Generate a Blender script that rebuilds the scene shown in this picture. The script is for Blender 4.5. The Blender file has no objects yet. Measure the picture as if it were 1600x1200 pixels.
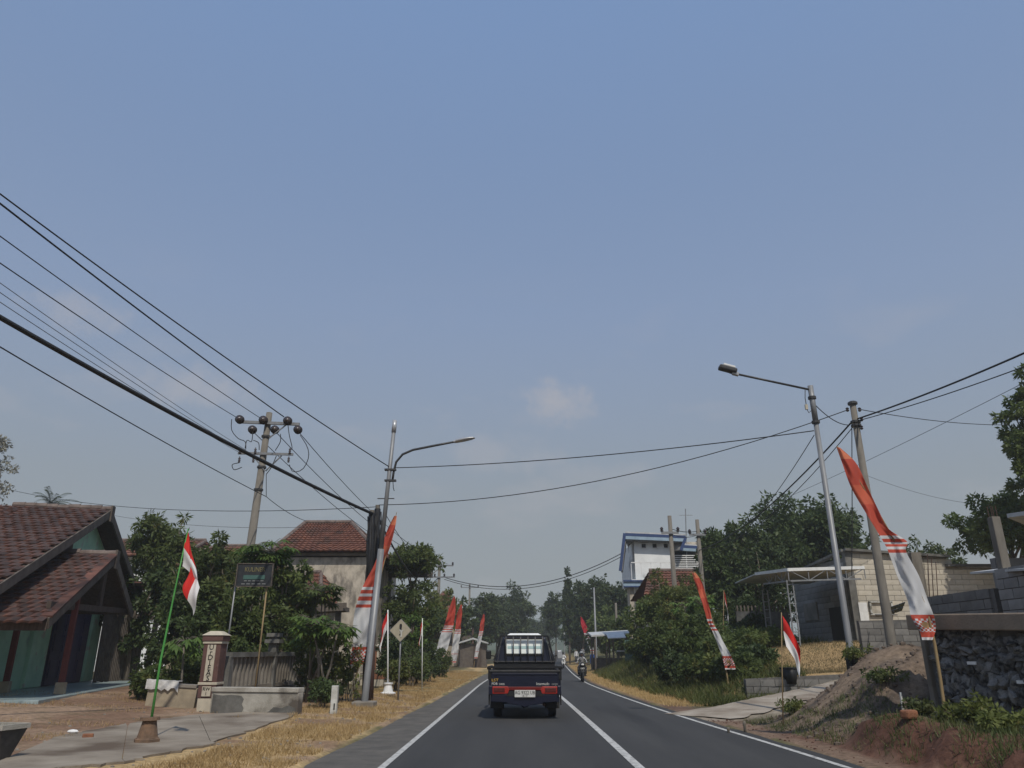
import bpy, math, random
import numpy as np
from mathutils import Vector, Matrix

# ---------------------------------------------------------------- camera, sky, sun, exposure
sc = bpy.context.scene
COL = sc.collection
FPX, HZ, VX, CAMH = 1170.0, 1020.0, 806.0, 1.45        # focal length and vanishing point on a 1600 x 1200 frame
TH = math.atan((HZ - 600) / FPX)
YAW = math.atan((VX - 800) / FPX * math.cos(TH))
cam = bpy.data.objects.new('camera', bpy.data.cameras.new('camera')); COL.objects.link(cam)
cam.location = (0, 0, CAMH)
cam.rotation_euler = (math.pi / 2 + TH, 0, YAW)
cam.data.sensor_width = 36; cam.data.lens = FPX / 1600 * 36
cam.data.clip_start = 0.1; cam.data.clip_end = 9000
sc.camera = cam

SUN_EL, SUN_AZ = math.radians(53), math.radians(163)    # azimuth clockwise from the driving direction: behind, right
world = bpy.data.worlds.new('World'); sc.world = world; world.use_nodes = True
wn, wl = world.node_tree.nodes, world.node_tree.links
wn.clear()
def N(nodes, t, **kw):
    n = nodes.new(t)
    for k, v in kw.items(): setattr(n, k, v)
    return n
sky = N(wn, 'ShaderNodeTexSky'); sky.sky_type = 'NISHITA'; sky.sun_disc = False
sky.sun_elevation = SUN_EL; sky.sun_rotation = SUN_AZ
sky.altitude = 300; sky.air_density = 1.0; sky.dust_density = 2.0; sky.ozone_density = 1.5
tc = N(wn, 'ShaderNodeTexCoord'); sep = N(wn, 'ShaderNodeSeparateXYZ')
wl.new(tc.outputs['Generated'], sep.inputs[0])
mr = N(wn, 'ShaderNodeMapRange'); mr.interpolation_type = 'SMOOTHSTEP'      # dusty air low over the ground
mr.inputs['From Min'].default_value = 0.0; mr.inputs['From Max'].default_value = 0.62
mr.inputs['To Min'].default_value = 0.95; mr.inputs['To Max'].default_value = 0.6
wl.new(sep.outputs['Z'], mr.inputs['Value'])
mixh = N(wn, 'ShaderNodeMix', data_type='RGBA')
wl.new(mr.outputs[0], mixh.inputs[0]); wl.new(sky.outputs[0], mixh.inputs[6])
hr = N(wn, 'ShaderNodeValToRGB')                          # colour of the dusty air: grey low down, pale blue higher
hr.color_ramp.elements[0].position = 0.02; hr.color_ramp.elements[0].color = (.385, .408, .405, 1)
hr.color_ramp.elements[1].position = 0.75; hr.color_ramp.elements[1].color = (.33, .52, .90, 1)
e_ = hr.color_ramp.elements.new(0.2); e_.color = (.375, .425, .475, 1)
e_ = hr.color_ramp.elements.new(0.42); e_.color = (.375, .49, .715, 1)
wl.new(sep.outputs['Z'], hr.inputs[0])
sc10 = N(wn, 'ShaderNodeVectorMath', operation='SCALE'); sc10.inputs['Scale'].default_value = 10
wl.new(hr.outputs[0], sc10.inputs[0]); wl.new(sc10.outputs[0], mixh.inputs[7])
# faint clouds low in the sky
mp = N(wn, 'ShaderNodeMapping'); mp.inputs['Scale'].default_value = (3.4, 3.4, 8.0)
mp.inputs['Location'].default_value = (0.35, 0.1, 0.72)
wl.new(tc.outputs['Generated'], mp.inputs['Vector'])
cn = N(wn, 'ShaderNodeTexNoise'); cn.inputs['Scale'].default_value = 1.5; cn.inputs['Detail'].default_value = 7; cn.inputs['Roughness'].default_value = 0.55
wl.new(mp.outputs[0], cn.inputs['Vector'])
cr = N(wn, 'ShaderNodeMapRange'); cr.inputs['From Min'].default_value = 0.55; cr.inputs['From Max'].default_value = 0.78
cr.inputs['To Max'].default_value = 0.5
wl.new(cn.outputs[0], cr.inputs['Value'])
band = N(wn, 'ShaderNodeMapRange'); band.interpolation_type = 'SMOOTHSTEP'
band.inputs['From Min'].default_value = 0.5; band.inputs['From Max'].default_value = 0.2
wl.new(sep.outputs['Z'], band.inputs['Value'])
cm = N(wn, 'ShaderNodeMath', operation='MULTIPLY'); wl.new(cr.outputs[0], cm.inputs[0]); wl.new(band.outputs[0], cm.inputs[1])
noi = N(wn, 'ShaderNodeTexNoise'); noi.inputs['Scale'].default_value = 22; noi.inputs['Detail'].default_value = 8; noi.inputs['Roughness'].default_value = .6
wl.new(tc.outputs['Generated'], noi.inputs['Vector'])
acc = cm.outputs[0]
# small cumulus puffs low ahead: direction, half width, half height (radians), strength
for pd, hw_, hh_, st_ in (((.055, .948, .312), .055, .036, .6), ((-.50, .78, .37), .07, .03, .35), ((-.385, .86, .305), .10, .03, .42), ((-.03, .97, .25), .10, .03, .28), ((.12, .97, .22), .09, .02, .2)):
    sb_ = N(wn, 'ShaderNodeVectorMath', operation='SUBTRACT'); wl.new(tc.outputs['Generated'], sb_.inputs[0]); sb_.inputs[1].default_value = pd
    ml_ = N(wn, 'ShaderNodeVectorMath', operation='MULTIPLY'); wl.new(sb_.outputs[0], ml_.inputs[0]); ml_.inputs[1].default_value = (1 / hw_, 1 / hw_, 1 / hh_)
    ln_ = N(wn, 'ShaderNodeVectorMath', operation='LENGTH'); wl.new(ml_.outputs[0], ln_.inputs[0])
    ad_ = N(wn, 'ShaderNodeMath', operation='MULTIPLY_ADD'); wl.new(noi.outputs[0], ad_.inputs[0]); ad_.inputs[1].default_value = 2.4; wl.new(ln_.outputs['Value'], ad_.inputs[2])
    rg_ = N(wn, 'ShaderNodeMapRange'); rg_.interpolation_type = 'SMOOTHSTEP'; wl.new(ad_.outputs[0], rg_.inputs['Value'])
    rg_.inputs['From Min'].default_value = 2.25; rg_.inputs['From Max'].default_value = 1.25; rg_.inputs['To Max'].default_value = st_
    mxn = N(wn, 'ShaderNodeMath', operation='MAXIMUM'); wl.new(acc, mxn.inputs[0]); wl.new(rg_.outputs[0], mxn.inputs[1]); acc = mxn.outputs[0]
mixc = N(wn, 'ShaderNodeMix', data_type='RGBA')
wl.new(acc, mixc.inputs[0]); wl.new(mixh.outputs[2], mixc.inputs[6]); mixc.inputs[7].default_value = (5.7, 5.5, 5.7, 1)
bg = N(wn, 'ShaderNodeBackground'); bg.inputs['Strength'].default_value = 0.1
wo = N(wn, 'ShaderNodeOutputWorld')
wl.new(mixc.outputs[2], bg.inputs[0]); wl.new(bg.outputs[0], wo.inputs[0])

sl = bpy.data.lights.new('sun', 'SUN'); sl.energy = 3.9; sl.angle = math.radians(0.6); sl.color = (1.0, 0.94, 0.84)
sun = bpy.data.objects.new('sun', sl); COL.objects.link(sun)
sd = Vector((math.sin(SUN_AZ) * math.cos(SUN_EL), math.cos(SUN_AZ) * math.cos(SUN_EL), math.sin(SUN_EL)))
sun.rotation_euler = (-sd).to_track_quat('-Z', 'Y').to_euler()
sc.view_settings.view_transform = 'Standard'; sc.view_settings.look = 'None'
sc.view_settings.gamma = 1; sc.view_settings.use_curve_mapping = False
sc.view_settings.exposure = -0.35
sc.render.engine = 'CYCLES'
sc.cycles.max_bounces = 5; sc.cycles.diffuse_bounces = 3; sc.cycles.glossy_bounces = 3; sc.cycles.transmission_bounces = 4
sc.cycles.volume_bounces = 1; sc.cycles.transparent_max_bounces = 6
sc.cycles.use_denoising = True

# ---------------------------------------------------------------- helpers
rnd = random.Random(7)
def ray(x, y):
    u, v = (x - 800) / FPX, (600 - y) / FPX
    c, s = math.cos(TH), math.sin(TH)
    fx, fy, fz = u, c - v * s, s + v * c
    a = YAW
    return (fx * math.cos(a) - fy * math.sin(a), fx * math.sin(a) + fy * math.cos(a), fz)
def at(x, y, Y):                                         # the point at distance Y down the road seen at frame position x, y
    d = ray(x, y); k = Y / d[1]; return Vector((d[0] * k, Y, CAMH + d[2] * k))
def gp(x, y, z=0.0):                                     # the point at height z
    d = ray(x, y); k = (z - CAMH) / d[2]; return Vector((d[0] * k, d[1] * k, z))
W = {}                                                   # world matrices of the things and parts built so far
def reg(o, parent=None, m=None):
    W[o.name] = W[parent.name] if parent else (m or Matrix.Identity(4))
def tag(o, label=None, cat=None, group=None, kind=None):
    if label: o['label'] = label
    if cat: o['category'] = cat
    if group: o['group'] = group
    if kind: o['kind'] = kind
    return o
def thing(name, label, cat, loc=(0, 0, 0), rz=0.0, group=None):
    o = bpy.data.objects.new(name, None); COL.objects.link(o)
    o.empty_display_size = 0.2
    o.location = loc; o.rotation_euler = (0, 0, rz)
    reg(o, None, Matrix.Translation(Vector(loc)) @ Matrix.Rotation(rz, 4, 'Z'))
    return tag(o, label, cat, group)
def copy_tree(o, parent=None):
    c = o.copy(); COL.objects.link(c); c.parent = parent
    if parent: c.matrix_parent_inverse = o.matrix_parent_inverse.copy()
    for ch in o.children: copy_tree(ch, c)
    return c
def mesh_np(name, V, F, uv=None):
    me = bpy.data.meshes.new(name)
    V = np.asarray(V, dtype=np.float32); F = np.asarray(F, dtype=np.int32)
    k = F.shape[1]
    me.vertices.add(len(V)); me.vertices.foreach_set('co', V.ravel())
    me.loops.add(F.size); me.loops.foreach_set('vertex_index', F.ravel())
    me.polygons.add(len(F)); me.polygons.foreach_set('loop_start', np.arange(0, F.size, k, dtype=np.int32))
    me.polygons.foreach_set('loop_total', np.full(len(F), k, dtype=np.int32))
    me.update(calc_edges=True)
    if uv is not None:
        l = me.uv_layers.new(name='UVMap'); l.data.foreach_set('uv', np.asarray(uv, dtype=np.float32)[F.ravel()].ravel())
    return me
def link(name, me, mat, parent=None, smooth=False):
    """mesh given in world coordinates -> object, child of parent"""
    o = bpy.data.objects.new(name, me); COL.objects.link(o)
    if mat is not None and not me.materials:
        for m in (mat if isinstance(mat, (list, tuple)) else [mat]): me.materials.append(m)
    if parent is not None:
        me.transform(W[parent.name].inverted()); o.parent = parent
    reg(o, parent)
    if smooth: me.polygons.foreach_set('use_smooth', np.ones(len(me.polygons), dtype=bool))
    return o
class MB:
    def __init__(s): s.v = []; s.f = []; s.mi = []; s.uv = None
    def add(s, vs, fs, m=0):
        n = len(s.v); s.v += [tuple(p) for p in vs]; s.f += [tuple(i + n for i in f) for f in fs]; s.mi += [m] * len(fs); return s
    def box(s, c, d, R=None, m=0, taper=1.0):
        if isinstance(R, (int, float)): R = Matrix.Rotation(R, 3, 'Z')
        vs = []
        for z in (-.5, .5):
            k = taper if z > 0 else 1.0
            for x, y in ((-.5, -.5), (.5, -.5), (.5, .5), (-.5, .5)):
                p = Vector((x * d[0] * k, y * d[1] * k, z * d[2]))
                if R is not None: p = R @ p
                vs.append(p + Vector(c))
        return s.add(vs, [(3, 2, 1, 0), (4, 5, 6, 7), (0, 1, 5, 4), (1, 2, 6, 5), (2, 3, 7, 6), (3, 0, 4, 7)], m)
    def bar(s, a, b, w, h=None, m=0, up=(0, 0, 1)):
        a, b = Vector(a), Vector(b); h = h or w
        d = (b - a).normalized(); u = Vector(up)
        if abs(d.dot(u)) > .97: u = Vector((0, 1, 0))
        x = d.cross(u).normalized(); z = x.cross(d).normalized()
        vs = [p + x * (sx * w / 2) + z * (sz * h / 2) for p in (a, b) for sx, sz in ((-1, -1), (1, -1), (1, 1), (-1, 1))]
        return s.add(vs, [(3, 2, 1, 0), (4, 5, 6, 7), (0, 1, 5, 4), (1, 2, 6, 5), (2, 3, 7, 6), (3, 0, 4, 7)], m)
    def tube(s, pts, r, n=6, m=0, cap=True):
        pts = [Vector(p) for p in pts]; k = len(pts)
        rs = r if isinstance(r, (list, tuple)) else [r] * k
        d0 = (pts[1] - pts[0]).normalized()
        x = d0.orthogonal().normalized(); base = len(s.v)
        vs = []
        for i, p in enumerate(pts):
            d = (pts[min(i + 1, k - 1)] - pts[max(i - 1, 0)]).normalized()
            x = (x - d * x.dot(d)).normalized(); y = d.cross(x)
            vs += [p + (x * math.cos(2 * math.pi * j / n) + y * math.sin(2 * math.pi * j / n)) * rs[i] for j in range(n)]
        fs = [(i * n + j, i * n + (j + 1) % n, (i + 1) * n + (j + 1) % n, (i + 1) * n + j) for i in range(k - 1) for j in range(n)]
        if cap: fs += [tuple(range(n - 1, -1, -1)), tuple((k - 1) * n + j for j in range(n))]
        return s.add(vs, fs, m)
    def prism(s, poly, vec, m=0):
        n = len(poly); vec = Vector(vec)
        a = [Vector(p) for p in poly]; b = [p + vec for p in a]
        return s.add(a + b, [tuple(range(n - 1, -1, -1)), tuple(range(n, 2 * n))] + [(i, (i + 1) % n, n + (i + 1) % n, n + i) for i in range(n)], m)
    def lathe(s, prof, c, n=12, m=0, rot=None):
        c = Vector(c); vs = []
        for r, z in prof:
            for j in range(n):
                p = Vector((r * math.cos(2 * math.pi * j / n), r * math.sin(2 * math.pi * j / n), z))
                if rot is not None: p = rot @ p
                vs.append(c + p)
        k = len(prof)
        fs = [(i * n + j, i * n + (j + 1) % n, (i + 1) * n + (j + 1) % n, (i + 1) * n + j) for i in range(k - 1) for j in range(n)]
        fs += [tuple(range(n - 1, -1, -1)), tuple((k - 1) * n + j for j in range(n))]
        return s.add(vs, fs, m)
    def ball(s, c, r, n=10, k=6, m=0):
        r = r if isinstance(r, (tuple, list)) else (r, r, r)
        c = Vector(c)
        vs = [c + Vector((0, 0, -r[2]))]
        for i in range(1, k):
            a = -math.pi / 2 + math.pi * i / k
            vs += [c + Vector((r[0] * math.cos(a) * math.cos(2 * math.pi * j / n), r[1] * math.cos(a) * math.sin(2 * math.pi * j / n), r[2] * math.sin(a))) for j in range(n)]
        vs.append(c + Vector((0, 0, r[2]))); L = len(vs) - 1
        fs = [(0, 1 + (j + 1) % n, 1 + j) for j in range(n)]
        fs += [(1 + i * n + j, 1 + i * n + (j + 1) % n, 1 + (i + 1) * n + (j + 1) % n, 1 + (i + 1) * n + j) for i in range(k - 2) for j in range(n)]
        fs += [(1 + (k - 2) * n + j, 1 + (k - 2) * n + (j + 1) % n, L) for j in range(n)]
        return s.add(vs, fs, m)
    def build(s, name, mat, parent=None, smooth=False, bev=0.0, uv=None, data_only=False):
        me = bpy.data.meshes.new(name); me.from_pydata(s.v, [], s.f); me.update()
        if uv is not None:
            l = me.uv_layers.new(name='UVMap')
            for p in me.polygons:
                for li in p.loop_indices: l.data[li].uv = uv[me.loops[li].vertex_index]
        for m in (mat if isinstance(mat, (list, tuple)) else [mat]): me.materials.append(m)
        if any(s.mi): me.polygons.foreach_set('material_index', s.mi)
        if data_only: return me
        o = link(name, me, None, parent, smooth)
        if bev:
            b = o.modifiers.new('bevel', 'BEVEL'); b.width = bev; b.segments = 2; b.limit_method = 'ANGLE'
        return o
def text(name, body, parent, mat, M, size, extrude=0.004, sx=1.0, align='CENTER', space=1.0):
    cu = bpy.data.curves.new(name, 'FONT'); cu.body = body; cu.size = size; cu.extrude = extrude
    cu.align_x = align; cu.align_y = 'CENTER'; cu.space_character = space; cu.resolution_u = 2
    cu.materials.append(mat)
    tmp = bpy.data.objects.new(name, cu); COL.objects.link(tmp)
    me = bpy.data.meshes.new_from_object(tmp.evaluated_get(bpy.context.evaluated_depsgraph_get()))
    bpy.data.objects.remove(tmp); me.materials.clear(); me.materials.append(mat)
    o = bpy.data.objects.new(name, me); COL.objects.link(o); o.parent = parent
    o.matrix_local = W[parent.name].inverted() @ M @ Matrix.Diagonal((sx, 1, 1, 1))
    reg(o, parent); return o
FACE_CAM = Matrix.Rotation(math.pi / 2, 4, 'X')         # text plane upright, facing -Y

# value noise for terrain and colours
_lat = np.random.RandomState(3).rand(64, 64)
def vnoise(x, y):
    x = np.asarray(x, float); y = np.asarray(y, float)
    xi = np.floor(x).astype(int); yi = np.floor(y).astype(int); fx = x - xi; fy = y - yi
    fx = fx * fx * (3 - 2 * fx); fy = fy * fy * (3 - 2 * fy)
    g = lambda a, b: _lat[a % 64, b % 64]
    return (g(xi, yi) * (1 - fx) + g(xi + 1, yi) * fx) * (1 - fy) + (g(xi, yi + 1) * (1 - fx) + g(xi + 1, yi + 1) * fx) * fy
def fbm(x, y, o=3):
    r = 0; a = .5; t = 0
    for i in range(o): r = r + a * vnoise(x * 2 ** i + 11 * i, y * 2 ** i + 5 * i); t += a; a *= .5
    return r / t
def sstep(a, b, x):
    t = np.clip((np.asarray(x, float) - a) / (b - a), 0, 1); return t * t * (3 - 2 * t)

# ---------------------------------------------------------------- materials
def mat(name, c1, c2=None, scale=4.0, lo=.35, hi=.65, rough=.85, bump=0.0, bscale=30.0, metal=0.0, spec=.3, detail=6, coat=0.0, stretch=None, c3=None, s3=1.0, lo3=.55, hi3=.7, orand=0.0):
    m = bpy.data.materials.new(name); m.use_nodes = True
    n, l = m.node_tree.nodes, m.node_tree.links
    b = n['Principled BSDF']
    b.inputs['Roughness'].default_value = rough; b.inputs['Metallic'].default_value = metal
    b.inputs['Specular IOR Level'].default_value = spec; b.inputs['Coat Weight'].default_value = coat
    b.inputs['Base Color'].default_value = (*c1, 1)
    t = n.new('ShaderNodeTexCoord'); src = t.outputs['Object']
    if stretch:
        mpn = n.new('ShaderNodeMapping'); mpn.inputs['Scale'].default_value = stretch
        l.new(src, mpn.inputs['Vector']); src = mpn.outputs[0]
    col = None
    if c2 is not None:
        no = n.new('ShaderNodeTexNoise'); no.inputs['Scale'].default_value = scale; no.inputs['Detail'].default_value = detail; no.inputs['Roughness'].default_value = .62
        l.new(src, no.inputs['Vector'])
        r = n.new('ShaderNodeMapRange'); r.inputs['From Min'].default_value = lo; r.inputs['From Max'].default_value = hi
        l.new(no.outputs[0], r.inputs['Value'])
        mx = n.new('ShaderNodeMix'); mx.data_type = 'RGBA'
        l.new(r.outputs[0], mx.inputs[0]); mx.inputs[6].default_value = (*c1, 1); mx.inputs[7].default_value = (*c2, 1)
        col = mx.outputs[2]
    if c3 is not None:
        no = n.new('ShaderNodeTexNoise'); no.inputs['Scale'].default_value = s3; no.inputs['Detail'].default_value = 8
        l.new(src, no.inputs['Vector'])
        r = n.new('ShaderNodeMapRange'); r.inputs['From Min'].default_value = lo3; r.inputs['From Max'].default_value = hi3
        l.new(no.outputs[0], r.inputs['Value'])
        mx = n.new('ShaderNodeMix'); mx.data_type = 'RGBA'
        l.new(r.outputs[0], mx.inputs[0]); l.new(col, mx.inputs[6]); mx.inputs[7].default_value = (*c3, 1)
        col = mx.outputs[2]
    if orand:
        oi = n.new('ShaderNodeObjectInfo'); r = n.new('ShaderNodeMapRange')
        r.inputs['To Min'].default_value = 1 - orand; r.inputs['To Max'].default_value = 1 + orand
        l.new(oi.outputs['Random'], r.inputs['Value'])
        hs = n.new('ShaderNodeHueSaturation'); l.new(r.outputs[0], hs.inputs['Value'])
        l.new(col, hs.inputs['Color']); col = hs.outputs[0]
    if col is not None: l.new(col, b.inputs['Base Color'])
    if bump:
        nb = n.new('ShaderNodeTexNoise'); nb.inputs['Scale'].default_value = bscale; nb.inputs['Detail'].default_value = 5
        l.new(src, nb.inputs['Vector'])
        bp = n.new('ShaderNodeBump'); bp.inputs['Strength'].default_value = bump; bp.inputs['Distance'].default_value = .02
        l.new(nb.outputs[0], bp.inputs['Height']); l.new(bp.outputs[0], b.inputs['Normal'])
    return m
def leafmat(name, c1, c2, tr=.3, scale=.9, c3=None):
    m = mat(name, c1, c2, scale=scale, lo=.3, hi=.7, rough=.55, spec=.25, detail=9, c3=c3, s3=2.5, lo3=.60, hi3=.70)
    n, l = m.node_tree.nodes, m.node_tree.links
    b = n['Principled BSDF']; out = n['Material Output']
    src = b.inputs['Base Color'].links[0].from_socket
    oi = n.new('ShaderNodeObjectInfo'); r = n.new('ShaderNodeMapRange'); r.inputs['To Min'].default_value = .8; r.inputs['To Max'].default_value = 1.2
    l.new(oi.outputs['Random'], r.inputs['Value'])
    hs = n.new('ShaderNodeHueSaturation'); l.new(r.outputs[0], hs.inputs['Value']); l.new(src, hs.inputs['Color'])
    l.new(hs.outputs[0], b.inputs['Base Color'])
    t = n.new('ShaderNodeBsdfTranslucent'); l.new(hs.outputs[0], t.inputs['Color'])
    mx = n.new('ShaderNodeMixShader'); mx.inputs[0].default_value = tr
    l.new(b.outputs[0], mx.inputs[1]); l.new(t.outputs[0], mx.inputs[2]); l.new(mx.outputs[0], out.inputs['Surface'])
    return m
M = {}
M['asphalt'] = mat('asphalt', (.035, .0345, .034), (.056, .0545, .052), scale=1.0, lo=.3, hi=.7, rough=.84, bump=.4, bscale=140, detail=12, stretch=(1, .09, 1), c3=(.027, .0265, .0265), s3=.8, lo3=.55, hi3=.72)
M['asphalt_old'] = mat('asphalt_old', (.078, .073, .065), (.125, .114, .099), scale=2.2, rough=.9, bump=.5, bscale=120, detail=10)
M['roadpaint'] = mat('roadpaint', (.47, .465, .44), (.15, .148, .142), scale=9, lo=.48, hi=.68, rough=.75, detail=10)
M['concrete'] = mat('concrete', (.27, .245, .21), (.17, .152, .128), scale=1.6, rough=.92, bump=.4, bscale=60, c3=(.15, .13, .105), s3=.9)
M['apron'] = mat('apron', (.29, .25, .198), (.18, .148, .112), scale=1.1, rough=.95, bump=.5, bscale=45, detail=10, c3=(.105, .078, .055), s3=.7, lo3=.5, hi3=.66)
M['concrete_pale'] = mat('concrete_pale', (.42, .395, .345), (.26, .24, .20), scale=2.4, rough=.92, bump=.5, bscale=50, detail=9, c3=(.10, .085, .07), s3=1.3, lo3=.56, hi3=.66)
M['concrete_dark'] = mat('concrete_dark', (.17, .165, .15), (.085, .083, .075), scale=2.5, rough=.93, bump=.4, bscale=50)
M['concrete_black'] = mat('concrete_black', (.14, .132, .12), (.085, .08, .073), scale=2.5, rough=.93, bump=.4)
M['pole_concrete'] = mat('pole_concrete', (.18, .163, .138), (.12, .108, .09), scale=5, rough=.9, bump=.2, stretch=(1, 1, .3))
M['galv'] = mat('galv', (.25, .255, .26), (.18, .183, .186), scale=6, rough=.5, metal=.25, stretch=(1, 1, .25))
M['dark_metal'] = mat('dark_metal', (.05, .05, .052), (.08, .078, .075), scale=8, rough=.5, metal=.4)
M['lamp_head'] = mat('lamp_head', (.42, .43, .44), (.36, .36, .37), scale=8, rough=.35, metal=.3)
M['rubber'] = mat('rubber', (.014, .014, .015), (.026, .025, .024), scale=12, rough=.75)
M['wire'] = mat('wire', (.014, .014, .015), (.024, .024, .024), scale=3, rough=.6)
M['wire_grey'] = mat('wire_grey', (.10, .105, .11), (.07, .07, .075), scale=3, rough=.6)
M['insul'] = mat('insul', (.035, .026, .024), (.06, .045, .04), scale=9, rough=.25, spec=.6)
M['bark'] = mat('bark', (.085, .065, .048), (.16, .135, .105), scale=6, rough=.95, bump=.8, bscale=18, stretch=(1, 1, .2))
M['bark_pale'] = mat('bark_pale', (.19, .17, .14), (.11, .095, .075), scale=6, rough=.95, bump=.6, bscale=18, stretch=(1, 1, .2))
M['bamboo'] = mat('bamboo', (.32, .235, .12), (.20, .14, .075), scale=5, rough=.7, stretch=(1, 1, .3))
M['bamboo_green'] = mat('bamboo_green', (.05, .22, .045), (.075, .28, .06), scale=7, rough=.55)
M['tile'] = mat('tile', (.135, .060, .042), (.085, .042, .034), scale=3.5, rough=.9, bump=.3, orand=.35, c3=(.045, .032, .028), s3=1.7, lo3=.5, hi3=.68)
M['tile_red'] = mat('tile_red', (.185, .078, .050), (.115, .052, .038), scale=1.6, rough=.9, c3=(.065, .042, .033), s3=.9, lo3=.5, hi3=.66)
M['ridge'] = mat('ridge', (.10, .075, .065), (.19, .15, .13), scale=3, rough=.9)
M['timber_dark'] = mat('timber_dark', (.055, .040, .032), (.095, .072, .058), scale=4, rough=.9, stretch=(3, 3, .4))
M['timber_grey'] = mat('timber_grey', (.14, .118, .098), (.085, .07, .058), scale=4, rough=.92)
M['green_wall'] = mat('green_wall', (.33, .53, .38), (.25, .43, .305), scale=1.6, rough=.85, c3=(.20, .28, .22), s3=2.2, lo3=.6, hi3=.75)
M['green_wall_pale'] = mat('green_wall_pale', (.39, .60, .44), (.30, .50, .365), scale=2, rough=.85, c3=(.36, .40, .33), s3=2.6, lo3=.58, hi3=.66)
M['purple_door'] = mat('purple_door', (.022, .019, .050), (.032, .027, .068), scale=5, rough=.6)
M['red_paint'] = mat('red_paint', (.13, .032, .028), (.09, .026, .024), scale=5, rough=.7)
M['floor_tile'] = mat('floor_tile', (.30, .36, .36), (.22, .28, .285), scale=2, rough=.35)
M['plinth'] = mat('plinth', (.10, .09, .08), (.17, .15, .13), scale=2, rough=.9)
M['wall_stain'] = mat('wall_stain', (.50, .445, .365), (.30, .265, .215), scale=3.2, lo=.4, hi=.62, rough=.93, bump=.3, bscale=20, detail=12, c3=(.16, .145, .125), s3=1.6, lo3=.55, hi3=.68, stretch=(1, 1, .6))
M['white_wall'] = mat('white_wall', (.80, .81, .80), (.66, .67, .66), scale=1.0, rough=.85, c3=(.33, .34, .34), s3=.6, lo3=.58, hi3=.68)
M['white'] = mat('white', (.74, .74, .72), (.62, .62, .60), scale=4, rough=.6)
M['white_dirty'] = mat('white_dirty', (.55, .55, .52), (.36, .35, .31), scale=5, rough=.8, c3=(.16, .15, .12), s3=3)
M['blue_fascia'] = mat('blue_fascia', (.028, .05, .13), (.036, .065, .16), scale=3, rough=.6)
M['sky_fascia'] = mat('sky_fascia', (.30, .40, .48), (.22, .30, .37), scale=2, rough=.7)
M['grey_panel'] = mat('grey_panel', (.22, .215, .205), (.17, .165, .16), scale=1.5, rough=.85)
M['block'] = mat('block', (.52, .475, .395), (.40, .36, .29), scale=2.2, rough=.95, bump=.4, bscale=40, orand=.14, c3=(.20, .175, .14), s3=1.1, lo3=.6, hi3=.75)
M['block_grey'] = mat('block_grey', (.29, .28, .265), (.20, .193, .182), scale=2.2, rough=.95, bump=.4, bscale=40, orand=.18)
M['block_dark'] = mat('block_dark', (.19, .182, .168), (.125, .12, .112), scale=2.2, rough=.95, bump=.4, bscale=40, orand=.2)
M['mortar'] = mat('mortar', (.30, .27, .22), (.20, .18, .15), scale=6, rough=.95)
M['mortar_dark'] = mat('mortar_dark', (.09, .085, .078), (.14, .132, .122), scale=5, rough=.95)
M['stone'] = mat('stone', (.135, .133, .13), (.22, .215, .205), scale=5, rough=.92, bump=.9, bscale=22, orand=.45, c3=(.035, .035, .036), s3=3, lo3=.5, hi3=.65)
M['cap'] = mat('cap', (.27, .215, .16), (.18, .145, .112), scale=1.6, rough=.93, bump=.4)
M['soil_mound'] = mat('soil_mound', (.16, .125, .098), (.10, .078, .062), scale=1.6, rough=.98, bump=1.0, bscale=14, stretch=(1.8, .5, 1), c3=(.085, .062, .05), s3=1.4)
M['shed_roof'] = mat('shed_roof', (.55, .56, .55), (.38, .385, .38), scale=2, rough=.55, metal=.1)
M['navy'] = mat('navy', (.0055, .007, .019), (.008, .0095, .024), scale=2, rough=.35, spec=.35, coat=.18)
M['black_paint'] = mat('black_paint', (.010, .010, .011), (.018, .018, .018), scale=6, rough=.5)
M['rack_metal'] = mat('rack_metal', (.075, .072, .07), (.12, .115, .11), scale=12, rough=.45, metal=.5)
M['tail_red'] = mat('tail_red', (.36, .022, .014), (.27, .016, .010), scale=14, rough=.25, spec=.5, coat=.4)
M['tail_strip'] = mat('tail_strip', (.16, .012, .010), (.11, .010, .008), scale=10, rough=.35, coat=.2)
M['tail_dark'] = mat('tail_dark', (.10, .018, .015), (.07, .012, .01), scale=20, rough=.3, coat=.3)
M['plate'] = mat('plate', (.60, .60, .56), (.48, .48, .45), scale=9, rough=.6)
M['ink'] = mat('ink', (.012, .012, .013), (.02, .02, .02), scale=9, rough=.7)
M['window_pale'] = mat('window_pale', (.86, .90, .85), (.78, .82, .78), scale=2, rough=.12, spec=.6)  # pale base colour stands in for the bright sky reflected in the glass
M['window_band'] = mat('window_band', (.36, .52, .52), (.42, .56, .55), scale=2, rough=.12, spec=.6)
M['glass_dark'] = mat('glass_dark', (.02, .024, .027), (.03, .034, .036), scale=2, rough=.06, spec=.7)
M['yellow_print'] = mat('yellow_print', (.60, .38, .06), (.5, .31, .05), scale=30, rough=.6)
M['gold_print'] = mat('gold_print', (.21, .185, .085), (.15, .132, .06), scale=30, rough=.7)
M['grey_print'] = mat('grey_print', (.25, .26, .26), (.18, .19, .19), scale=30, rough=.7)
M['teal_print'] = mat('teal_print', (.06, .13, .11), (.045, .10, .09), scale=25, rough=.7)
M['sign_dark'] = mat('sign_dark', (.018, .022, .027), (.03, .033, .036), scale=8, rough=.6)
M['maroon'] = mat('maroon', (.085, .045, .038), (.12, .065, .055), scale=4, rough=.85)
M['cream'] = mat('cream', (.50, .45, .35), (.38, .34, .27), scale=4, rough=.85)
M['cream_dirty'] = mat('cream_dirty', (.36, .30, .21), (.24, .20, .145), scale=3, rough=.9, bump=.3)
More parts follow.
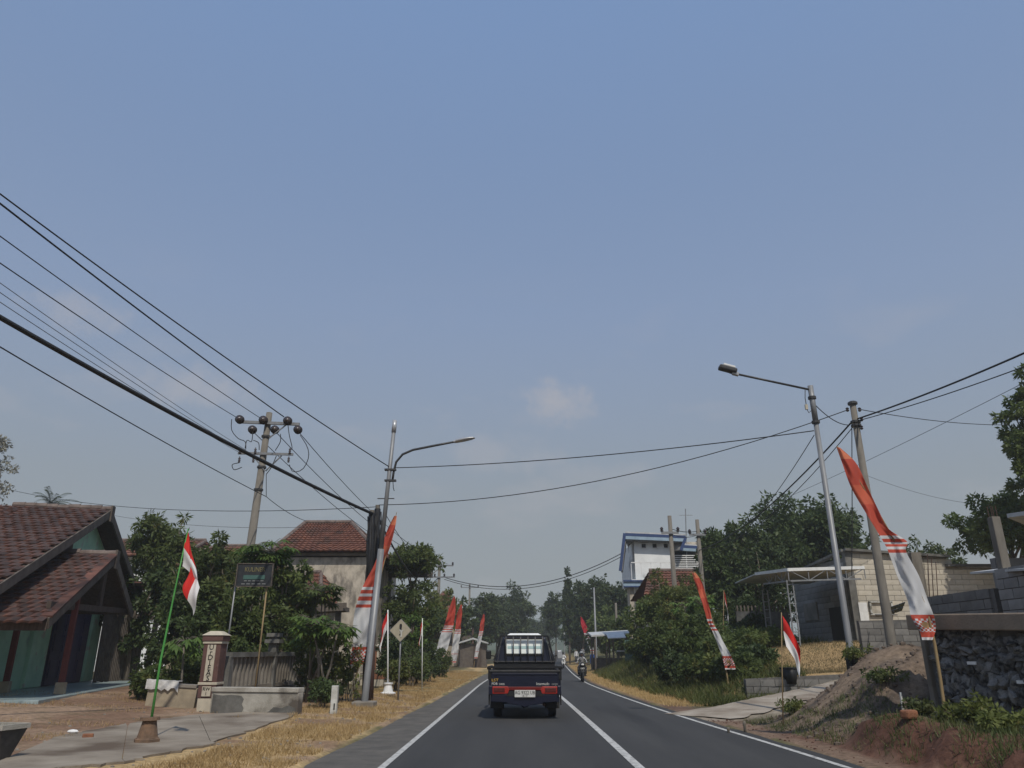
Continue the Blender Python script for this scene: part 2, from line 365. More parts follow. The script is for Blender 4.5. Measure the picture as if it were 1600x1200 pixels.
M['sign_tan'] = mat('sign_tan', (.40, .36, .27), (.31, .28, .21), scale=5, rough=.6)
M['flag_red'] = mat('flag_red', (.56, .026, .020), (.46, .02, .016), scale=3, rough=.8)
M['flag_white'] = mat('flag_white', (.72, .71, .70), (.62, .61, .61), scale=3, rough=.85)
M['cloth_grey'] = mat('cloth_grey', (.50, .48, .45), (.30, .285, .26), scale=5, rough=.95, bump=.6, bscale=12)
M['pot'] = mat('pot', (.19, .115, .07), (.11, .075, .052), scale=5, rough=.9, bump=.4)
M['planter'] = mat('planter', (.05, .048, .045), (.09, .085, .078), scale=5, rough=.9)
M['skin'] = mat('skin', (.22, .12, .075), (.19, .10, .065), scale=6, rough=.6)
M['shirt_print'] = mat('shirt_print', (.42, .42, .42), (.07, .07, .075), scale=14, lo=.45, hi=.55, rough=.9)
M['shirt_white'] = mat('shirt_white', (.70, .70, .69), (.58, .58, .58), scale=4, rough=.9)
M['trousers'] = mat('trousers', (.03, .032, .04), (.045, .046, .055), scale=6, rough=.9)
M['helmet_grey'] = mat('helmet_grey', (.30, .31, .32), (.22, .23, .24), scale=5, rough=.35)
M['blue_tarp'] = mat('blue_tarp', (.05, .11, .33), (.035, .08, .25), scale=3, rough=.7)
M['gate_green'] = mat('gate_green', (.09, .15, .13), (.06, .11, .095), scale=3, rough=.7)
M['rust'] = mat('rust', (.095, .055, .042), (.055, .035, .03), scale=6, rough=.9, stretch=(1, 1, .3))
M['clay'] = mat('clay', (.26, .115, .06), (.19, .085, .05), scale=5, rough=.95, bump=.6)
M['red_soil'] = mat('red_soil', (.105, .052, .036), (.07, .036, .027), scale=3, rough=.98, bump=1.0, bscale=16)
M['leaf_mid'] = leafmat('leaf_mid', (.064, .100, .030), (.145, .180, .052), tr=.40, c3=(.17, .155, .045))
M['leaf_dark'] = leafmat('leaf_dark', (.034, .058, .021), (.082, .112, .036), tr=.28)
M['leaf_bright'] = leafmat('leaf_bright', (.075, .135, .030), (.14, .21, .05), tr=.38)
M['leaf_olive'] = leafmat('leaf_olive', (.085, .115, .030), (.17, .18, .052), tr=.40, c3=(.20, .12, .045))
M['leaf_pale'] = leafmat('leaf_pale', (.16, .165, .12), (.33, .31, .26), tr=.25, scale=3)
M['leaf_far'] = leafmat('leaf_far', (.034, .056, .020), (.075, .098, .033), tr=.22)
M['grass_dry'] = leafmat('grass_dry', (.50, .36, .17), (.33, .22, .10), tr=.25, scale=2)
M['grass_straw'] = leafmat('grass_straw', (.25, .18, .09), (.14, .13, .06), tr=.25, scale=.8)
M['grass_green'] = leafmat('grass_green', (.06, .095, .028), (.13, .13, .05), tr=.3, scale=1.5)

# ---------------------------------------------------------------- road and ground
_Y = np.array([-12, 11, 20, 28, 40, 52, 64, 82, 110, 150, 200, 300, 420.])
_R = np.array([4.75, 4.5, 3.95, 3.7, 3.55, 3.9, 4.4, 5.25, 6.6, 8.7, 11.4, 18, 28])
_L = np.array([-1.85, -1.8, -1.78, -1.76, -1.74, -1.5, -1.1, -.4, 1.0, 3.0, 5.7, 12.2, 22.2])
_C = np.array([1.66, 1.66, 1.63, 1.58, 1.50, 1.6, 1.9, 2.6, 3.9, 5.9, 8.6, 15.1, 25.1])
_E = np.array([-3.2, -2.9, -2.75, -2.6, -2.5, -2.35, -2.0, -1.3, .1, 2.1, 4.8, 11.3, 21.3])
_yd = np.arange(-12, 421, 1.0)
def _sm(a):
    d = np.interp(_yd, _Y, a); k = np.ones(9) / 9
    return np.convolve(np.pad(d, 4, mode='edge'), k, 'valid')
_Rd, _Ld, _Cd, _Ed = map(_sm, (_R, _L, _C, _E))
RL = lambda y: np.interp(y, _yd, _Rd)
LL = lambda y: np.interp(y, _yd, _Ld)
CL = lambda y: np.interp(y, _yd, _Cd)
EL = lambda y: np.interp(y, _yd, _Ed)
ER = lambda y: RL(y) + .28
def rz(y): return np.clip((np.asarray(y, float) - 110) * .009, 0, 2.6)
RAMP = [(4.35, 19.6, .0), (5.6, 20.4, .10), (7.2, 21.6, .30), (9.0, 22.7, .52), (11.2, 24.0, .85), (13.2, 26.5, 1.12)]
def ramp_d(x, y):
    """distance to the driveway's axis and its height there"""
    best = np.full(np.shape(x), 1e9); bz = np.zeros(np.shape(x))
    for (x0, y0, z0), (x1, y1, z1) in zip(RAMP[:-1], RAMP[1:]):
        dx, dy = x1 - x0, y1 - y0
        t = np.clip(((x - x0) * dx + (y - y0) * dy) / (dx * dx + dy * dy), 0, 1)
        d = np.hypot(x - x0 - t * dx, y - y0 - t * dy); z = z0 + t * (z1 - z0)
        m = d < best; best = np.where(m, d, best); bz = np.where(m, z, bz)
    return best, bz
WALLX, WALLY, WSL = 6.85, 13.4, .31                      # stone wall: face at its far end, and how it swings away from the road nearer by
def wallx(y): return WALLX + WSL * (WALLY - y)
def gz(x, y):
    x = np.asarray(x, float); y = np.asarray(y, float)
    x, y = np.broadcast_arrays(x, y)
    l = EL(y) - x; r = x - ER(y)
    # left: nearly level verge, yard a little higher
    zl = .03 + .10 * sstep(.2, 2.5, l) + .28 * sstep(4.5, 9.5, l) + .03 * (fbm(x * .6, y * .6) - .5) * sstep(0, 1, l)
    # right: bank up to a terrace
    far = .02 + .62 * sstep(6.5, 13, x) * sstep(14, 18, y) + sstep(1.2, 4.0, r) * (.72 * sstep(24.1, 24.6, y) + .48 * sstep(25, 31, y)) * (1 - .5 * sstep(45, 70, y)) * (1 - .5 * sstep(6.5, 13, x) * sstep(31, 25, y))
    mound = 1.5 * sstep(4.9, 7.7, x) * sstep(19.2, 16.2, y) * sstep(12.6, 14.6, y) * (.85 + .3 * fbm(x * 1.1, y * 1.1)) + .22 * (fbm(x * 2.3, y * 1.5 + 9) - .5) * sstep(5.0, 5.8, x) * sstep(18.6, 17, y) * sstep(13, 14, y)
    bank = .38 * sstep(.55, .95, r + .5 * (fbm(x * 1.7, y * 1.7) - .5)) * sstep(3.0, 1.4, r) * (.35 + 1.2 * fbm(x * .9 + 3, y * .9)) * sstep(14.5, 12.5, y) + .16 * sstep(.4, 1.6, r)
    zr = np.where(y > 15.2, np.maximum(far, mound), bank * sstep(17, 14, y) + .02)
    zr = np.maximum(zr, np.where((y < 19.5), bank * sstep(18.0, 14.5, y), 0))
    zr = np.maximum(zr, mound)
    d, bz = ramp_d(x, y)
    w = sstep(1.6, .95, d) * (y > 15)
    zr = zr * (1 - w) + bz * w
    zr = np.where((x > wallx(y) + .33) & (y < WALLY), 1.95, zr)
    zr = zr + .07 * (fbm(x * .8, y * .8) - .5) * sstep(.2, 1.2, r) * (1 - w)
    z = np.where(l > 0, zl, np.where(r > 0, zr, -.06))
    z = np.where((l <= 0) & (l > -.25), -.06 + .09 * sstep(-.12, 0, l), z)
    z = np.where((r <= 0) & (r > -.25), -.06 + .08 * sstep(-.12, 0, r), z)
    return z + rz(y)
def gz1(x, y): return float(gz(np.array([x]), np.array([y]))[0])

def axis(dense, lo, hi, step, out, grow=1.22):
    a = list(np.arange(lo, hi + 1e-6, step)); s = step
    while a[-1] < out: s *= grow; a.append(a[-1] + s)
    s = step; b = []
    v = lo
    while v > -out: s *= grow; v -= s; b.append(v)
    return np.array(b[::-1] + a)
gx = axis(0, -18, 16, .16, 3000); gy = axis(0, 5, 60, .28, 3000)
GX, GY = np.meshgrid(gx, gy)
GZ = gz(GX, GY)
nx, ny = len(gx), len(gy)
V = np.stack([GX.ravel(), GY.ravel(), GZ.ravel()], 1)
idx = np.arange(nx * ny).reshape(ny, nx)
Fq = np.stack([idx[:-1, :-1].ravel(), idx[:-1, 1:].ravel(), idx[1:, 1:].ravel(), idx[1:, :-1].ravel()], 1)
gme = mesh_np('ground', V, Fq)
# what the soil is where: straw verge, brown yard, red cut bank, green bank, dry terrace
X, Yv = V[:, 0], V[:, 1]
l = EL(Yv) - X; r = X - ER(Yv)
nz = fbm(X * .7, Yv * .7); nf = fbm(X * 3, Yv * 3)
def lerp(a, b, t): return a + (np.asarray(b) - a) * t[:, None]
c = np.tile(np.array([.12, .11, .055]), (len(V), 1))
straw, dirt, redd = (.40, .285, .145), (.20, .125, .082), (.115, .058, .040)
yard = lerp(np.tile(np.array(dirt), (len(V), 1)), (.29, .20, .135), sstep(.45, .7, nz))
yard = lerp(yard, (.11, .085, .05), sstep(.55, .75, nf) * .6)
c = np.where((l > 0)[:, None] & (Yv < 28)[:, None], yard, c)
c = lerp(c, straw, sstep(0, .2, l + .2 * nf) * sstep(3.4, 2.2, l + 1.2 * (nz - .5)) * (Yv < 400) * (.12 + .88 * sstep(.34, .56, fbm(X * 1.6, Yv * 1.6))))
c = np.where(((l > 2.6) & (Yv >= 28))[:, None], lerp(c, (.10, .085, .045), sstep(2.6, 3.6, l)), c)
shoulder = lerp(np.tile(np.array((.19, .13, .092)), (len(V), 1)), (.13, .082, .06), sstep(.4, .7, nz))
right = lerp(shoulder, (.095, .082, .045), sstep(.5, 1.0, r + .5 * (nz - .5)))
right = lerp(right, redd, sstep(.35, .6, r + .3 * (nf - .5)) * sstep(1.7, 1.1, r + .7 * (nz - .5)) * (Yv < 15.5) * (Yv > 7))
terr = sstep(2.6, 3.6, r) * (Yv > 24.2) * (Yv < 33)
right = lerp(right, (.11, .10, .045), sstep(.8, 1.6, r) * (Yv > 23))
right = lerp(right, (.30, .205, .10), terr * sstep(8.4, 9.2, X + nz) * sstep(.3, .5, nz + .1))
mnd = sstep(5.0, 5.7, X + .8 * (nz - .5)) * sstep(18.8, 17.4, Yv) * sstep(12.9, 13.7, Yv + 1.2 * (nz - .5))
right = lerp(right, (.165, .122, .088), mnd); right = lerp(right, (.225, .168, .118), mnd * sstep(.46, .62, fbm(X * .8, Yv * 4.5)))
right = lerp(right, (.085, .068, .056), mnd * sstep(.55, .66, fbm(X * 1.1 + 20, Yv * 5.5)))
right = lerp(right, (.30, .205, .085), sstep(0, .3, r) * sstep(1.9, 1.0, r + .8 * (nz - .5)) * (Yv > 24))
dr, _ = ramp_d(X, Yv)
right = lerp(right, (.30, .255, .20), sstep(1.5, .9, dr + .7 * (nf - .5)) * (Yv > 15) * .8)
c = np.where((r > 0)[:, None], right, c)
farw = sstep(120, 260, np.hypot(X, Yv)); c = lerp(c, (.06, .075, .032), farw)
c = np.clip(c * (.82 + .36 * nf[:, None]), 0, 1)
ca = gme.color_attributes.new('soil', 'FLOAT_COLOR', 'POINT')
ca.data.foreach_set('color', np.concatenate([c, np.ones((len(V), 1))], 1).astype(np.float32).ravel())
gm = bpy.data.materials.new('soil'); gm.use_nodes = True
n, lk = gm.node_tree.nodes, gm.node_tree.links
b = n['Principled BSDF']; b.inputs['Roughness'].default_value = .97; b.inputs['Specular IOR Level'].default_value = .1
va = n.new('ShaderNodeVertexColor'); va.layer_name = 'soil'
tcn = n.new('ShaderNodeTexCoord')
n1 = n.new('ShaderNodeTexNoise'); n1.inputs['Scale'].default_value = 9; n1.inputs['Detail'].default_value = 10; n1.inputs['Roughness'].default_value = .7
lk.new(tcn.outputs['Object'], n1.inputs['Vector'])
r1 = n.new('ShaderNodeMapRange'); r1.inputs['From Min'].default_value = .3; r1.inputs['From Max'].default_value = .7; r1.inputs['To Min'].default_value = .55; r1.inputs['To Max'].default_value = 1.4
lk.new(n1.outputs[0], r1.inputs['Value'])
hs = n.new('ShaderNodeHueSaturation'); lk.new(r1.outputs[0], hs.inputs['Value']); lk.new(va.outputs[0], hs.inputs['Color']); lk.new(hs.outputs[0], b.inputs['Base Color'])
bp = n.new('ShaderNodeBump'); bp.inputs['Strength'].default_value = .7; bp.inputs['Distance'].default_value = .03
lk.new(n1.outputs[0], bp.inputs['Height']); lk.new(bp.outputs[0], b.inputs['Normal'])
gob = link('ground', gme, gm, smooth=True); tag(gob, kind='structure')

def strip(name, fa, fb, m, z=0.0, y0=-12, y1=420, dy=1.0, kind='structure', parent=None, rag=0.0):
    ys = np.arange(y0, y1 + .01, dy); k = len(ys)
    a, b_ = fa(ys), fb(ys)
    if rag: a = a + rag * (fbm(ys * 1.7, ys * 0 + 3) - .5)
    V = np.concatenate([np.stack([a, ys, rz(ys) + z], 1), np.stack([b_, ys, rz(ys) + z], 1)])
    F = np.array([(i, k + i, k + i + 1, i + 1) for i in range(k - 1)])
    o = link(name, mesh_np(name, V, F), m, parent)
    if parent is None: tag(o, kind=kind)
    return o
strip('paved_shoulder', lambda y: EL(y), lambda y: LL(y) - .02, M['asphalt_old'], -.004, dy=.35, rag=.28)
road = strip('road', lambda y: LL(y) - .05, ER, M['asphalt'], 0, dy=.5)
strip('edge_line', lambda y: LL(y) - .05, lambda y: LL(y) + .05, M['roadpaint'], .005, parent=road)
strip('edge_line', lambda y: RL(y) - .05, lambda y: RL(y) + .05, M['roadpaint'], .005, parent=road)
strip('centre_line', lambda y: CL(y) - .065, lambda y: CL(y) + .065, M['roadpaint'], .005, parent=road)

# driveway up the right bank (worn concrete strip following the ramp)
mb = MB(); ax = []
for (p, q) in zip(RAMP[:-1], RAMP[1:]):
    for t in np.linspace(0, 1, 6)[:-1]: ax.append(Vector(p).lerp(Vector(q), t))
ax.append(Vector(RAMP[-1])); nseg = 5
for i, p in enumerate(ax):
    d = (ax[min(i + 1, len(ax) - 1)] - ax[max(i - 1, 0)]); s_ = Vector((d.y, -d.x, 0)).normalized()
    hw = 1.15 - .45 * min(1, i / 8)
    for j in range(nseg + 1):
        u = j / nseg * 2 - 1; q = p + s_ * (u * hw * (1 + .12 * math.sin(i * 2.1 + j)))
        mb.v.append((q.x, q.y, gz1(q.x, q.y) + .03 if q.x > ER(q.y) - .1 else .012))
for i in range(len(ax) - 1):
    for j in range(nseg):
        a = i * (nseg + 1) + j; mb.f.append((a, a + nseg + 1, a + nseg + 2, a + 1)); mb.mi.append(0)
M['drive'] = mat('drive', (.36, .315, .255), (.22, .178, .135), scale=1.3, rough=.95, bump=.6, bscale=30, stretch=(1, 1, 1), c3=(.17, .13, .095), s3=1.0)
tag(mb.build('driveway', M['drive'], smooth=True), kind='structure')

# concrete apron in front of the green house, cast in bays
ap = tag(bpy.data.objects.new('concrete_apron', None), kind='structure'); COL.objects.link(ap); reg(ap)
def gpt(x, y, dz=.02):
    p = gp(x, y, .12)
    for _ in range(3): p = gp(x, y, gz1(p.x, p.y) + dz)
    return p
top_e = [(90, 1152), (200, 1131), (310, 1117), (455, 1110)]
bot_e = [(-60, 1215), (190, 1192), (330, 1163), (462, 1117)]
for i in range(3):
    mb = MB(); K = 14
    for a in range(K + 1):
        for b2 in range(K + 1):
            u, v = a / K * .994 + .003, b2 / K
            px_ = ((1 - u) * top_e[i][0] + u * top_e[i + 1][0]) * (1 - v) + ((1 - u) * bot_e[i][0] + u * bot_e[i + 1][0]) * v
            py_ = ((1 - u) * top_e[i][1] + u * top_e[i + 1][1]) * (1 - v) + ((1 - u) * bot_e[i][1] + u * bot_e[i + 1][1]) * v
            pv_ = gpt(px_, py_, .016)
            if b2 in (0, K): pv_ += Vector((rnd.uniform(-.07, .07), rnd.uniform(-.10, .10), 0))
            mb.v.append(tuple(pv_))
    for a in range(K):
        for b2 in range(K):
            q = a * (K + 1) + b2; mb.f.append((q, q + 1, q + K + 2, q + K + 1)); mb.mi.append(0)
    o = mb.build('slab', M['apron'], ap)
    so = o.modifiers.new('solid', 'SOLIDIFY'); so.thickness = .03; so.offset = 0

# ---------------------------------------------------------------- the green house on the left
PHI = math.radians(14); HO = Vector((-12.6, 23.3, 0))
HT = Vector((-math.sin(PHI), math.cos(PHI), 0)); HN = Vector((math.cos(PHI), math.sin(PHI), 0))
def HP(p, q, z): return HO + HT * p + HN * q + Vector((0, 0, z))
HR = Matrix.Rotation(PHI, 3, 'Z')                        # local x = towards the road (q), local y = along the front (p)
FL = .45
house = thing('house', 'single-storey green house with brown tiled gable roofs and a dark purple door', 'house', HP(0, -3, .2))
def tile_mesh(w, ln):
    mb = MB(); k = 4
    for y, z0 in ((0, 0), (ln, .035)):
        for i in range(k + 1):
            u = i / k; mb.v.append(((u - .5) * w * 1.04, -y, z0 + .035 * math.sin(u * math.pi) + (.012 if i == k else 0)))
    for i in range(k + 1):
        u = i / k; mb.v.append(((u - .5) * w * 1.04, -ln, .035 * math.sin(u * math.pi) - .012))
    for i in range(k):
        mb.f += [(i, i + 5, i + 6, i + 1), (i + 5, i + 10, i + 11, i + 6)]; mb.mi += [0, 0]
    return mb.build('tile', M['tile'], data_only=True)
TW, TLN, TEX = .27, .40, .315
tile_me = tile_mesh(TW, TLN)
def lay_tiles(part, O, a, d, n_, La, Ld, cull=None):
    """single tiles on a slope: O top corner, a along the ridge, d down the slope, n_ its normal"""
    inv = W[part.name].inverted(); k = 0
    for rrow in range(int(Ld / TEX) + 1):
        for cc in range(int(La / TW)):
            c_ = O + a * ((cc + .5 + (.5 if rrow % 2 else 0)) * TW) + d * (rrow * TEX)
            if cull and cull(c_): continue
            jit = rnd.uniform(-.012, .012)
            R = Matrix((a, -d, n_)).transposed()
            o = bpy.data.objects.new('tile', tile_me); COL.objects.link(o); o.parent = part
            o.matrix_local = inv @ Matrix.Translation(c_ + n_ * (.03 + jit)) @ R.to_4x4() @ Matrix.Rotation(rnd.uniform(-.03, .03), 4, 'Z')
            k += 1
    return k
def gable_roof(name, q0, q1, p_ap, z_ap, ends, thick=.07):
    """roof sheet over rafters, ridge along q; ends = (p, z) of both eaves"""
    mb = MB()
    for (p, z) in ends:
        a = HP(p_ap, q0, z_ap); b_ = HP(p_ap, q1, z_ap); c_ = HP(p, q1, z); d_ = HP(p, q0, z)
        mb.prism([a, b_, c_, d_], (0, 0, -thick))
    return mb.build(name, M['timber_dark'], house)
def slope_frame(p_ap, z_ap, p_e, z_e):
    d = (HT * (p_e - p_ap) + Vector((0, 0, z_e - z_ap))); Ld = d.length; d.normalize()
    a = -HN if p_e < p_ap else HN
    n_ = a.cross(-d).normalized()
    if n_.z < 0: n_ = -n_
    return d, n_, Ld
def offscreen(p):
    zc_ = p.y * math.cos(TH) + (p.z - CAMH) * math.sin(TH); return 800 + FPX * p.x / zc_ < -16
PORCH = (0.0, 4.26, -5.0, 2.20, 3.4, 2.74)
MAIN = (2.9, 6.10, -5.6, 2.80, 8.4, 4.00)
pr = gable_roof('porch_roof', .30, -2.6, PORCH[0], PORCH[1], ((PORCH[2], PORCH[3]), (PORCH[4], PORCH[5])))
mr_ = gable_roof('roof', -.80, -8.0, MAIN[0], MAIN[1], ((MAIN[2], MAIN[3]), (MAIN[4], MAIN[5])))
for part, G, q0, La in ((pr, PORCH, .30, 3.1), (mr_, MAIN, -.80, 6.6)):
    d, n_, Ld = slope_frame(G[0], G[1], G[2], G[3])
    a = (-HN); R_ = a.cross(-d)
    if R_.dot(n_) < 0:                                   # keep a right-handed tile frame
        O_ = HP(G[0], q0 - La, G[1]); a = HN
        lay_tiles(part, O_, a, d, n_, La, Ld, offscreen)
    else:
        lay_tiles(part, HP(G[0], q0, G[1]), a, d, n_, La, Ld, offscreen)
# low skirt of tiles past the far eave
sk = MB().prism([HP(8.0, -.55, 4.05), HP(8.0, -3.5, 4.05), HP(10.4, -3.5, 3.15), HP(10.4, -.55, 3.15)], (0, 0, -.07)).build('skirt_roof', M['timber_dark'], house)
d = (HT * 2.4 + Vector((0, 0, -.9))).normalized(); n_ = HN.cross(d); n_ = n_ if n_.z > 0 else -n_
# the skirt is seen from below its gable end, so its near side carries a short run of tiles too
mbk = MB()
for i in range(8):
    t = i / 8 * 2.45; c_ = HP(8.0, -.5, 4.10) + d * t
    mbk.bar(c_, c_ - HN * 2.9, .30, .05)
tag(mbk.build('tile_courses', M['tile'], sk), kind='stuff')
# ridge caps and barge boards
def board(a, b_, w, h, m, name='barge_board'): return MB().bar(a, b_, w, h).build(name, M[m], house)
for G, q in ((PORCH, .33), (MAIN, -.77)):
    for pe, ze in ((G[2], G[3]), (G[4], G[5])):
        board(HP(G[0], q, G[1] - .10), HP(pe, q, ze - .10), .05, .26, 'timber_grey')
    MB().box(HP(G[0], q + .045, G[1] - .12), (.06, .34, .55), HR).build('gable_cap', M['timber_grey'], house)
    mb = MB(); nrd = 9
    for i in range(nrd):
        c0 = HP(G[0], q + .02 - i * .34, G[1] + .05 + rnd.uniform(-.015, .02)); mb.tube([c0, c0 - HN * .37], [.12, .10], n=8)
    mb.build('ridge_cap', M['ridge'], house)
    c0 = HP(G[0], q - .0, G[1]);
for i in range(12):                                      # verge tiles down the near rake of the porch
    t0, t1 = i / 12, (i + 1.15) / 12
    f = lambda t: HP(PORCH[0] + (PORCH[2] - PORCH[0]) * t, .27, PORCH[1] + (PORCH[3] - PORCH[1]) * t + .06)
    MB().bar(f(t0), f(min(t1, 1)), .26, .05).build('verge_tile', M['tile'], house)
board(HP(PORCH[2] - .02, .33, PORCH[3] - .16), HP(PORCH[2] - .02, -2.6, PORCH[3] - .16), .05, .2, 'timber_dark', 'fascia')
# walls
mb = MB(); mb.box(HP(2.0, -4.2, 1.75), (4.6, 11.5, 3.0), HR); mb.build('wall', M['green_wall'], house)
MB().prism([HP(-2.6, -1.35, 3.3), HP(7.9, -1.35, 3.3), HP(7.9, -1.35, 3.95), HP(2.9, -1.35, 5.92), HP(-2.4, -1.35, 3.95)], -HN * .15).build('gable_wall', M['green_wall_pale'], house)
MB().box(HP(.7, -1.30, 4.55), (.1, .9, .9), HR).build('gable_shutter', M['timber_dark'], house)
MB().box(HP(1.75, -1.85, 1.70), (.12, 1.5, 2.5), HR).build('pier', M['green_wall_pale'], house, bev=.02)
MB().box(HP(7.55, -1.82, 1.70), (.16, 1.3, 2.5), HR).build('pier', M['green_wall_pale'], house, bev=.02)
MB().box(HP(4.65, -1.87, 1.70), (.10, 4.2, 2.6), HR).build('door_frame', M['timber_dark'], house)
for i in range(4):
    dr_ = MB().box(HP(3.15 + i * 1.0, -1.79, 1.68), (.06, .96, 2.44), HR).build('door_leaf', M['purple_door'], house)
    for z in (.95, 1.75, 2.4): MB().box(HP(3.15 + i * 1.0, -1.75, z), (.03, .70, .54), HR).build('panel', M['purple_door'], dr_, bev=.01)
MB().box(HP(2.3, -1.05, FL - .16), (3.2, 15.2, .30), HR).build('terrace', M['floor_tile'], house, bev=.01)
MB().box(HP(2.3, -1.05, FL - .42), (3.05, 15.0, .3), HR).build('plinth', M['plinth'], house)
for p, q in ((-2.6, .20), (-1.5, -1.45)):
    ps = MB().box(HP(p, q, 1.75), (.14, .14, 2.6), HR).build('porch_post', M['red_paint'], house, bev=.01)
    MB().box(HP(p, q, FL + .14), (.22, .22, .28), HR).build('foot', M['cream_dirty'], ps)
for a, b_ in (((-4.6, .15, 2.55), (3.2, .15, 2.78)), ((-2.6, .15, 2.9), (-2.6, -1.8, 2.9)), ((0, .1, 2.7), (0, .1, 4.1))):
    board(HP(*a), HP(*b_), .1, .16, 'timber_dark', 'beam')
# woven fence of weathered boards beside the house
fn = thing('board_fence', 'weathered grey-brown board fence right of the green house', 'fence', at(165, 1050, 29))
for i in range(26):
    p = at(148 + i * 2.6, 1056, 29 + i * .12); z0 = gz1(p.x, p.y)
    MB().box((p.x, p.y, z0 + 1.25 + rnd.uniform(-.06, .06)), (.085, .03, 2.5), rnd.uniform(-.1, .1)).build('board', M['timber_grey'], fn)
mb = MB()
for z in (.6, 1.9): mb.bar(at(147, 1056, 29.06) * 1 + Vector((0, 0, z - 0)), at(214, 1056, 32.2) + Vector((0, 0, z)), .06, .09)
mb.build('rail', M['timber_dark'], fn)

# ---------------------------------------------------------------- walls, gate pillar and sign in front of the yard
def ground_at(x, y, Y): p = at(x, y, Y); return Vector((p.x, Y, gz1(p.x, Y)))
def wall_seg(name, label, a, b_, h, th, m, cap=None, capm=None):
    a, b_ = Vector(a), Vector(b_)
    t = thing(name, label, 'wall', (a + b_) / 2)
    up = Vector((0, 0, h / 2))
    MB().bar(a + up - Vector((0, 0, .06)), b_ + up - Vector((0, 0, .06)), th, h + .12).build('wall_body', M[m], t, bev=.015)
    if cap: MB().bar(a + Vector((0, 0, h + cap / 2)), b_ + Vector((0, 0, h + cap / 2)), th + .06, cap).build('coping', M[capm], t, bev=.01)
    return t
a, b_ = ground_at(332, 1110, 19.0), ground_at(468, 1112, 18.6)
w1 = wall_seg('low_wall', 'low pale concrete wall between the lettered gate pillar and the white marker post', a, b_, .46, .26, 'concrete_pale', .1, 'concrete_pale')
ud = (b_ - a).normalized(); nd = Vector((ud.y, -ud.x, 0)); pc_ = a + nd * .136
MB().prism([pc_ + ud * x + Vector((0, 0, z)) for x, z in ((.04, .0), (.82, .0), (.86, .12), (.80, .2), (.84, .31), (.77, .38), (.5, .40), (.3, .38), (.05, .41))], nd * .006).build('dark_patch', M['concrete_dark'], w1)
MB().prism([pc_ + ud * x + Vector((0, 0, z)) for x, z in ((1.35, .0), (2.15, .0), (2.13, .14), (1.95, .19), (1.8, .13), (1.6, .15), (1.5, .06))], nd * .006).build('dark_patch', M['concrete_dark'], w1)
a, b_ = ground_at(229, 1103, 20.2), ground_at(306, 1100, 20.4)
w2 = wall_seg('low_wall', 'low beige planter wall left of the lettered pillar, cloth on its end', a, b_, .46, .3, 'cream_dirty', .08, 'concrete')
# the cloth thrown over it
mb = MB(); K = 10
cdir = (b_ - a).normalized(); cn_ = Vector((cdir.y, -cdir.x, 0))
for i in range(K + 1):
    for j in range(K + 1):
        u, v = i / K, j / K - .5
        s_ = abs(v) * 2
        off = cn_ * (v * .44 if s_ < .82 else math.copysign(.2, v) * 1.05)
        z = .58 - max(0, s_ - .8) * 1.0 * (.7 + .6 * rnd.random()) + .03 * rnd.random()
        mb.v.append(tuple(a + cdir * (-.06 + u * .78 + .02 * rnd.random()) + off + Vector((0, 0, z))))
for i in range(K):
    for j in range(K):
        q = i * (K + 1) + j; mb.f.append((q, q + K + 1, q + K + 2, q + 1)); mb.mi.append(0)
tag(mb.build('draped_cloth', M['cloth_grey'], smooth=True), 'crumpled pale grey cloth draped over the beige planter wall', 'cloth')

def gate_pillar(label, base, h, word, small, w=.42, letter=.17, mm='maroon'):
    t = thing('gate_pillar', label, 'pillar', base)
    B = Vector(base)
    k = h / 1.85
    MB().box(B + Vector((0, 0, .15 * k)), (w * .95, w * .95, .36 * k)).build('base', M['cream'], t, bev=.01)
    MB().box(B + Vector((0, 0, .33 * k + .60 * k)), (w * 1.02, w * 1.02, 1.26 * k)).build('shaft', M[mm], t, bev=.015)
    for z, s_, m in ((.62, 1.1, 'cream'), (1.555, 1.12, 'cream'), (1.65, 1.2, mm)):
        MB().box(B + Vector((0, 0, z * k)), (w * s_, w * s_, .06 * k if m == 'cream' else .13 * k)).build('band', M[m], t, bev=.008)
    MB().box(B + Vector((0, 0, 1.77 * k)), (w * 1.3, w * 1.3, .10 * k), taper=.45).build('cap', M['cream'], t)
    pl = MB().box(B + Vector((0, -w * .51 - .012, 1.09 * k)), (w * .48, .02, .82 * k)).build('name_panel', M['cream'], t)
    n_ = len(word)
    for i, ch in enumerate(word):
        z = 1.09 * k + .41 * k - (i + .5) * .82 * k / n_
        text('letter', ch, pl, M['ink'], Matrix.Translation(B + Vector((0, -w * .51 - .026, z))) @ FACE_CAM, letter * k, .004, 1.05)
    if small:
        p2 = MB().box(B + Vector((0, -w * .51 - .012, .45 * k)), (w * .5, .02, .22 * k)).build('number_panel', M['cream'], t)
        for s_, z in zip(small, (.50, .40)):
            text('letter', s_, p2, M['ink'], Matrix.Translation(B + Vector((0, -w * .51 - .026, z * k))) @ FACE_CAM, .11 * k, .004)
    return t
gate_pillar('maroon and cream gate pillar with vertical black lettering beside the low concrete wall', ground_at(325, 1103, 19.6), 1.86, 'UrDIEAS', ('RW', '1'))
gate_pillar('small maroon and cream lettered pillar behind the white flagpole', ground_at(592, 1068, 34), 1.7, 'URDIEAS', None, w=.46, letter=.13, mm='clay')
gate_pillar('pale weathered twin of the small lettered pillar, half behind the grey lamp post', ground_at(571, 1066, 35), 1.55, 'IIIII', None, w=.42, letter=.11, mm='concrete')

